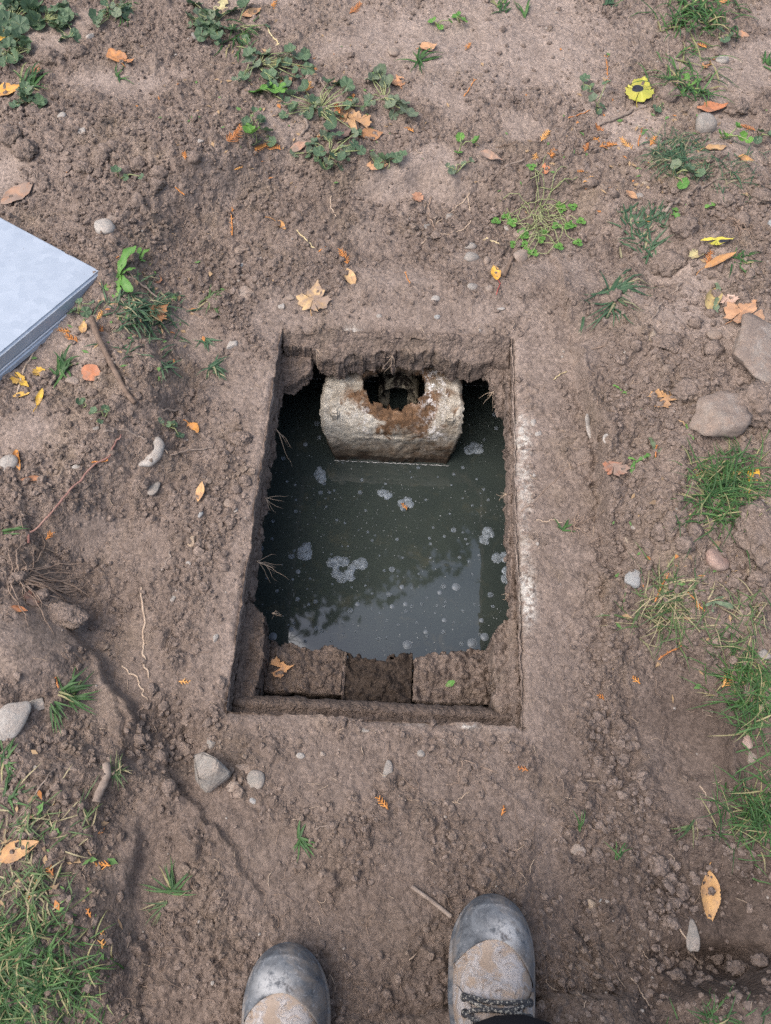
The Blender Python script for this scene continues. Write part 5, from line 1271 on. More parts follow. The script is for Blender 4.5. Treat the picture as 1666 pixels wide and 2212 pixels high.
M['bluegrass'] = grass_material('dull_grass', (.038, .085, .045), (.085, .155, .08), (.30, .27, .16), .16)
def blades(b, r_, bx, by, head, L, W, lean, n=5):
    """one ribbon blade folded along its midrib"""
    z0 = float(full_height(np.array([bx]), np.array([by]))[0]) - .001
    p = Vector((bx, by, z0)); el = lean; pts = []; a = head
    for i in range(n + 1):
        pts.append((p.copy(), a)); stp = L/n
        p = p + Vector((math.cos(a)*math.cos(el), math.sin(a)*math.cos(el), math.sin(el)))*stp
        el -= r_.uniform(.12, .42)*(1.0 if lean > .3 else .4); a += r_.uniform(-.13, .13)
        el = max(el, -.5)
    zs = full_height(np.array([q.x for q, _ in pts]), np.array([q.y for q, _ in pts]))
    v = []
    for i, (q, a) in enumerate(pts):
        w = W*.5*(1 - (i/n)**2.2)*(.6 + .4*min(1, i)) + .00008
        s = Vector((-math.sin(a), math.cos(a), 0))*w
        z = max(q.z, float(zs[i]) + .0015 + .002*i/n)
        v += [(q.x - s.x, q.y - s.y, z + w*.25), (q.x, q.y, z - w*.15), (q.x + s.x, q.y + s.y, z + w*.25)]
    f = []
    for i in range(n):
        k = i*3; f += [(k, k + 1, k + 4, k + 3), (k + 1, k + 2, k + 5, k + 4)]
    b.add(v, f)
def tuft(name, px, py, n, L, W, label, mat, seed, spread=6, rx=None, ry=None, fan=None, lean=(.2, 1.2), kind=None, group='tufts of grass', cat='grass'):
    """n blades rooted within an ellipse (photo units); L blade length in photo units"""
    r_ = random.Random(seed); b = Bag(); m = metres(px, py, .02)
    rx = rx or spread; ry = ry or spread
    for i in range(n):
        while True:
            u, v = r_.uniform(-1, 1), r_.uniform(-1, 1)
            if u*u + v*v <= 1: break
        if rx > 25:                     # patches thin out toward their edge and clump
            u, v = r_.gauss(0, .48), r_.gauss(0, .48)
            if vn(np.array([u*2.2]), np.array([v*2.2]), 1, seed)[0] < r_.uniform(-.9, .3): continue
        x, y, z = spot(px + u*rx, py + v*ry)
        if rim_dist(np.array([x]), np.array([y]))[0] < .004: continue
        hd = r_.uniform(0, 2*math.pi) if fan is None else gdir(px, py, r_.gauss(fan[0], fan[1]))
        blades(b, r_, x, y, hd, L*m*r_.uniform(.45, 1.1), W*m*r_.uniform(.7, 1.2), r_.uniform(*lean))
    c0 = Vector(spot(px, py)); me = b.mesh(name); me.transform(Matrix.Translation(-c0))
    o = link(name, me, M[mat], None, tuple(c0)); tag(o, label, cat, group if kind is None else None, kind); return o
# dense turf nobody could count
for k, (px, py, rx, ry, n, L, W, mt, lean, lab) in enumerate([
    (45, 2120, 150, 130, 1150, 70, 3.2, 'grass', (.2, 1.1), 'dense green lawn corner at the lower left edge'),
    (1568, 1065, 78, 80, 420, 85, 2.6, 'grass', (.2, 1.0), 'dense dark green tuft of fine grass below the grey boulder'),
    (1455, 340, 60, 46, 260, 55, 2.0, 'bluegrass', (.15, .8), 'fine matted grass below the yellow spotted maple leaf'),
    (1440, 1320, 92, 78, 190, 85, 2.6, 'drygrass', (.05, .7), 'sparse half-dry grass right of the tank\'s near corner'),
    (1610, 1500, 80, 100, 260, 75, 2.8, 'grass', (.1, .9), 'green grass strip at the right edge by the dark hollow'),
    (1625, 1760, 72, 88, 240, 80, 2.8, 'grass', (.1, .9), 'green grass at the lower right edge above the tan leaf'),
    (1500, 40, 85, 46, 190, 70, 4.5, 'grass', (.2, 1.0), 'broad-bladed grass at the top right'),
    (1485, 175, 60, 60, 150, 75, 4.2, 'grass', (.2, 1.0), 'bright grass right of the yellow spotted maple leaf'),
    (100, 1770, 105, 66, 120, 55, 3.2, 'drygrass', (.05, .7), 'thin worn grass below the thick bark stick'),
    (60, 1920, 80, 70, 110, 60, 3.2, 'drygrass', (.1, .8), 'thin grass above the lawn corner'),
    (315, 680, 75, 70, 260, 50, 3.4, 'bluegrass', (.05, .6), 'cut grass clippings right of the lid corner'),
    (1570, 370, 80, 60, 70, 50, 2.2, 'bluegrass', (.1, .8), 'scattered fine grass at the right under the cobble'),
    (1560, 2195, 90, 20, 60, 60, 3.0, 'grass', (.1, .9), 'grass on the sod edge in the lower right corner'),
    (1600, 1330, 50, 60, 70, 65, 2.4, 'drygrass', (.1, .8), 'thin grass right of the half-dry patch')]):
    tuft('grass_patch', px, py, int(n*1.35), L, W, lab, mt, 50 + k, rx=rx, ry=ry, lean=lean, kind='stuff')
for k, (px, py, n, L, W, mt, sp, fan, lean, lab) in enumerate([
    (1318, 632, 26, 95, 5, 'bluegrass', 12, (0, 70), (.0, .45), 'flattened grass tuft spread on soil right of the tank\'s far corner'),
    (1322, 660, 16, 85, 4.5, 'bluegrass', 10, (-110, 40), (.0, .4), 'lower half of the flattened grass tuft, blades pointing down'),
    (1365, 505, 40, 60, 5, 'bluegrass', 40, (80, 50), (.1, .6), 'dull broad-bladed grass left of the large clod'),
    (1390, 540, 26, 55, 5, 'bluegrass', 28, (60, 60), (.1, .6), 'dull grass right above the large crumbly clod'),
    (648, 1812, 14, 50, 6, 'grass', 6, (-20, 70), (.1, .7), 'small lone grass tuft on the bare soil below the tank'),
    (372, 1925, 16, 75, 5, 'grass', 8, (80, 45), (.1, .8), 'uprooted grass tuft lying on soil left of the left boot'),
    (360, 1950, 8, 60, 4, 'drygrass', 6, (215, 25), (.0, .3), 'dry stems of the uprooted grass tuft'),
    (145, 1505, 22, 70, 6, 'grass', 16, (10, 60), (.05, .5), 'flat grass tuft right of the pale rounded stone'),
    (120, 1530, 10, 60, 5, 'grass', 12, (-60, 30), (.05, .5), 'grass blades right below the pale rounded stone'),
    (462, 800, 24, 42, 4.5, 'bluegrass', 10, (-40, 60), (.05, .6), 'small frayed grass tuft beside the tank\'s far left corner'),
    (452, 650, 22, 48, 5, 'drygrass', 10, (-70, 60), (.05, .6), 'frayed grass tuft right of the cut clippings'),
    (440, 735, 10, 40, 4, 'bluegrass', 8, (-90, 40), (.05, .5), 'dull grass wisp below the frayed tuft'),
    (132, 800, 20, 50, 7, 'grass', 14, (40, 70), (.1, .8), 'broad-bladed green tuft below the lid'),
    (355, 795, 12, 40, 4, 'bluegrass', 12, (0, 90), (.05, .5), 'grass scrap right of the long dark stick'),
    (10, 1152, 4, 60, 6, 'grass', 4, (0, 10), (.0, .2), 'lone green blade at the left edge'),
    (905, 130, 14, 60, 5, 'grass', 8, (-40, 80), (.1, .7), 'grass sprig beside the pale orange leaf at the top'),
    (1085, 14, 22, 30, 5, 'grass', 18, (60, 60), (.1, .8), 'short grass under the blue shoe edge'),
    (1135, 40, 5, 60, 5, 'grass', 3, (110, 20), (.3, .9), 'single tall grass shoot right of the blue shoe edge'),
    (1310, 15, 10, 34, 5, 'bluegrass', 10, (60, 50), (.1, .7), 'little dull grass tuft at the top edge'),
    (1255, 700, 3, 50, 4, 'bluegrass', 2, (-95, 8), (.0, .2), 'single green blade in the far right bank corner'),
    (255, 1670, 24, 45, 2.5, 'drygrass', 12, (0, 120), (.05, .5), 'wispy grass beside the thick bark stick'),
    (10, 1640, 16, 50, 5, 'grass', 12, (0, 90), (.1, .6), 'grass at the left edge below the pale stone'),
    (20, 1720, 10, 60, 5, 'grass', 12, (20, 60), (.1, .6), 'few green blades at the left edge above the worn grass'),
    (1330, 1855, 6, 60, 4, 'grass', 8, (80, 30), (.1, .6), 'two thin blades on soil at the lower right'),
    (1250, 1795, 4, 55, 3, 'grass', 3, (85, 20), (.1, .6), 'bent grass shoot over the earthy blocky stone'),
    (1215, 1145, 8, 34, 4.5, 'grass', 4, (80, 40), (.1, .7), 'tiny grass seedling right of the tank opening'),
    (1500, 1780, 6, 70, 4, 'drygrass', 10, (230, 40), (.0, .4), 'dry pale blades above the upright tan leaf'),
    (255, 170, 6, 40, 4, 'grass', 6, (60, 60), (.1, .6), 'green shoot near the torn birch leaf'),
    (60, 190, 24, 70, 5, 'grass', 18, (40, 60), (.1, .8), 'grass blades at the left edge over the yellow-orange leaf'),
    (260, 30, 24, 45, 4, 'grass', 24, (-60, 60), (.1, .7), 'fine grass among the upper left weeds'),
    (520, 90, 34, 60, 4, 'grass', 34, (-70, 60), (.1, .8), 'grass stems around the upper mallow plant'),
    (1655, 140, 10, 40, 5, 'grass', 8, (40, 40), (.1, .8), 'bright blades at the right edge near the top'),
    (1590, 570, 20, 50, 4, 'grass', 18, (-10, 60), (.05, .5), 'loose blades right of the long orange-brown leaf'),
    (1420, 480, 20, 45, 4, 'bluegrass', 18, (60, 70), (.1, .6), 'short grass left of the rounded clod')]):
    tuft('grass_tuft', px, py, n, L, W, lab, mt, 150 + k, spread=sp, fan=fan, lean=lean)

# ================================================================== BROAD-LEAVED WEEDS
def weed_material(name, c0, c1, dusty=.25):
    t = NT(name); n = t.noise(40, 4, .6); r = t.objrand(); ve = t.attr('vein')
    c = t.mix(r, c0, c1); c = t.mix(1.0, c, t.ramp(n, [(.3, .75), (.7, 1.2)]), 'MULTIPLY')
    c = t.mix(t.math('MULTIPLY', ve, .35), c, (.22, .34, .14))
    c = t.mix(t.math('MULTIPLY', t.ramp(t.noise(70, 4), [(.45, 0), (.65, 1)]), dusty), c, (.26, .22, .17))
    t.bump(t.math('ADD', n, ve), .4, .001)
    m = t.out(c, .5, .35)
    tr = t.n.new('ShaderNodeBsdfTranslucent'); mx = t.n.new('ShaderNodeMixShader'); mx.inputs[0].default_value = .2
    t.l.new(c, tr.inputs[0]); t.l.new(t.b.outputs[0], mx.inputs[1]); t.l.new(tr.outputs[0], mx.inputs[2]); t.l.new(mx.outputs[0], t.n['Material Output'].inputs[0])
    return m
M['mallow'] = weed_material('mallow_green', (.042, .105, .055), (.085, .165, .078), .45); M['wilt'] = weed_material('wilted_green', (.10, .155, .095), (.15, .20, .12), .5)
M['bright'] = weed_material('fresh_green', (.075, .21, .035), (.13, .29, .05), .1)
t = NT('weed_stem'); M['stem'] = t.out(t.mix(t.noise(50, 3), (.17, .24, .08), (.34, .33, .18)), .6, .3)
def mallow_leaf(seed, cup=.25, fold=0.0):
    na, nr = 63, 7; A = np.linspace(-math.pi/2 + .22, 1.5*math.pi - .22, na); rr = np.linspace(0, 1, nr)
    lobes = 6; ph = (A + math.pi/2)/(2*math.pi)*lobes
    r_ = np.random.default_rng(seed)
    rad = .86 + .13*np.abs(np.cos(ph*math.pi))**.6 + .035*np.sin(ph*math.pi*10)
    rad *= 1 + .10*np.array([vn(np.array([a]), np.array([0.]), 1, seed)[0] for a in A])
    Xr = np.outer(rr, np.cos(A)*rad); Yr = np.outer(rr, np.sin(A)*rad)
    pl = np.cos(ph*2*math.pi)
    Z = np.outer(rr**1.2, .085*pl) + cup*np.outer(rr**2, np.ones(na)) + .05*np.outer(rr**2, np.sin(A*2 + seed)) + fold*np.abs(Xr)*1.0
    V = np.outer(np.ones(nr), np.clip(pl, 0, 1)**16)*(rr[:, None] < .95)
    idx = np.arange(nr*na).reshape(nr, na)
    q = np.stack([idx[:-1, :-1], idx[1:, :-1], idx[1:, 1:], idx[:-1, 1:]], -1).reshape(-1, 4)
    me = raw_mesh('leaf', np.stack([Xr.ravel(), Yr.ravel() + .1, Z.ravel()], 1), q); add_attr(me, 'vein', V.ravel()); return me
def dandelion_leaf(seed, lob=.35):
    n, m = 30, 5; T = np.linspace(0, 1, n); U = np.linspace(-1, 1, m)
    w = (.16 + .55*T**.8)*np.sqrt(np.clip(1 - T**6, 0, 1))*(1 - lob*(.5 + .5*np.cos(T*2*math.pi*4.5 + seed))*(T < .85))*.28 + .015
    X = np.outer(w, U); Y = np.outer(T, np.ones(m)) ; Z = .10*np.sin(T*math.pi)[:, None] + .18*np.abs(X) + .03*np.sin(T*14 + seed)[:, None]*U[None, :]
    V = np.outer(np.ones(n), np.exp(-(U*2.5)**2))
    idx = np.arange(n*m).reshape(n, m); q = np.stack([idx[:-1, :-1], idx[:-1, 1:], idx[1:, 1:], idx[1:, :-1]], -1).reshape(-1, 4)
    me = raw_mesh('leaf', np.stack([X.ravel(), Y.ravel(), Z.ravel()], 1), q); add_attr(me, 'vein', V.ravel()); return me
ML = {}
def share(kind, k, mat):
    key = (kind, k, mat)
    if key not in ML:
        me = mallow_leaf(k*7 + 1, (.12, .35, .22, .05)[k % 4], (0, .35, 0, .15)[k % 4]) if kind == 'm' else dandelion_leaf(k*5 + 2, (.35, .12, .5)[k % 3])
        me.materials.append(M[mat]); ML[key] = me
    return ML[key]
def weed(name, px, py, leaves, label, mat='mallow', seed=0, kind='m', cat='weed', group='broad-leaved weeds', stems=True):
    """leaves: (dx, dy, size) in photo units from the rooted point"""
    r_ = random.Random(seed); base = spot(px, py); root = empty(name, base); tag(root, label, cat, group); m = metres(px, py, .02)
    if kind == 'm' and len(leaves) > 7:
        leaves = list(leaves) + [(l[0]*r_.uniform(.5, 1.25) + r_.uniform(-14, 14), l[1]*r_.uniform(.5, 1.25) + r_.uniform(-12, 12), l[2]*r_.uniform(.4, .75), r_.choice(('wilt', mat, 'wilt'))) for l in leaves]
    for k, lf in enumerate(leaves):
        dx, dy, s = lf[:3]; mt = lf[3] if len(lf) > 3 else mat
        x, y, z = spot(px + dx, py + dy)
        zf = float(full_height(np.array([x]), np.array([y]))[0]); up = r_.uniform(.004, .022)
        hd = math.atan2(y - base[1], x - base[0]) if abs(dx) + abs(dy) > 2 else r_.uniform(0, 6.28)
        loc = Vector((x - base[0], y - base[1], max(z, zf) - base[2] + up))
        r = s*m*.45
        if kind == 'm':
            link('leaf', share('m', r_.randrange(4), mt), None, root, loc, (r_.uniform(-.65, .65), r_.uniform(-.65, .65), hd - math.pi/2 + r_.uniform(-.6, .6)), (r, r*r_.uniform(.85, 1.05), r))
        else:
            loc = Vector((r_.uniform(-.004, .004), r_.uniform(-.004, .004), .006)) if stems else Vector((x - base[0], y - base[1], .006 + zf - base[2]))
            L = math.hypot(x - base[0], y - base[1])*1.15 if stems else s*m
            link('leaf', share('d', r_.randrange(3), mt), None, root, loc, (r_.uniform(-.05, .12), r_.uniform(-.3, .3), (hd if stems else r_.uniform(0, 6.28)) - math.pi/2), (L*r_.uniform(.75, 1.0), L, L))
        if kind == 'm' and stems:
            b = Bag(); mid = Vector((loc.x*.5 + r_.uniform(-.01, .01), loc.y*.5 + r_.uniform(-.01, .01), loc.z*.5 + .006))
            gzm = float(full_height(np.array([base[0] + mid.x]), np.array([base[1] + mid.y]))[0]) - base[2]
            mid.z = max(mid.z, gzm + .003)
            b.tube([(0, 0, 0), tuple(mid), tuple(loc)], [.0014, .0012, .0009], 5); link('stem', b.mesh('stem'), M['stem'], root)
    return root
def ring(n, lo, hi, slo, shi, seed, fan=(0, 360), sq=.8):
    r_ = random.Random(seed); out = []
    for i in range(n):
        a = R(r_.uniform(*fan)); d = r_.uniform(lo, hi); out.append((math.cos(a)*d, -math.sin(a)*d*sq, r_.uniform(slo, shi)))
    return out
weed('mallow_plant', 30, 45, ring(16, 5, 62, 26, 48, 1), 'dense green mallow plant in the upper left corner', seed=1)
weed('mallow_plant', 95, 45, ring(15, 5, 52, 24, 52, 2), 'mallow plant with one large leaf right of the corner plant', seed=2)
weed('mallow_plant', 30, 120, ring(14, 5, 45, 20, 36, 3), 'mallow plant beside the orange leaf with a black patch', seed=3)
weed('mallow_plant', 60, 222, ring(9, 5, 40, 22, 36, 4, sq=.5), 'mallow plant below the yellow-orange leaf at the left edge', seed=4)
weed('mallow_plant', 240, 30, ring(12, 5, 48, 18, 34, 5), 'mallow plant at the top with grass, right of the weeds corner', seed=5)
weed('mallow_plant', 150, 80, ring(7, 5, 38, 14, 26, 51), 'small creeping mallow between the upper left weeds', seed=51)
weed('mallow_plant', 460, 55, ring(15, 8, 60, 22, 44, 6), 'upright mallow plant under the pale yellow-green leaf', seed=6)
weed('mallow_plant', 515, 55, [(20, -30, 36), (40, 20, 26), (10, 40, 30), (-10, 20, 40), (30, 60, 24), (60, 10, 20)], 'mallow stems trailing right of the upright mallow plant', seed=61)
weed('mallow_plant', 560, 140, [(-12, 5, 52, 'wilt'), (10, -10, 40), (38, 15, 34), (60, 10, 32), (70, -10, 30), (-30, 40, 26), (20, 35, 30), (50, 40, 28), (90, 0, 40), (105, 25, 34), (80, 40, 30), (-45, 50, 24, 'wilt'), (30, 60, 26), (100, -18, 26)], 'large mallow plant in the middle of the far weeds', seed=7)
weed('mallow_plant', 590, 205, [(-22, 0, 60, 'bright'), (8, 2, 46, 'bright'), (-5, -25, 40), (30, -5, 30), (25, 25, 26)], 'mallow with two broad bright leaves below the large plant', seed=8)
weed('mallow_plant', 690, 235, [(-60, -20, 32), (-30, -30, 36), (-8, -10, 34), (-50, 10, 30), (-20, 20, 32), (10, 15, 36), (40, -45, 34), (60, -35, 38), (40, 20, 30), (20, -40, 30), (100, 15, 34), (60, 5, 28), (-75, 20, 26), (30, 50, 34), (80, 55, 30)], 'mallow plant around the rolled tan leaf', seed=9)
weed('mallow_plant', 830, 215, [(-25, -30, 40, 'wilt'), (-5, -50, 34), (10, -25, 36), (-30, 10, 34), (15, 10, 36, 'wilt'), (35, 25, 40, 'wilt'), (50, 45, 44, 'wilt'), (20, 40, 26, 'wilt')], 'wilted mallow stem right of the rolled tan leaf', mat='wilt', seed=10)
weed('mallow_plant', 710, 340, [(-35, -20, 34), (-10, -35, 30, 'wilt'), (20, -30, 36), (-40, 5, 26), (-15, 15, 34), (20, 25, 40), (-5, 40, 34), (35, 0, 28, 'wilt'), (60, -40, 30), (55, -5, 30), (70, 20, 26), (-70, 10, 30, 'wilt')], 'mallow plant at the lower end of the far weeds', seed=11)
weed('mallow_plant', 830, 375, [(-10, -10, 28), (10, -22, 32), (25, 5, 30), (0, 20, 34), (-25, 15, 26, 'wilt'), (38, -28, 24)], 'small mallow plant beside the pale orange leaf at the weeds\' end', seed=12)
weed('mallow_plant', 565, 320, [(-15, -12, 40, 'bright'), (12, -20, 34), (-5, 15, 30), (25, 10, 24), (-30, -40, 26), (0, -50, 22)], 'mallow shoot left of the lower weeds above a cedar sprig', seed=13)
weed('mallow_plant', 550, 275, [(-12, 0, 26), (15, -8, 24), (2, -25, 16)], 'small mallow seedling left of the rolled leaf', seed=14)
weed('mallow_plant', 995, 50, [(0, 8, 34, 'bright'), (-8, -10, 26, 'bright')], 'pair of bright round leaves on far bare soil', mat='bright', seed=15)
weed('mallow_plant', 940, 55, [(-6, -2, 20, 'bright'), (10, 10, 18), (30, 8, 16, 'bright')], 'tiny bright seedling left of the pair of round leaves', mat='bright', seed=16)
weed('mallow_plant', 993, 322, [(0, -10, 22, 'bright'), (-3, 12, 20, 'bright'), (36, -2, 22)], 'green seedling right of the far weeds', mat='bright', seed=17)
weed('mallow_plant', 985, 375, [(-8, 0, 22), (15, -6, 20), (30, -8, 16), (-20, 8, 14, 'wilt')], 'wilted seedling above the looping pale root', mat='wilt', seed=18)
weed('mallow_plant', 1265, 190, [(-4, -4, 28), (10, 6, 18), (-8, 18, 16), (6, 22, 16)], 'small round-leaved weed left of the yellow spotted leaf', seed=19)
weed('mallow_plant', 1288, 235, [(-8, 0, 26, 'wilt'), (10, 4, 24), (16, -34, 22), (0, 12, 20)], 'wilted round-leaved weed above the bent grey stick', seed=20)
weed('mallow_plant', 1415, 245, [(0, 0, 26), (12, -10, 18)], 'leafy scrap beside the tip of the bent grey stick', seed=21)
weed('mallow_plant', 225, 905, [(-12, 2, 24), (8, -10, 22), (2, 22, 16)], 'small mallow sprig left of the thin brown twig', seed=22)
weed('mallow_plant', 365, 922, [(-10, 2, 18, 'wilt'), (15, 4, 20), (25, 26, 24), (8, 12, 16)], 'small three-leaved mallow right of the crescent-shaped stone', seed=23)
weed('mallow_plant', 180, 880, [(0, 0, 18), (8, -3, 12)], 'single small round leaf left of the long dark stick', seed=24)
weed('mallow_plant', 170, 680, [(-8, 0, 30), (18, 2, 26), (35, -8, 22), (8, -15, 20)], 'mallow leaves peeking out under the lid edge', seed=25)
weed('mallow_plant', 258, 388, [(0, 0, 24), (22, 16, 16), (54, 14, 18)], 'small mallow scraps on loose soil at the left', seed=26)
weed('mallow_plant', 1455, 380, [(0, -8, 26, 'wilt'), (22, 12, 30), (50, 10, 22), (12, 36, 28, 'bright'), (-20, 20, 22)], 'mixed weed leaves in the matted grass', seed=27)
weed('mallow_plant', 1565, 300, [(0, 0, 24), (20, -8, 20), (-15, 6, 20), (30, 10, 22), (45, 20, 20)], 'leafy weeds right of the half-buried grey cobble', mat='bright', seed=28)
weed('mallow_plant', 1640, 300, [(0, 0, 26), (-10, 14, 22), (12, 12, 20)], 'round-leaved weed at the right edge', seed=29)
weed('mallow_plant', 1550, 85, [(0, 0, 26), (20, 8, 24), (-18, 8, 20), (8, 20, 22), (36, 10, 20)], 'leafy weed below the broad-bladed grass at the top right', mat='mallow', seed=30)
D = lambda *a, **k: weed('dandelion_plant', *a, kind='d', **k)
D(262, 600, [(-38, -6, 40), (-28, 26, 40), (-8, 44, 46), (18, 18, 40), (34, 4, 30), (40, -30, 34), (10, -24, 30), (26, 40, 34)], 'dandelion rosette beside the lid corner', mat='bright', seed=31)
D(300, 570, [(10, -20, 24), (24, -12, 24), (-14, -10, 24), (20, 12, 22)], 'small dandelion right of the lid corner rosette', mat='bright', seed=32)
D(1340, 850, [(-18, -6, 26), (8, 6, 22), (14, -4, 18)], 'fresh green seedling left of the torn tan leaf', mat='bright', seed=33)
D(1372, 1000, [(-16, -3, 22), (30, -14, 30), (-6, 24, 22), (10, 6, 14)], 'green dandelion leaf right of the rust-brown leaf', mat='bright', seed=34)
D(1410, 985, [(30, -20, 40), (-10, -28, 22), (24, 8, 30)], 'grey-green dandelion leaf left of the dense green tuft', mat='wilt', seed=35)
D(1490, 960, [(-6, -40, 36), (6, -16, 26)], 'green leaf blade under the grey boulder', mat='bright', seed=36)
D(1385, 900, [(2, -14, 20), (6, 10, 18)], 'pale green leaf above the rust-brown leaf', mat='wilt', seed=37)
D(1430, 460, [(14, -22, 40), (30, -4, 34), (-10, 10, 30), (34, 14, 26)], 'bright dandelion leaves above the rounded clod', mat='bright', seed=38)
D(1540, 1300, [(-20, 10, 36), (18, -4, 44), (-6, 24, 34), (36, 12, 40)], 'dull dandelion rosette in thin grass at the right', mat='wilt', seed=39)
D(1548, 645, [(-6, -30, 34), (-2, 34, 40), (6, 10, 30)], 'green leaf inside the curled tan-green leaf', mat='wilt', seed=40)
D(1555, 445, [(-30, 8, 24), (12, 10, 20), (0, -16, 20)], 'small dandelion at the right between clods', mat='bright', seed=41)
D(1490, 190, [(-8, -24, 34), (10, 20, 36), (20, -10, 30), (-16, 14, 30)], 'leafy dandelion inside the bright grass', mat='bright', seed=42)
# clover clump: strings of stem with little round leaves
def clover():
    r_ = random.Random(77); base = spot(1165, 500); root = empty('clover_plant', base)
    tag(root, 'stringy clover clump uprooted on the soil above the tank', 'clover', 'broad-leaved weeds')
    for k in range(46):
        b = Bag(); a0 = gdir(1165, 500, r_.uniform(0, 360)); px, py = 1165 + r_.uniform(-30, 30), 480 + r_.uniform(-55, 50)
        x, y, z = spot(px, py); pts = []
        for j in range(9):
            zz = float(full_height(np.array([x]), np.array([y]))[0]) - base[2]
            pts.append((x - base[0], y - base[1], zz + .003 + .016*math.sin(math.pi*j/8)*r_.random())); a0 += r_.uniform(-.5, .5); x += math.cos(a0)*.0105; y += math.sin(a0)*.0105
        b.tube(pts, .00085, 5); link('stem', b.mesh('stem'), M['stem'], root)
        if k % 2 == 0:
            for s in range(3):
                an = a0 + s*2.09; me = share('m', 3, 'bright')
                link('leaf', me, None, root, (pts[-1][0] + math.cos(an)*.0055, pts[-1][1] + math.sin(an)*.0055, pts[-1][2] + .003), (0, 0, an - math.pi/2), (.0062, .0062, .0062))
clover()

# fine root hairs and plant litter lying everywhere
def fibres(name, n, label, mat, seed, lo, hi, w):
    r_ = random.Random(seed); b = Bag()
    for i in range(n):
        x, y, z = spot(r_.uniform(-40, 1700), r_.uniform(-30, 2230))
        if rim_dist(np.array([x]), np.array([y]))[0] < .01: continue
        a = r_.uniform(0, 6.28); l = r_.uniform(lo, hi); k = 6; cv = r_.uniform(-.5, .5); q = []
        for j in range(k): q.append([x, y]); a += cv*.6 + r_.uniform(-.4, .4); x += math.cos(a)*l/k; y += math.sin(a)*l/k
        zs = full_height(np.array([p[0] for p in q]), np.array([p[1] for p in q]))
        b.tube([(p[0], p[1], float(zz) + .001 + .002*r_.random()) for p, zz in zip(q, zs)], [w*r_.uniform(.7, 1.2)]*k, 4)
    o = link(name, b.mesh(name), M[mat]); tag(o, label, 'roots', None, 'stuff')
fibres('root_fibres', 620, 'hair-fine pale and brown rootlets strewn over the soil', 'droot', 21, .012, .045, .00042)
fibres('pale_fibres', 240, 'thin pale root and straw fibres lying on the soil', 'root', 22, .008, .03, .00055)
def litter(n, seed):
    r_ = random.Random(seed); b = Bag()
    spots_ = [(620, 230, 260, 150, .30), (1380, 330, 300, 200, .28), (330, 680, 160, 130, .16), (1500, 1250, 180, 300, .12), (90, 1900, 160, 250, .14)]
    for i in range(n):
        c = r_.choices(spots_, [q[4] for q in spots_])[0]
        x, y, z = spot(r_.gauss(c[0], c[2]*.5), r_.gauss(c[1], c[3]*.5))
        if rim_dist(np.array([x]), np.array([y]))[0] < .01 or abs(x) > 1.3: continue
        z = float(full_height(np.array([x]), np.array([y]))[0]) + .0015; a = r_.uniform(0, 6.28); l = r_.uniform(.003, .010); w = l*r_.uniform(.2, .6)
        d = (math.cos(a), math.sin(a)); e = (-d[1], d[0]); cu = r_.uniform(0, .4)*l
        b.add([(x - d[0]*l - e[0]*w*.3, y - d[1]*l - e[1]*w*.3, z), (x - e[0]*w, y - e[1]*w, z + cu), (x + d[0]*l, y + d[1]*l, z + .001), (x + e[0]*w, y + e[1]*w, z + cu*.6)], [(0, 1, 2, 3)])
    t = NT('plant_litter'); m = t.out(t.ramp(t.island(), [(0, (.40, .17, .06)), (.14, (.34, .23, .13)), (.5, (.20, .14, .09)), (.7, (.10, .19, .06)), (1, (.16, .22, .11))], 'CONSTANT'), .8, .2)
    o = link('plant_litter', b.mesh('plant_litter'), m); tag(o, 'tiny flakes of dead and green plant litter on the soil', 'litter', None, 'stuff')
litter(560, 31)

# ================================================================== BLUE-EDGED SHOE at the far edge
def far_shoe():
    x, y = survey(1088, -2, .03); t = NT('blue_rubber'); m1 = t.out(t.mix(t.noise(60, 3), (.13, .30, .62), (.2, .4, .72)), .6, .4)
    t = NT('tan_suede'); m2 = t.out(t.mix(t.noise(60, 4), (.30, .22, .18), (.42, .32, .27)), .9, .2)
    root = empty('shoe', (x, y + .004, gz(x, y) + .002)); tag(root, 'blue-edged tan shoe toe at the top edge of the photo', 'shoe')
    n = 36; out = []
    for i in range(n):
        a = 2*math.pi*i/n; w = .034; out.append((w*math.cos(a)*(1.0 if math.sin(a) < 0 else 1.0), (.05 if math.sin(a) < 0 else .20)*math.sin(a) + .05))
    def ringmesh(levels):
        v = []; q = []; tri = []
        for (s, z) in levels:
            for (px, py) in out: v.append((px*s, (py - .05)*s + .05, z))
        for j in range(len(levels) - 1):
            for k in range(n): q.append((j*n + k, j*n + (k + 1) % n, (j + 1)*n + (k + 1) % n, (j + 1)*n + k))
        v.append((0, .05, levels[-1][1])); e = (len(levels) - 1)*n
        for k in range(n): tri.append((e + k, e + (k + 1) % n, len(v) - 1))
        return raw_mesh('p', np.array(v), [np.array(q), np.array(tri)])
    link('sole', ringmesh([(1.0, 0), (1.04, .006), (1.03, .016), (.98, .019), (.9, .019)]), m1, root)
    link('upper', ringmesh([(.90, .017), (.90, .026), (.84, .036), (.7, .044), (.4, .05)]), m2, root)
far_shoe()

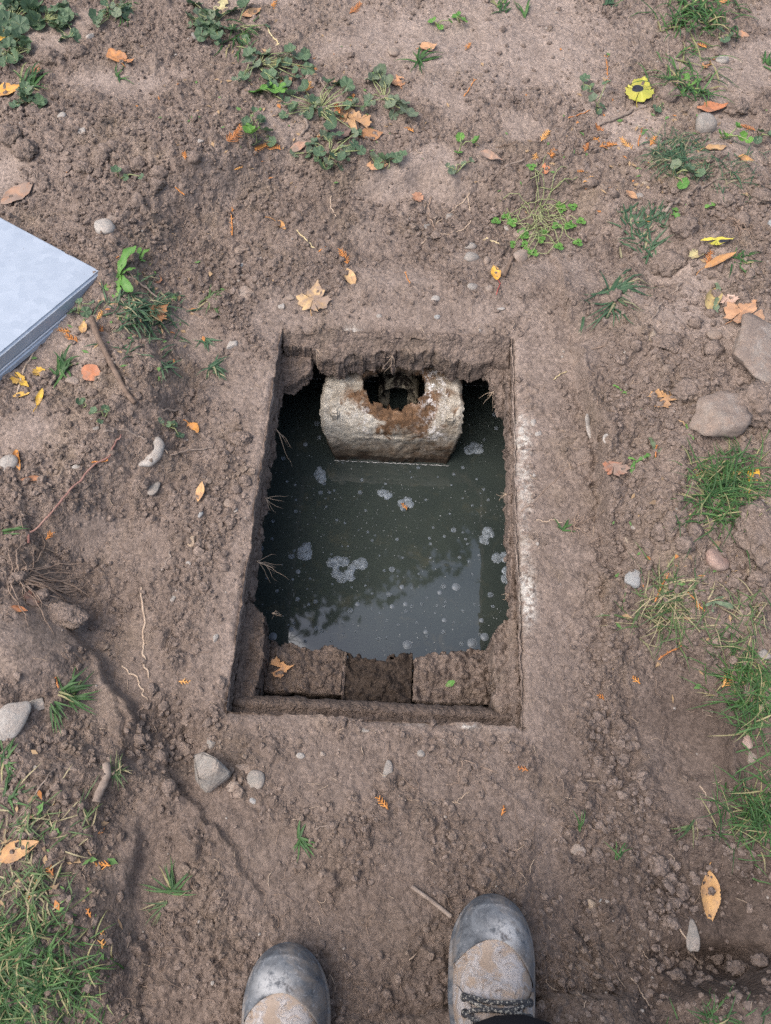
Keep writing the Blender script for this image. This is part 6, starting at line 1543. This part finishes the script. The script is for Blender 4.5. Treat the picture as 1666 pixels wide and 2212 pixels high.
# ================================================================== FOAM ON THE WATER
def foam_material():
    t = NT('grey_foam'); cells = t.voronoi(380, 'DISTANCE_TO_EDGE'); n = t.noise(90, 4)
    c = t.mix(t.ramp(cells, [(.02, 0), (.12, 1)]), (.30, .34, .375), (.16, .19, .215))
    t.bump(t.voronoi(380), .7, .0015)
    m = t.out(c, .35, .5)
    tr = t.n.new('ShaderNodeBsdfTransparent'); mx = t.n.new('ShaderNodeMixShader')
    t.l.new(t.ramp(n, [(.35, .45), (.65, .9)]), mx.inputs[0]); t.l.new(tr.outputs[0], mx.inputs[1]); t.l.new(t.b.outputs[0], mx.inputs[2]); t.l.new(mx.outputs[0], t.n['Material Output'].inputs[0])
    return m
M['foam'] = foam_material()
t = NT('bubble_skin'); M['bubble'] = t.out(t.mix(t.noise(200, 2), (.09, .105, .12), (.18, .205, .23)), .3, .3)
def foam_mesh(name, blobs, seed, m):
    """flat raft of foam covering a union of circles (photo units)"""
    x0 = min(b[0] - b[2] for b in blobs) - 3; x1 = max(b[0] + b[2] for b in blobs) + 3; y0 = min(b[1] - b[2] for b in blobs) - 3; y1 = max(b[1] + b[2] for b in blobs) + 3
    st = 1.3; gx = np.arange(x0, x1, st); gy = np.arange(y0, y1, st); A, B = np.meshgrid(gx, gy)
    f = np.full(A.shape, -9.0)
    for bx, by, br in blobs: f = np.maximum(f, br - np.hypot(A - bx, B - by))
    f = f + 1.6*vn(A, B, 6, seed) + .8*vn(A, B, 2.5, seed + 1)
    idx = np.arange(A.size).reshape(A.shape); q = np.stack([idx[:-1, :-1], idx[:-1, 1:], idx[1:, 1:], idx[1:, :-1]], -1).reshape(-1, 4)
    ff = f.ravel(); q = q[(ff[q] > 0).any(1)]
    X, Y = A.ravel(), -B.ravel()
    cellh = worley(A.ravel(), B.ravel(), 3.2, seed)[0]
    Z = np.clip(ff/3, 0, 1)*(.0018 + .0010*np.sqrt(np.clip(1 - (cellh/.6)**2, 0, 1)))
    u = np.unique(q); rm = np.full(A.size, -1); rm[u] = np.arange(len(u))
    return raw_mesh(name, np.stack([X*m, Y*m*1.06, Z], 1)[u], rm[q][:, ::-1])
def raft(px, py, blobs, label, seed):
    m = metres(px, py, WZ); x, y = survey(px, py, WZ)
    o = link('foam_raft', foam_mesh('foam_raft', blobs, seed, m), M['foam'], None, (x, y, WZ + .0006), (0, 0, YAW)); tag(o, label, 'foam', 'foam rafts on the water'); return o
raft(748, 1230, [(-32, -14, 10), (-20, -17, 11), (-4, -16, 10), (-22, -2, 7), (-20, 10, 10), (-8, 18, 12), (6, 12, 11), (12, -2, 9), (22, -10, 10), (34, -12, 12), (12, 20, 6)], 'largest foam raft, C-shaped, in the middle of the water', 1)
raft(876, 1088, [(-6, 0, 9), (4, -4, 10), (10, 2, 7), (-4, 10, 7)], 'foam raft carrying a small cedar sprig', 2)
raft(1027, 970, [(-12, 2, 11), (0, -4, 10), (8, 2, 9), (2, 6, 6), (-4, -10, 6)], 'foam raft right of the concrete baffle', 3)
raft(1050, 1156, [(-4, 10, 10), (4, -6, 11), (12, -2, 6)], 'foam raft near the right wall, two lobes', 4)
raft(1083, 1207, [(-10, 0, 11), (8, -4, 11)], 'upper of two foam rafts low on the right wall', 5)
raft(1096, 1240, [(0, -6, 10), (-2, 10, 11)], 'lower of two foam rafts low on the right wall', 6)
raft(830, 1068, [(-4, -4, 8), (6, 2, 9)], 'faint bluish foam raft above the cedar sprig', 7)
raft(658, 1195, [(0, 0, 16), (4, -14, 10)], 'faint grey scum raft left of the largest foam', 8)
raft(692, 1025, [(0, 0, 12), (4, 12, 9)], 'faint scum raft below the baffle\'s left corner', 9)
BUB = [(690, 1012, 8), (700, 1045, 7), (782, 1037, 7), (740, 1000, 4), (693, 1064, 9), (778, 1064, 9), (833, 1045, 6), (838, 1078, 4), (904, 1010, 7), (1000, 1010, 7), (563, 1185, 12), (557, 1184, 6), (590, 1126, 7), (588, 1164, 6), (630, 1202, 12), (636, 1190, 6), (644, 1235, 8), (632, 1252, 6), (847, 1230, 12), (820, 1200, 4), (858, 1165, 7),
       (972, 1110, 5), (980, 1145, 11), (936, 1140, 5), (928, 1163, 6), (930, 1175, 6), (1000, 1150, 5), (1010, 1175, 6), (1006, 1165, 6), (643, 1295, 9), (682, 1300, 9), (718, 1262, 4), (772, 1305, 8), (757, 1319, 11), (683, 1358, 9), (629, 1360, 8), (590, 1375, 14), (695, 1363, 9), (840, 1284, 11), (847, 1310, 8), (876, 1305, 8),
       (890, 1310, 7), (868, 1268, 8), (958, 1267, 11), (985, 1268, 14), (950, 1280, 8), (912, 1305, 7), (960, 1310, 6), (818, 1380, 12), (836, 1340, 6), (880, 1393, 16), (958, 1365, 9), (960, 1340, 8), (963, 1300, 6), (920, 1365, 8), (922, 1375, 7), (997, 1390, 10), (1020, 1390, 17), (1047, 1376, 14), (1040, 1340, 8), (1060, 1285, 12), (1065, 1310, 7),
       (1036, 1370, 6), (1070, 895, 12), (1073, 925, 9), (1046, 950, 6), (1040, 962, 7), (685, 915, 12), (660, 960, 8), (690, 945, 9), (612, 990, 9), (930, 1205, 6), (795, 1150, 5), (752, 1180, 4), (870, 1205, 5), (905, 1240, 5), (1030, 1035, 5), (1055, 1080, 6), (920, 1080, 5), (745, 1130, 5), (705, 1095, 5), (640, 1080, 5), (620, 1040, 5), (575, 1250, 5), (670, 1250, 5),
       (790, 1265, 5), (820, 1325, 5), (700, 1330, 6), (740, 1345, 5), (860, 1350, 6), (940, 1325, 5), (1000, 1320, 6), (980, 1345, 5), (900, 1345, 5), (1025, 1305, 5), (715, 1385, 6), (770, 1365, 5), (660, 1385, 7), (890, 1270, 5), (1035, 1200, 6), (1020, 1240, 5)]
def bubble_mesh(k):
    b = Bag(); n = 14; v = []; q = []
    prof = [(1.25, .0), (1.12, .05), (1.0, .10), (.96, .30), (.80, .52), (.5, .68), (.2, .74)] if k else [(1.1, .0), (1.0, .12), (.85, .3), (.6, .42), (.45, .30), (.3, .28), (.1, .40)]
    for r_, z in prof:
        for i in range(n): a = 2*math.pi*i/n; v.append((r_*math.cos(a)*(1 + .06*math.sin(3*a + k)), r_*math.sin(a)*(1 + .06*math.cos(2*a)), z))
    for j in range(len(prof) - 1):
        for i in range(n): q.append((j*n + i, j*n + (i + 1) % n, (j + 1)*n + (i + 1) % n, (j + 1)*n + i))
    v.append((0, 0, prof[-1][1] + .02)); e = (len(prof) - 1)*n
    me = raw_mesh('foam_bubble', np.array(v), [np.array(q), np.array([(e + i, e + (i + 1) % n, len(v) - 1) for i in range(n)])]); me.materials.append(M['bubble'] if k else M['foam']); return me
BM = [bubble_mesh(0), bubble_mesh(1)]
def flecks(n, seed):
    r_ = np.random.default_rng(seed); b = Bag()
    for i in range(n):
        x = r_.uniform(X0 - .05, X1 + .05); y = r_.uniform(.36, 1.13)
        if BX0 - .01 < x < BX1 + .01 and y > .92: continue
        if vn(np.array([x]), np.array([y]), .06, 71)[0] < r_.uniform(-1, .5): continue
        k = 6; rr_ = .0004 + .0011*r_.random()**3; a0 = r_.uniform(0, 6)
        v = [(x + rr_*math.cos(a0 + q*math.pi/3)*r_.uniform(.6, 1.3), y + rr_*math.sin(a0 + q*math.pi/3)*r_.uniform(.6, 1.3), WZ + .0007) for q in range(k)] + [(x, y, WZ + .0012)]
        b.add(v, None, [(q, (q + 1) % k, k) for q in range(k)])
    o = link('scum_flecks', b.mesh('scum_flecks'), M['fleck']); tag(o, 'fine pale scum flecks floating all over the dark water', 'scum', None, 'stuff')
t = NT('pale_fleck'); M['fleck'] = t.out(t.ramp(t.island(), [(0, (.10, .11, .11)), (.6, (.20, .215, .22)), (1, (.30, .32, .33))]), .6, .3)
flecks(2600, 12)
WMARKS = [('the C-shaped foam raft', 748, 1230), ('the foam raft with the cedar sprig', 876, 1088), ('the foam raft beside the baffle', 1027, 970), ('the two-lobed foam raft', 1050, 1156), ('the left block', 660, 1400), ('the middle block', 820, 1415),
          ('the right block', 980, 1410), ('the baffle\'s lower left corner', 720, 992), ('the baffle\'s lower right corner', 972, 1003), ('the faint grey scum', 658, 1195), ('the left wall', 560, 1200), ('the foam rafts by the right wall', 1090, 1225), ('the bluish foam raft', 830, 1068)]
def water_label(head, px, py):
    global MARKS
    keep, MARKS = MARKS, WMARKS
    l = place_label(head, px, py)
    if l in LABELS: l = place_label(head + ' on the water', px, py)
    MARKS = keep
    return l
_br = random.Random(9)
for _i in range(60):
    _p = (_br.uniform(565, 1095), _br.uniform(1015, 1395), _br.choice((3, 4, 4, 5, 6, 7)))
    if all(math.hypot(_p[0] - q[0], _p[1] - q[1]) > 9 for q in BUB): BUB.append(_p)
for k, (px, py, d) in enumerate(BUB):
    x, y = survey(px, py, WZ); m = metres(px, py, WZ); big_ = d >= 11
    o = link('foam_bubble', BM[1 if d in (14, 16, 17, 8) else 0], None, None, (x, y, WZ + .0005), (0, 0, rnd.uniform(0, 6)), (d*m*.5, d*m*.5*1.08, d*m*.22))
    head = 'large round foam bubble' if big_ else ('tiny foam bubble' if d <= 5 else 'small foam bubble')
    tag(o, water_label(head, px, py), 'bubble', 'large bubbles on the water' if big_ else 'small bubbles on the water')
x, y = survey(874, 1096, WZ)
o = link('cedar_sprig', cedar_mesh('cedar_sprig', .022, 999), M['cedar'], None, (x, y, WZ + .004), (0, 0, .6), None, CC[0]); tag(o, 'tiny orange cedar sprig floating on foam in the water', 'cedar sprig', 'dry cedar sprigs')

# ================================================================== THE PERSON STANDING AT THE NEAR EDGE
def leather_material():
    t = NT('muddy_tan_leather'); n = t.noise(22, 5, .65, dist=.6); w = t.noise(38, 6, .75, dist=.8); f = t.noise(240, 4, .65)
    c = t.mix(t.ramp(n, [(.35, 0), (.65, 1)]), (.24, .180, .135), (.34, .270, .215))
    c = t.mix(t.ramp(w, [(.46, 0), (.56, .85)]), c, (.37, .345, .335))          # dried cement
    c = t.mix(t.ramp(t.noise(60, 5, .7), [(.60, 0), (.68, .8)]), c, (.13, .09, .065))
    t.bump(t.math('ADD', t.math('MULTIPLY', t.ramp(w, [(.50, 0), (.58, 1)]), .7), t.math('MULTIPLY', f, .5)), .7, .0016)
    return t.out(c, .72, .3)
def rubber_material():
    t = NT('scuffed_black_rubber'); n = t.noise(26, 6, .7, dist=1.2); f = t.noise(300, 3, .6); s = t.noise(14, 5, .7, dist=.6)
    c = t.mix(t.ramp(n, [(.36, 0), (.62, 1)]), (.045, .050, .058), (.125, .135, .148))
    c = t.mix(t.ramp(s, [(.44, 0), (.60, .8)]), c, (.21, .175, .145))
    c = t.mix(t.ramp(t.noise(110, 5, .75, dist=1.5), [(.56, 0), (.64, .6)]), c, (.27, .27, .28))
    c = t.mix(t.math('MULTIPLY', t.attr('smear'), t.ramp(t.noise(70, 5, .7), [(.40, 0), (.52, 1)])), c, (.34, .34, .34))
    t.bump(t.math('ADD', n, t.math('MULTIPLY', f, .4)), .4, .0012)
    return t.out(c, .7, .22)
M['leather'] = leather_material(); M['rubber'] = rubber_material()
t = NT('dark_lace'); M['lace'] = t.out(t.mix(t.ramp(t.noise(330, 2), [(.55, 0), (.6, 1)]), (.045, .045, .048), (.30, .28, .24)), .85, .2)
t = NT('eyelet_metal'); M['eyelet'] = t.out((.03, .03, .032), .5, .5)
t = NT('black_cloth'); M['cloth'] = t.out(t.mix(t.noise(500, 2), (.008, .008, .010), (.02, .02, .024)), .95, .1)
t = NT('jacket_cloth'); M['jacket'] = t.out(t.mix(t.noise(90, 3), (.03, .035, .05), (.05, .055, .07)), .95, .1)
t = NT('skin'); M['skin'] = t.out((.42, .26, .19), .55, .3)
BOOT_L = .305
def boot_half(s):
    """half width at distance s behind the toe tip"""
    s = np.asarray(s, float)
    toe = .0565*np.sqrt(np.clip(1 - (1 - np.clip(s/.085, 0, 1))**2.15, 0, 1))
    waist = 1 - .17*smooth(.12, .20, s)*(1 - .5*smooth(.24, .29, s))
    heel = np.sqrt(np.clip(1 - np.clip((s - (BOOT_L - .04))/.04, 0, 1)**2.2, 0, 1))
    return toe*waist*heel
def boot_top(s):
    s = np.asarray(s, float)
    return np.interp(s, [0, .004, .012, .03, .06, .09, .12, .15, .18, .21, .25, .305], [.008, .022, .036, .050, .060, .064, .071, .083, .100, .125, .150, .150])
def boot_point(s, a, off=0.0, mirror=1):
    w = boot_half(s)*.93; h = boot_top(s)
    ca, sa = np.cos(a), np.sin(a)
    x = np.sign(ca)*np.abs(ca)**.72*(w + off); z = .024 + np.abs(sa)**.85*(h + off)
    x = x*(1 - .22*smooth(.5, 1.0, (z - .024)/np.maximum(h, 1e-4))*0)
    return x*mirror, -s - off*0 + off*np.exp(-s/.02)*1.0, z
def grid_mesh(name, Xs, Ys, Zs):
    n, m = Xs.shape; idx = np.arange(n*m).reshape(n, m)
    q = np.stack([idx[:-1, :-1], idx[:-1, 1:], idx[1:, 1:], idx[1:, :-1]], -1).reshape(-1, 4)
    return raw_mesh(name, np.stack([Xs.ravel(), Ys.ravel(), Zs.ravel()], 1), q)
def make_boot(parent, toe_x, toe_y, turn, mirror, laced, seed, label):
    z0 = gz(toe_x, toe_y - .1) + .001
    b = empty('boot', (toe_x, toe_y, z0), turn); b.scale = (1.05, 1.03, 1.03); b.parent = parent; b['label'] = label
    # sole with welt
    ss = np.concatenate([BOOT_L*(1 - np.cos(np.linspace(0, math.pi, 60)))/2])
    hw = boot_half(ss) + .0; outl = [(hw[i], -ss[i]) for i in range(60)] + [(-hw[i], -ss[i]) for i in range(58, 0, -1)]
    outl = np.array(outl); n = len(outl)
    lv = [(.95, 0), (.99, .004), (1.0, .012), (1.015, .020), (1.035, .024), (1.035, .030), (.99, .033), (.90, .034)]
    v = []; q = []
    c0 = np.array([0, -BOOT_L/2])
    for (s, z) in lv:
        p = (outl - c0)*np.array([s, 1 + (s - 1)*.4]) + c0
        spring = .010*smooth(.06, .0, -p[:, 1])          # toe spring
        v.append(np.column_stack([p, np.full(n, z) + spring]))
    for j in range(len(lv) - 1):
        for k in range(n): q.append((j*n + k, j*n + (k + 1) % n, (j + 1)*n + (k + 1) % n, (j + 1)*n + k))
    me = raw_mesh('sole', np.concatenate(v), np.array(q)); add_attr(me, 'smear', np.zeros(len(me.vertices))); link('sole', me, M['rubber'], b)
    # upper
    S_, A_ = np.meshgrid(np.concatenate([np.linspace(.002, .03, 14), np.linspace(.034, BOOT_L - .002, 90)]), np.linspace(0, math.pi, 61), indexing='ij')
    x, y, z = boot_point(S_, A_, 0.0, mirror); z = z + .010*smooth(.06, 0, S_)
    cr = (.0022*np.sin((S_ - .10)*330 + 2*np.sin(A_*2 + seed))*smooth(.085, .10, S_)*smooth(.15, .125, S_)*np.sin(A_)**2)   # flex creases
    nz = fbm(x + seed, y, .03, 3, 800 + seed)*.0014
    link('upper', grid_mesh('upper', x, y, z + cr + nz), M['leather'], b)
    # rubber toe cap, edge bowed forward in the middle
    T_, A_ = np.meshgrid(np.linspace(0, 1, 40), np.linspace(0, math.pi, 61), indexing='ij')
    cut = .054 + .046*np.abs(np.cos(A_))**1.5 + (.010*np.cos(A_)*mirror)
    S2 = .001 + (cut - .001)*T_
    off = .0022 + .0008*np.sin(T_*math.pi)
    x, y, z = boot_point(S2, A_, off, mirror); z = z + .010*smooth(.06, 0, S2) + .0012*fbm(x*1.0 + seed, y, .025, 3, 820) - .0016*smooth(.97, 1, T_)
    ridge = .0016*(np.exp(-((T_ - .22)/.02)**2) + .7*np.exp(-((T_ - .10)/.015)**2))
    me = grid_mesh('toe_cap', x*(1 + ridge*8), y, z + ridge)
    sm = np.exp(-(((x - .012*mirror)/.022)**2 + ((y + .045)/.018)**2)).ravel()*1.3
    add_attr(me, 'smear', np.clip(sm, 0, 1)); cap = link('toe_cap', me, M['rubber'], b)
    # eyelet facings, tongue, laces
    for sd_ in (1, -1):
        T_, U_ = np.meshgrid(np.linspace(0, 1, 30), np.linspace(0, 1, 16), indexing='ij')
        s = .112 + .11*T_; lo = R(22); hi = R(62) - R(26)*np.clip(1 - T_/.22, 0, 1)**2
        a = lo + (hi - lo)*U_; a = a if sd_ == 1 else math.pi - a
        x, y, z = boot_point(s, a, .0035, 1); z = z - .002*smooth(.92, 1, U_) - .003*smooth(.06, 0, T_)
        link('eyelet_flap', grid_mesh('eyelet_flap', x, y, z + .0008*fbm(x, y, .02, 2, 840)), M['leather'], b)
    T_, U_ = np.meshgrid(np.linspace(0, 1, 20), np.linspace(0, 1, 14), indexing='ij')
    s = .120 + .10*T_; a = R(64) + R(52)*U_
    x, y, z = boot_point(s, a, .0025 + .002*T_, 1)
    link('tongue', grid_mesh('tongue', x, y, z + .001*np.sin(x*300)), M['leather'], b)
    def eye(s, a):
        x, y, z = boot_point(np.array(s), np.array(a), .0048, 1); return Vector((float(x), float(y), float(z)))
    rows = (.122, .139, .157, .175)
    for i, s in enumerate(rows):
        for sd_ in (0, 1):
            a = R(50) if sd_ == 0 else math.pi - R(50); c = eye(s, a); bag = Bag()
            pts = [(c.x + .0042*math.cos(q)*.9, c.y + .0042*math.sin(q), c.z + .0008) for q in np.linspace(0, 2*math.pi, 13)]
            bag.tube(pts, .0013, 5); link('eyelet', bag.mesh('eyelet'), M['eyelet'], b)
    for i in range(len(rows)):
        for sd_ in ((0, 1) if i else (0,)):
            a0, a1 = (R(50), math.pi - R(50)) if sd_ == 0 else (math.pi - R(50), R(50))
            s0, s1 = rows[max(0, i - 1)] if i else rows[0], rows[i]; bag = Bag(); pts = []
            for f in np.linspace(0, 1, 15):
                xx, yy, zz = boot_point(np.array(s0 + (s1 - s0)*f), np.array(a0 + (a1 - a0)*f), .0075 + .0015*sd_, 1)
                pts.append((float(xx), float(yy) + .0015*math.sin(f*9 + i), float(zz)))
            bag.tube(pts, .0028, 7, .75); link('lace', bag.mesh('lace'), M['lace'], b)
    return b
toeR = survey(1064, 1934, .03); toeL = survey(622, 2038, .03)
def person():
    root = empty('person', (0, -.28, 0)); tag(root, 'person in muddy tan work boots and black trousers at the near edge', 'person')
    inv = Vector((0, .28, 0))
    bR = make_boot(root, toeR[0] + inv.x, toeR[1] + inv.y, R(-2) + YAW*.3, 1, True, 3, 'muddy right work boot with black toe cap and dark laces')
    bL = make_boot(root, toeL[0] + inv.x, toeL[1] + inv.y, R(5), -1, True, 8, 'muddy left work boot with scuffed black toe cap')
    for o in (bR, bL): o.location.z = gz(o.location.x, o.location.y - .28 - .1) + .001
    # body: one skin from trouser hems to finger tips
    rx, ry = toeR[0], toeR[1] - .245; lx, ly = toeL[0] + .015, toeL[1] - .245
    J = {'pel': ((rx + lx)/2, -.34, .93, .15, .115), 'hipR': (rx - .05, -.335, .88, .095, .10), 'hipL': (lx + .05, -.345, .88, .095, .10),
         'kneR': (rx - .005, ry + .015, .50, .068, .07), 'kneL': (lx + .005, ly + .015, .50, .068, .07), 'ankR': (rx, ry + .030, .215, .066, .080), 'ankL': (lx, ly + .01, .20, .066, .08),
         'hemR': (rx, ry + .048, .185, .074, .098), 'hemL': (lx, ly + .01, .16, .07, .085), 'cufR': (rx, ry + .050, .125, .074, .098), 'cufL': (lx, ly + .01, .10, .07, .085),
         'bel': ((rx + lx)/2, -.34, 1.08, .15, .11), 'che': ((rx + lx)/2, -.34, 1.30, .165, .115), 'nec': ((rx + lx)/2, -.31, 1.485, .058, .06), 'hea': ((rx + lx)/2, -.235, 1.60, .075, .095), 'top': ((rx + lx)/2, -.225, 1.68, .06, .075),
         'shR': (.19, -.33, 1.40, .068, .068), 'shL': (-.19, -.33, 1.40, .068, .068), 'elR': (.27, -.25, 1.15, .048, .048), 'elL': (-.27, -.25, 1.15, .048, .048),
         'wrR': (.10, -.10, 1.315, .031, .031), 'wrL': (-.10, -.10, 1.315, .031, .031), 'paR': (.075, -.045, 1.345, .028, .02), 'paL': (-.075, -.045, 1.345, .028, .02)}
    ed = [('pel', 'hipR'), ('pel', 'hipL'), ('hipR', 'kneR'), ('hipL', 'kneL'), ('kneR', 'ankR'), ('kneL', 'ankL'), ('ankR', 'hemR'), ('ankL', 'hemL'), ('hemR', 'cufR'), ('hemL', 'cufL'), ('pel', 'bel'), ('bel', 'che'), ('che', 'nec'), ('nec', 'hea'), ('hea', 'top'),
          ('che', 'shR'), ('che', 'shL'), ('shR', 'elR'), ('shL', 'elL'), ('elR', 'wrR'), ('elL', 'wrL'), ('wrR', 'paR'), ('wrL', 'paL')]
    for sd_, s in (('R', 1), ('L', -1)):          # four fingers and a thumb, curled round a phone held flat above
        for f, (dx, dy, l) in enumerate([(.004, .030, .9), (.0, .014, 1.0), (-.002, -.003, .95), (-.004, -.019, .78)]):
            b0 = (s*(.066 + dx), -.032 + dy, 1.352); k1 = (s*(.052 + dx), -.022 + dy, 1.366 + .004*l); k2 = (s*(.034 + dx), -.018 + dy, 1.374)
            J[f'f{sd_}{f}a'] = (*b0, .0098, .0098); J[f'f{sd_}{f}b'] = (*k1, .0088, .0088); J[f'f{sd_}{f}c'] = (*k2, .0075, .0075)
            ed += [(f'pa{sd_}', f'f{sd_}{f}a'), (f'f{sd_}{f}a', f'f{sd_}{f}b'), (f'f{sd_}{f}b', f'f{sd_}{f}c')]
        J[f't{sd_}a'] = (s*.078, -.07, 1.362, .0115, .0115); J[f't{sd_}b'] = (s*.052, -.07, 1.378, .0095, .0095)
        ed += [(f'pa{sd_}', f't{sd_}a'), (f't{sd_}a', f't{sd_}b')]
    names = list(J); me = bpy.data.meshes.new('body')
    me.from_pydata([(J[n][0], J[n][1] + .28, J[n][2]) for n in names], [(names.index(a), names.index(c)) for a, c in ed], [])
    o = link('body', me, None, root)
    sk = o.modifiers.new('skin', 'SKIN'); sk.use_smooth_shade = True
    lay = me.skin_vertices[0].data
    for i, n in enumerate(names): lay[i].radius = (J[n][3], J[n][4]); lay[i].use_root = (n == 'pel')
    sub = o.modifiers.new('smooth', 'SUBSURF'); sub.levels = 2; sub.render_levels = 2
    bpy.context.view_layer.update()
    dg = bpy.context.evaluated_depsgraph_get(); ev = o.evaluated_get(dg)
    nm = bpy.data.meshes.new_from_object(ev); o.modifiers.clear(); o.data = nm; nm.name = 'body'
    for mm_ in ('cloth', 'jacket', 'skin'): nm.materials.append(M[mm_])
    hips = 1.0
    for p in nm.polygons:
        c = p.center; w = c.y - .28
        hand = c.z > 1.30 and w > -.115 and abs(c.x) < .13
        p.material_index = 2 if (hand or c.z > 1.505) else (1 if c.z > .99 else 0); p.use_smooth = True
person()

# ================================================================== TREE, seen mirrored in the water
def tree(bx, by, blobs, label, seed, nleaf=9000):
    r_ = np.random.default_rng(seed); root = empty('tree', (bx, by, gz(bx, by)))
    tag(root, label, 'tree')
    t_ = Bag(); pr = random.Random(seed)
    top = max(b[2] for b in blobs)
    t_.tube([(0, 0, -.1), (.05, -.05, 1.2), (-.05, -.1, 2.6), (.05, -.2, top*.6), (0, -.3, top)], [.24, .19, .16, .11, .04], 10)
    link('trunk', t_.mesh('trunk'), M['bark'], root)
    for (cx, cy, cz, rr) in blobs:
        l = Bag(); l.tube([(0, -.1, min(2.4, cz*.45)), ((cx - bx)*.5, (cy - by)*.5, cz*.75), (cx - bx, cy - by, cz)], [.09, .05, .02], 7); link('limb', l.mesh('limb'), M['bark'], root)
    w = np.array([b[3]**3 for b in blobs]); w = w/w.sum(); pick = r_.choice(len(blobs), nleaf, p=w); B = np.array(blobs)[pick]
    d = r_.normal(size=(nleaf, 3)); d /= np.linalg.norm(d, axis=1)[:, None]; rad = B[:, 3]*r_.random(nleaf)**.45
    c = B[:, :3] + d*rad[:, None]*np.array([1, 1, .75]) - np.array([bx, by, 0])
    c += .12*r_.normal(size=c.shape)
    a = r_.normal(size=(nleaf, 3)); a /= np.linalg.norm(a, axis=1)[:, None]; bb = np.cross(a, r_.normal(size=(nleaf, 3))); bb /= np.linalg.norm(bb, axis=1)[:, None]
    s = r_.uniform(.05, .10, nleaf)[:, None]
    v = np.stack([c - a*s, c + bb*s*.6, c + a*s, c - bb*s*.6], 1).reshape(-1, 3); f = np.arange(nleaf*4).reshape(-1, 4)
    link('crown', raw_mesh('crown', v, f), M['treeleaf'], root)
t = NT('tree_leaves'); M['treeleaf'] = t.out(t.ramp(t.island(), [(0, (.035, .07, .02)), (.7, (.07, .11, .03)), (1, (.22, .15, .03))]), .6, .3)
tree(-1.6, 6.0, [(-1.7, 3.7, 6.0, 1.15), (-1.0, 3.75, 6.3, .95), (-.3, 4.25, 6.2, 1.15), (.45, 4.75, 6.2, 1.1), (1.1, 5.1, 6.0, 1.2), (-2.4, 4.6, 5.6, 1.4), (-.9, 5.0, 6.8, 1.5), (.3, 5.8, 5.6, 1.5), (-1.2, 4.8, 4.8, 1.2), (.9, 5.9, 5.0, 1.2), (-.2, 5.0, 4.9, 1.1)],
     'leafy tree mirrored in the tank water', 5, 42000)
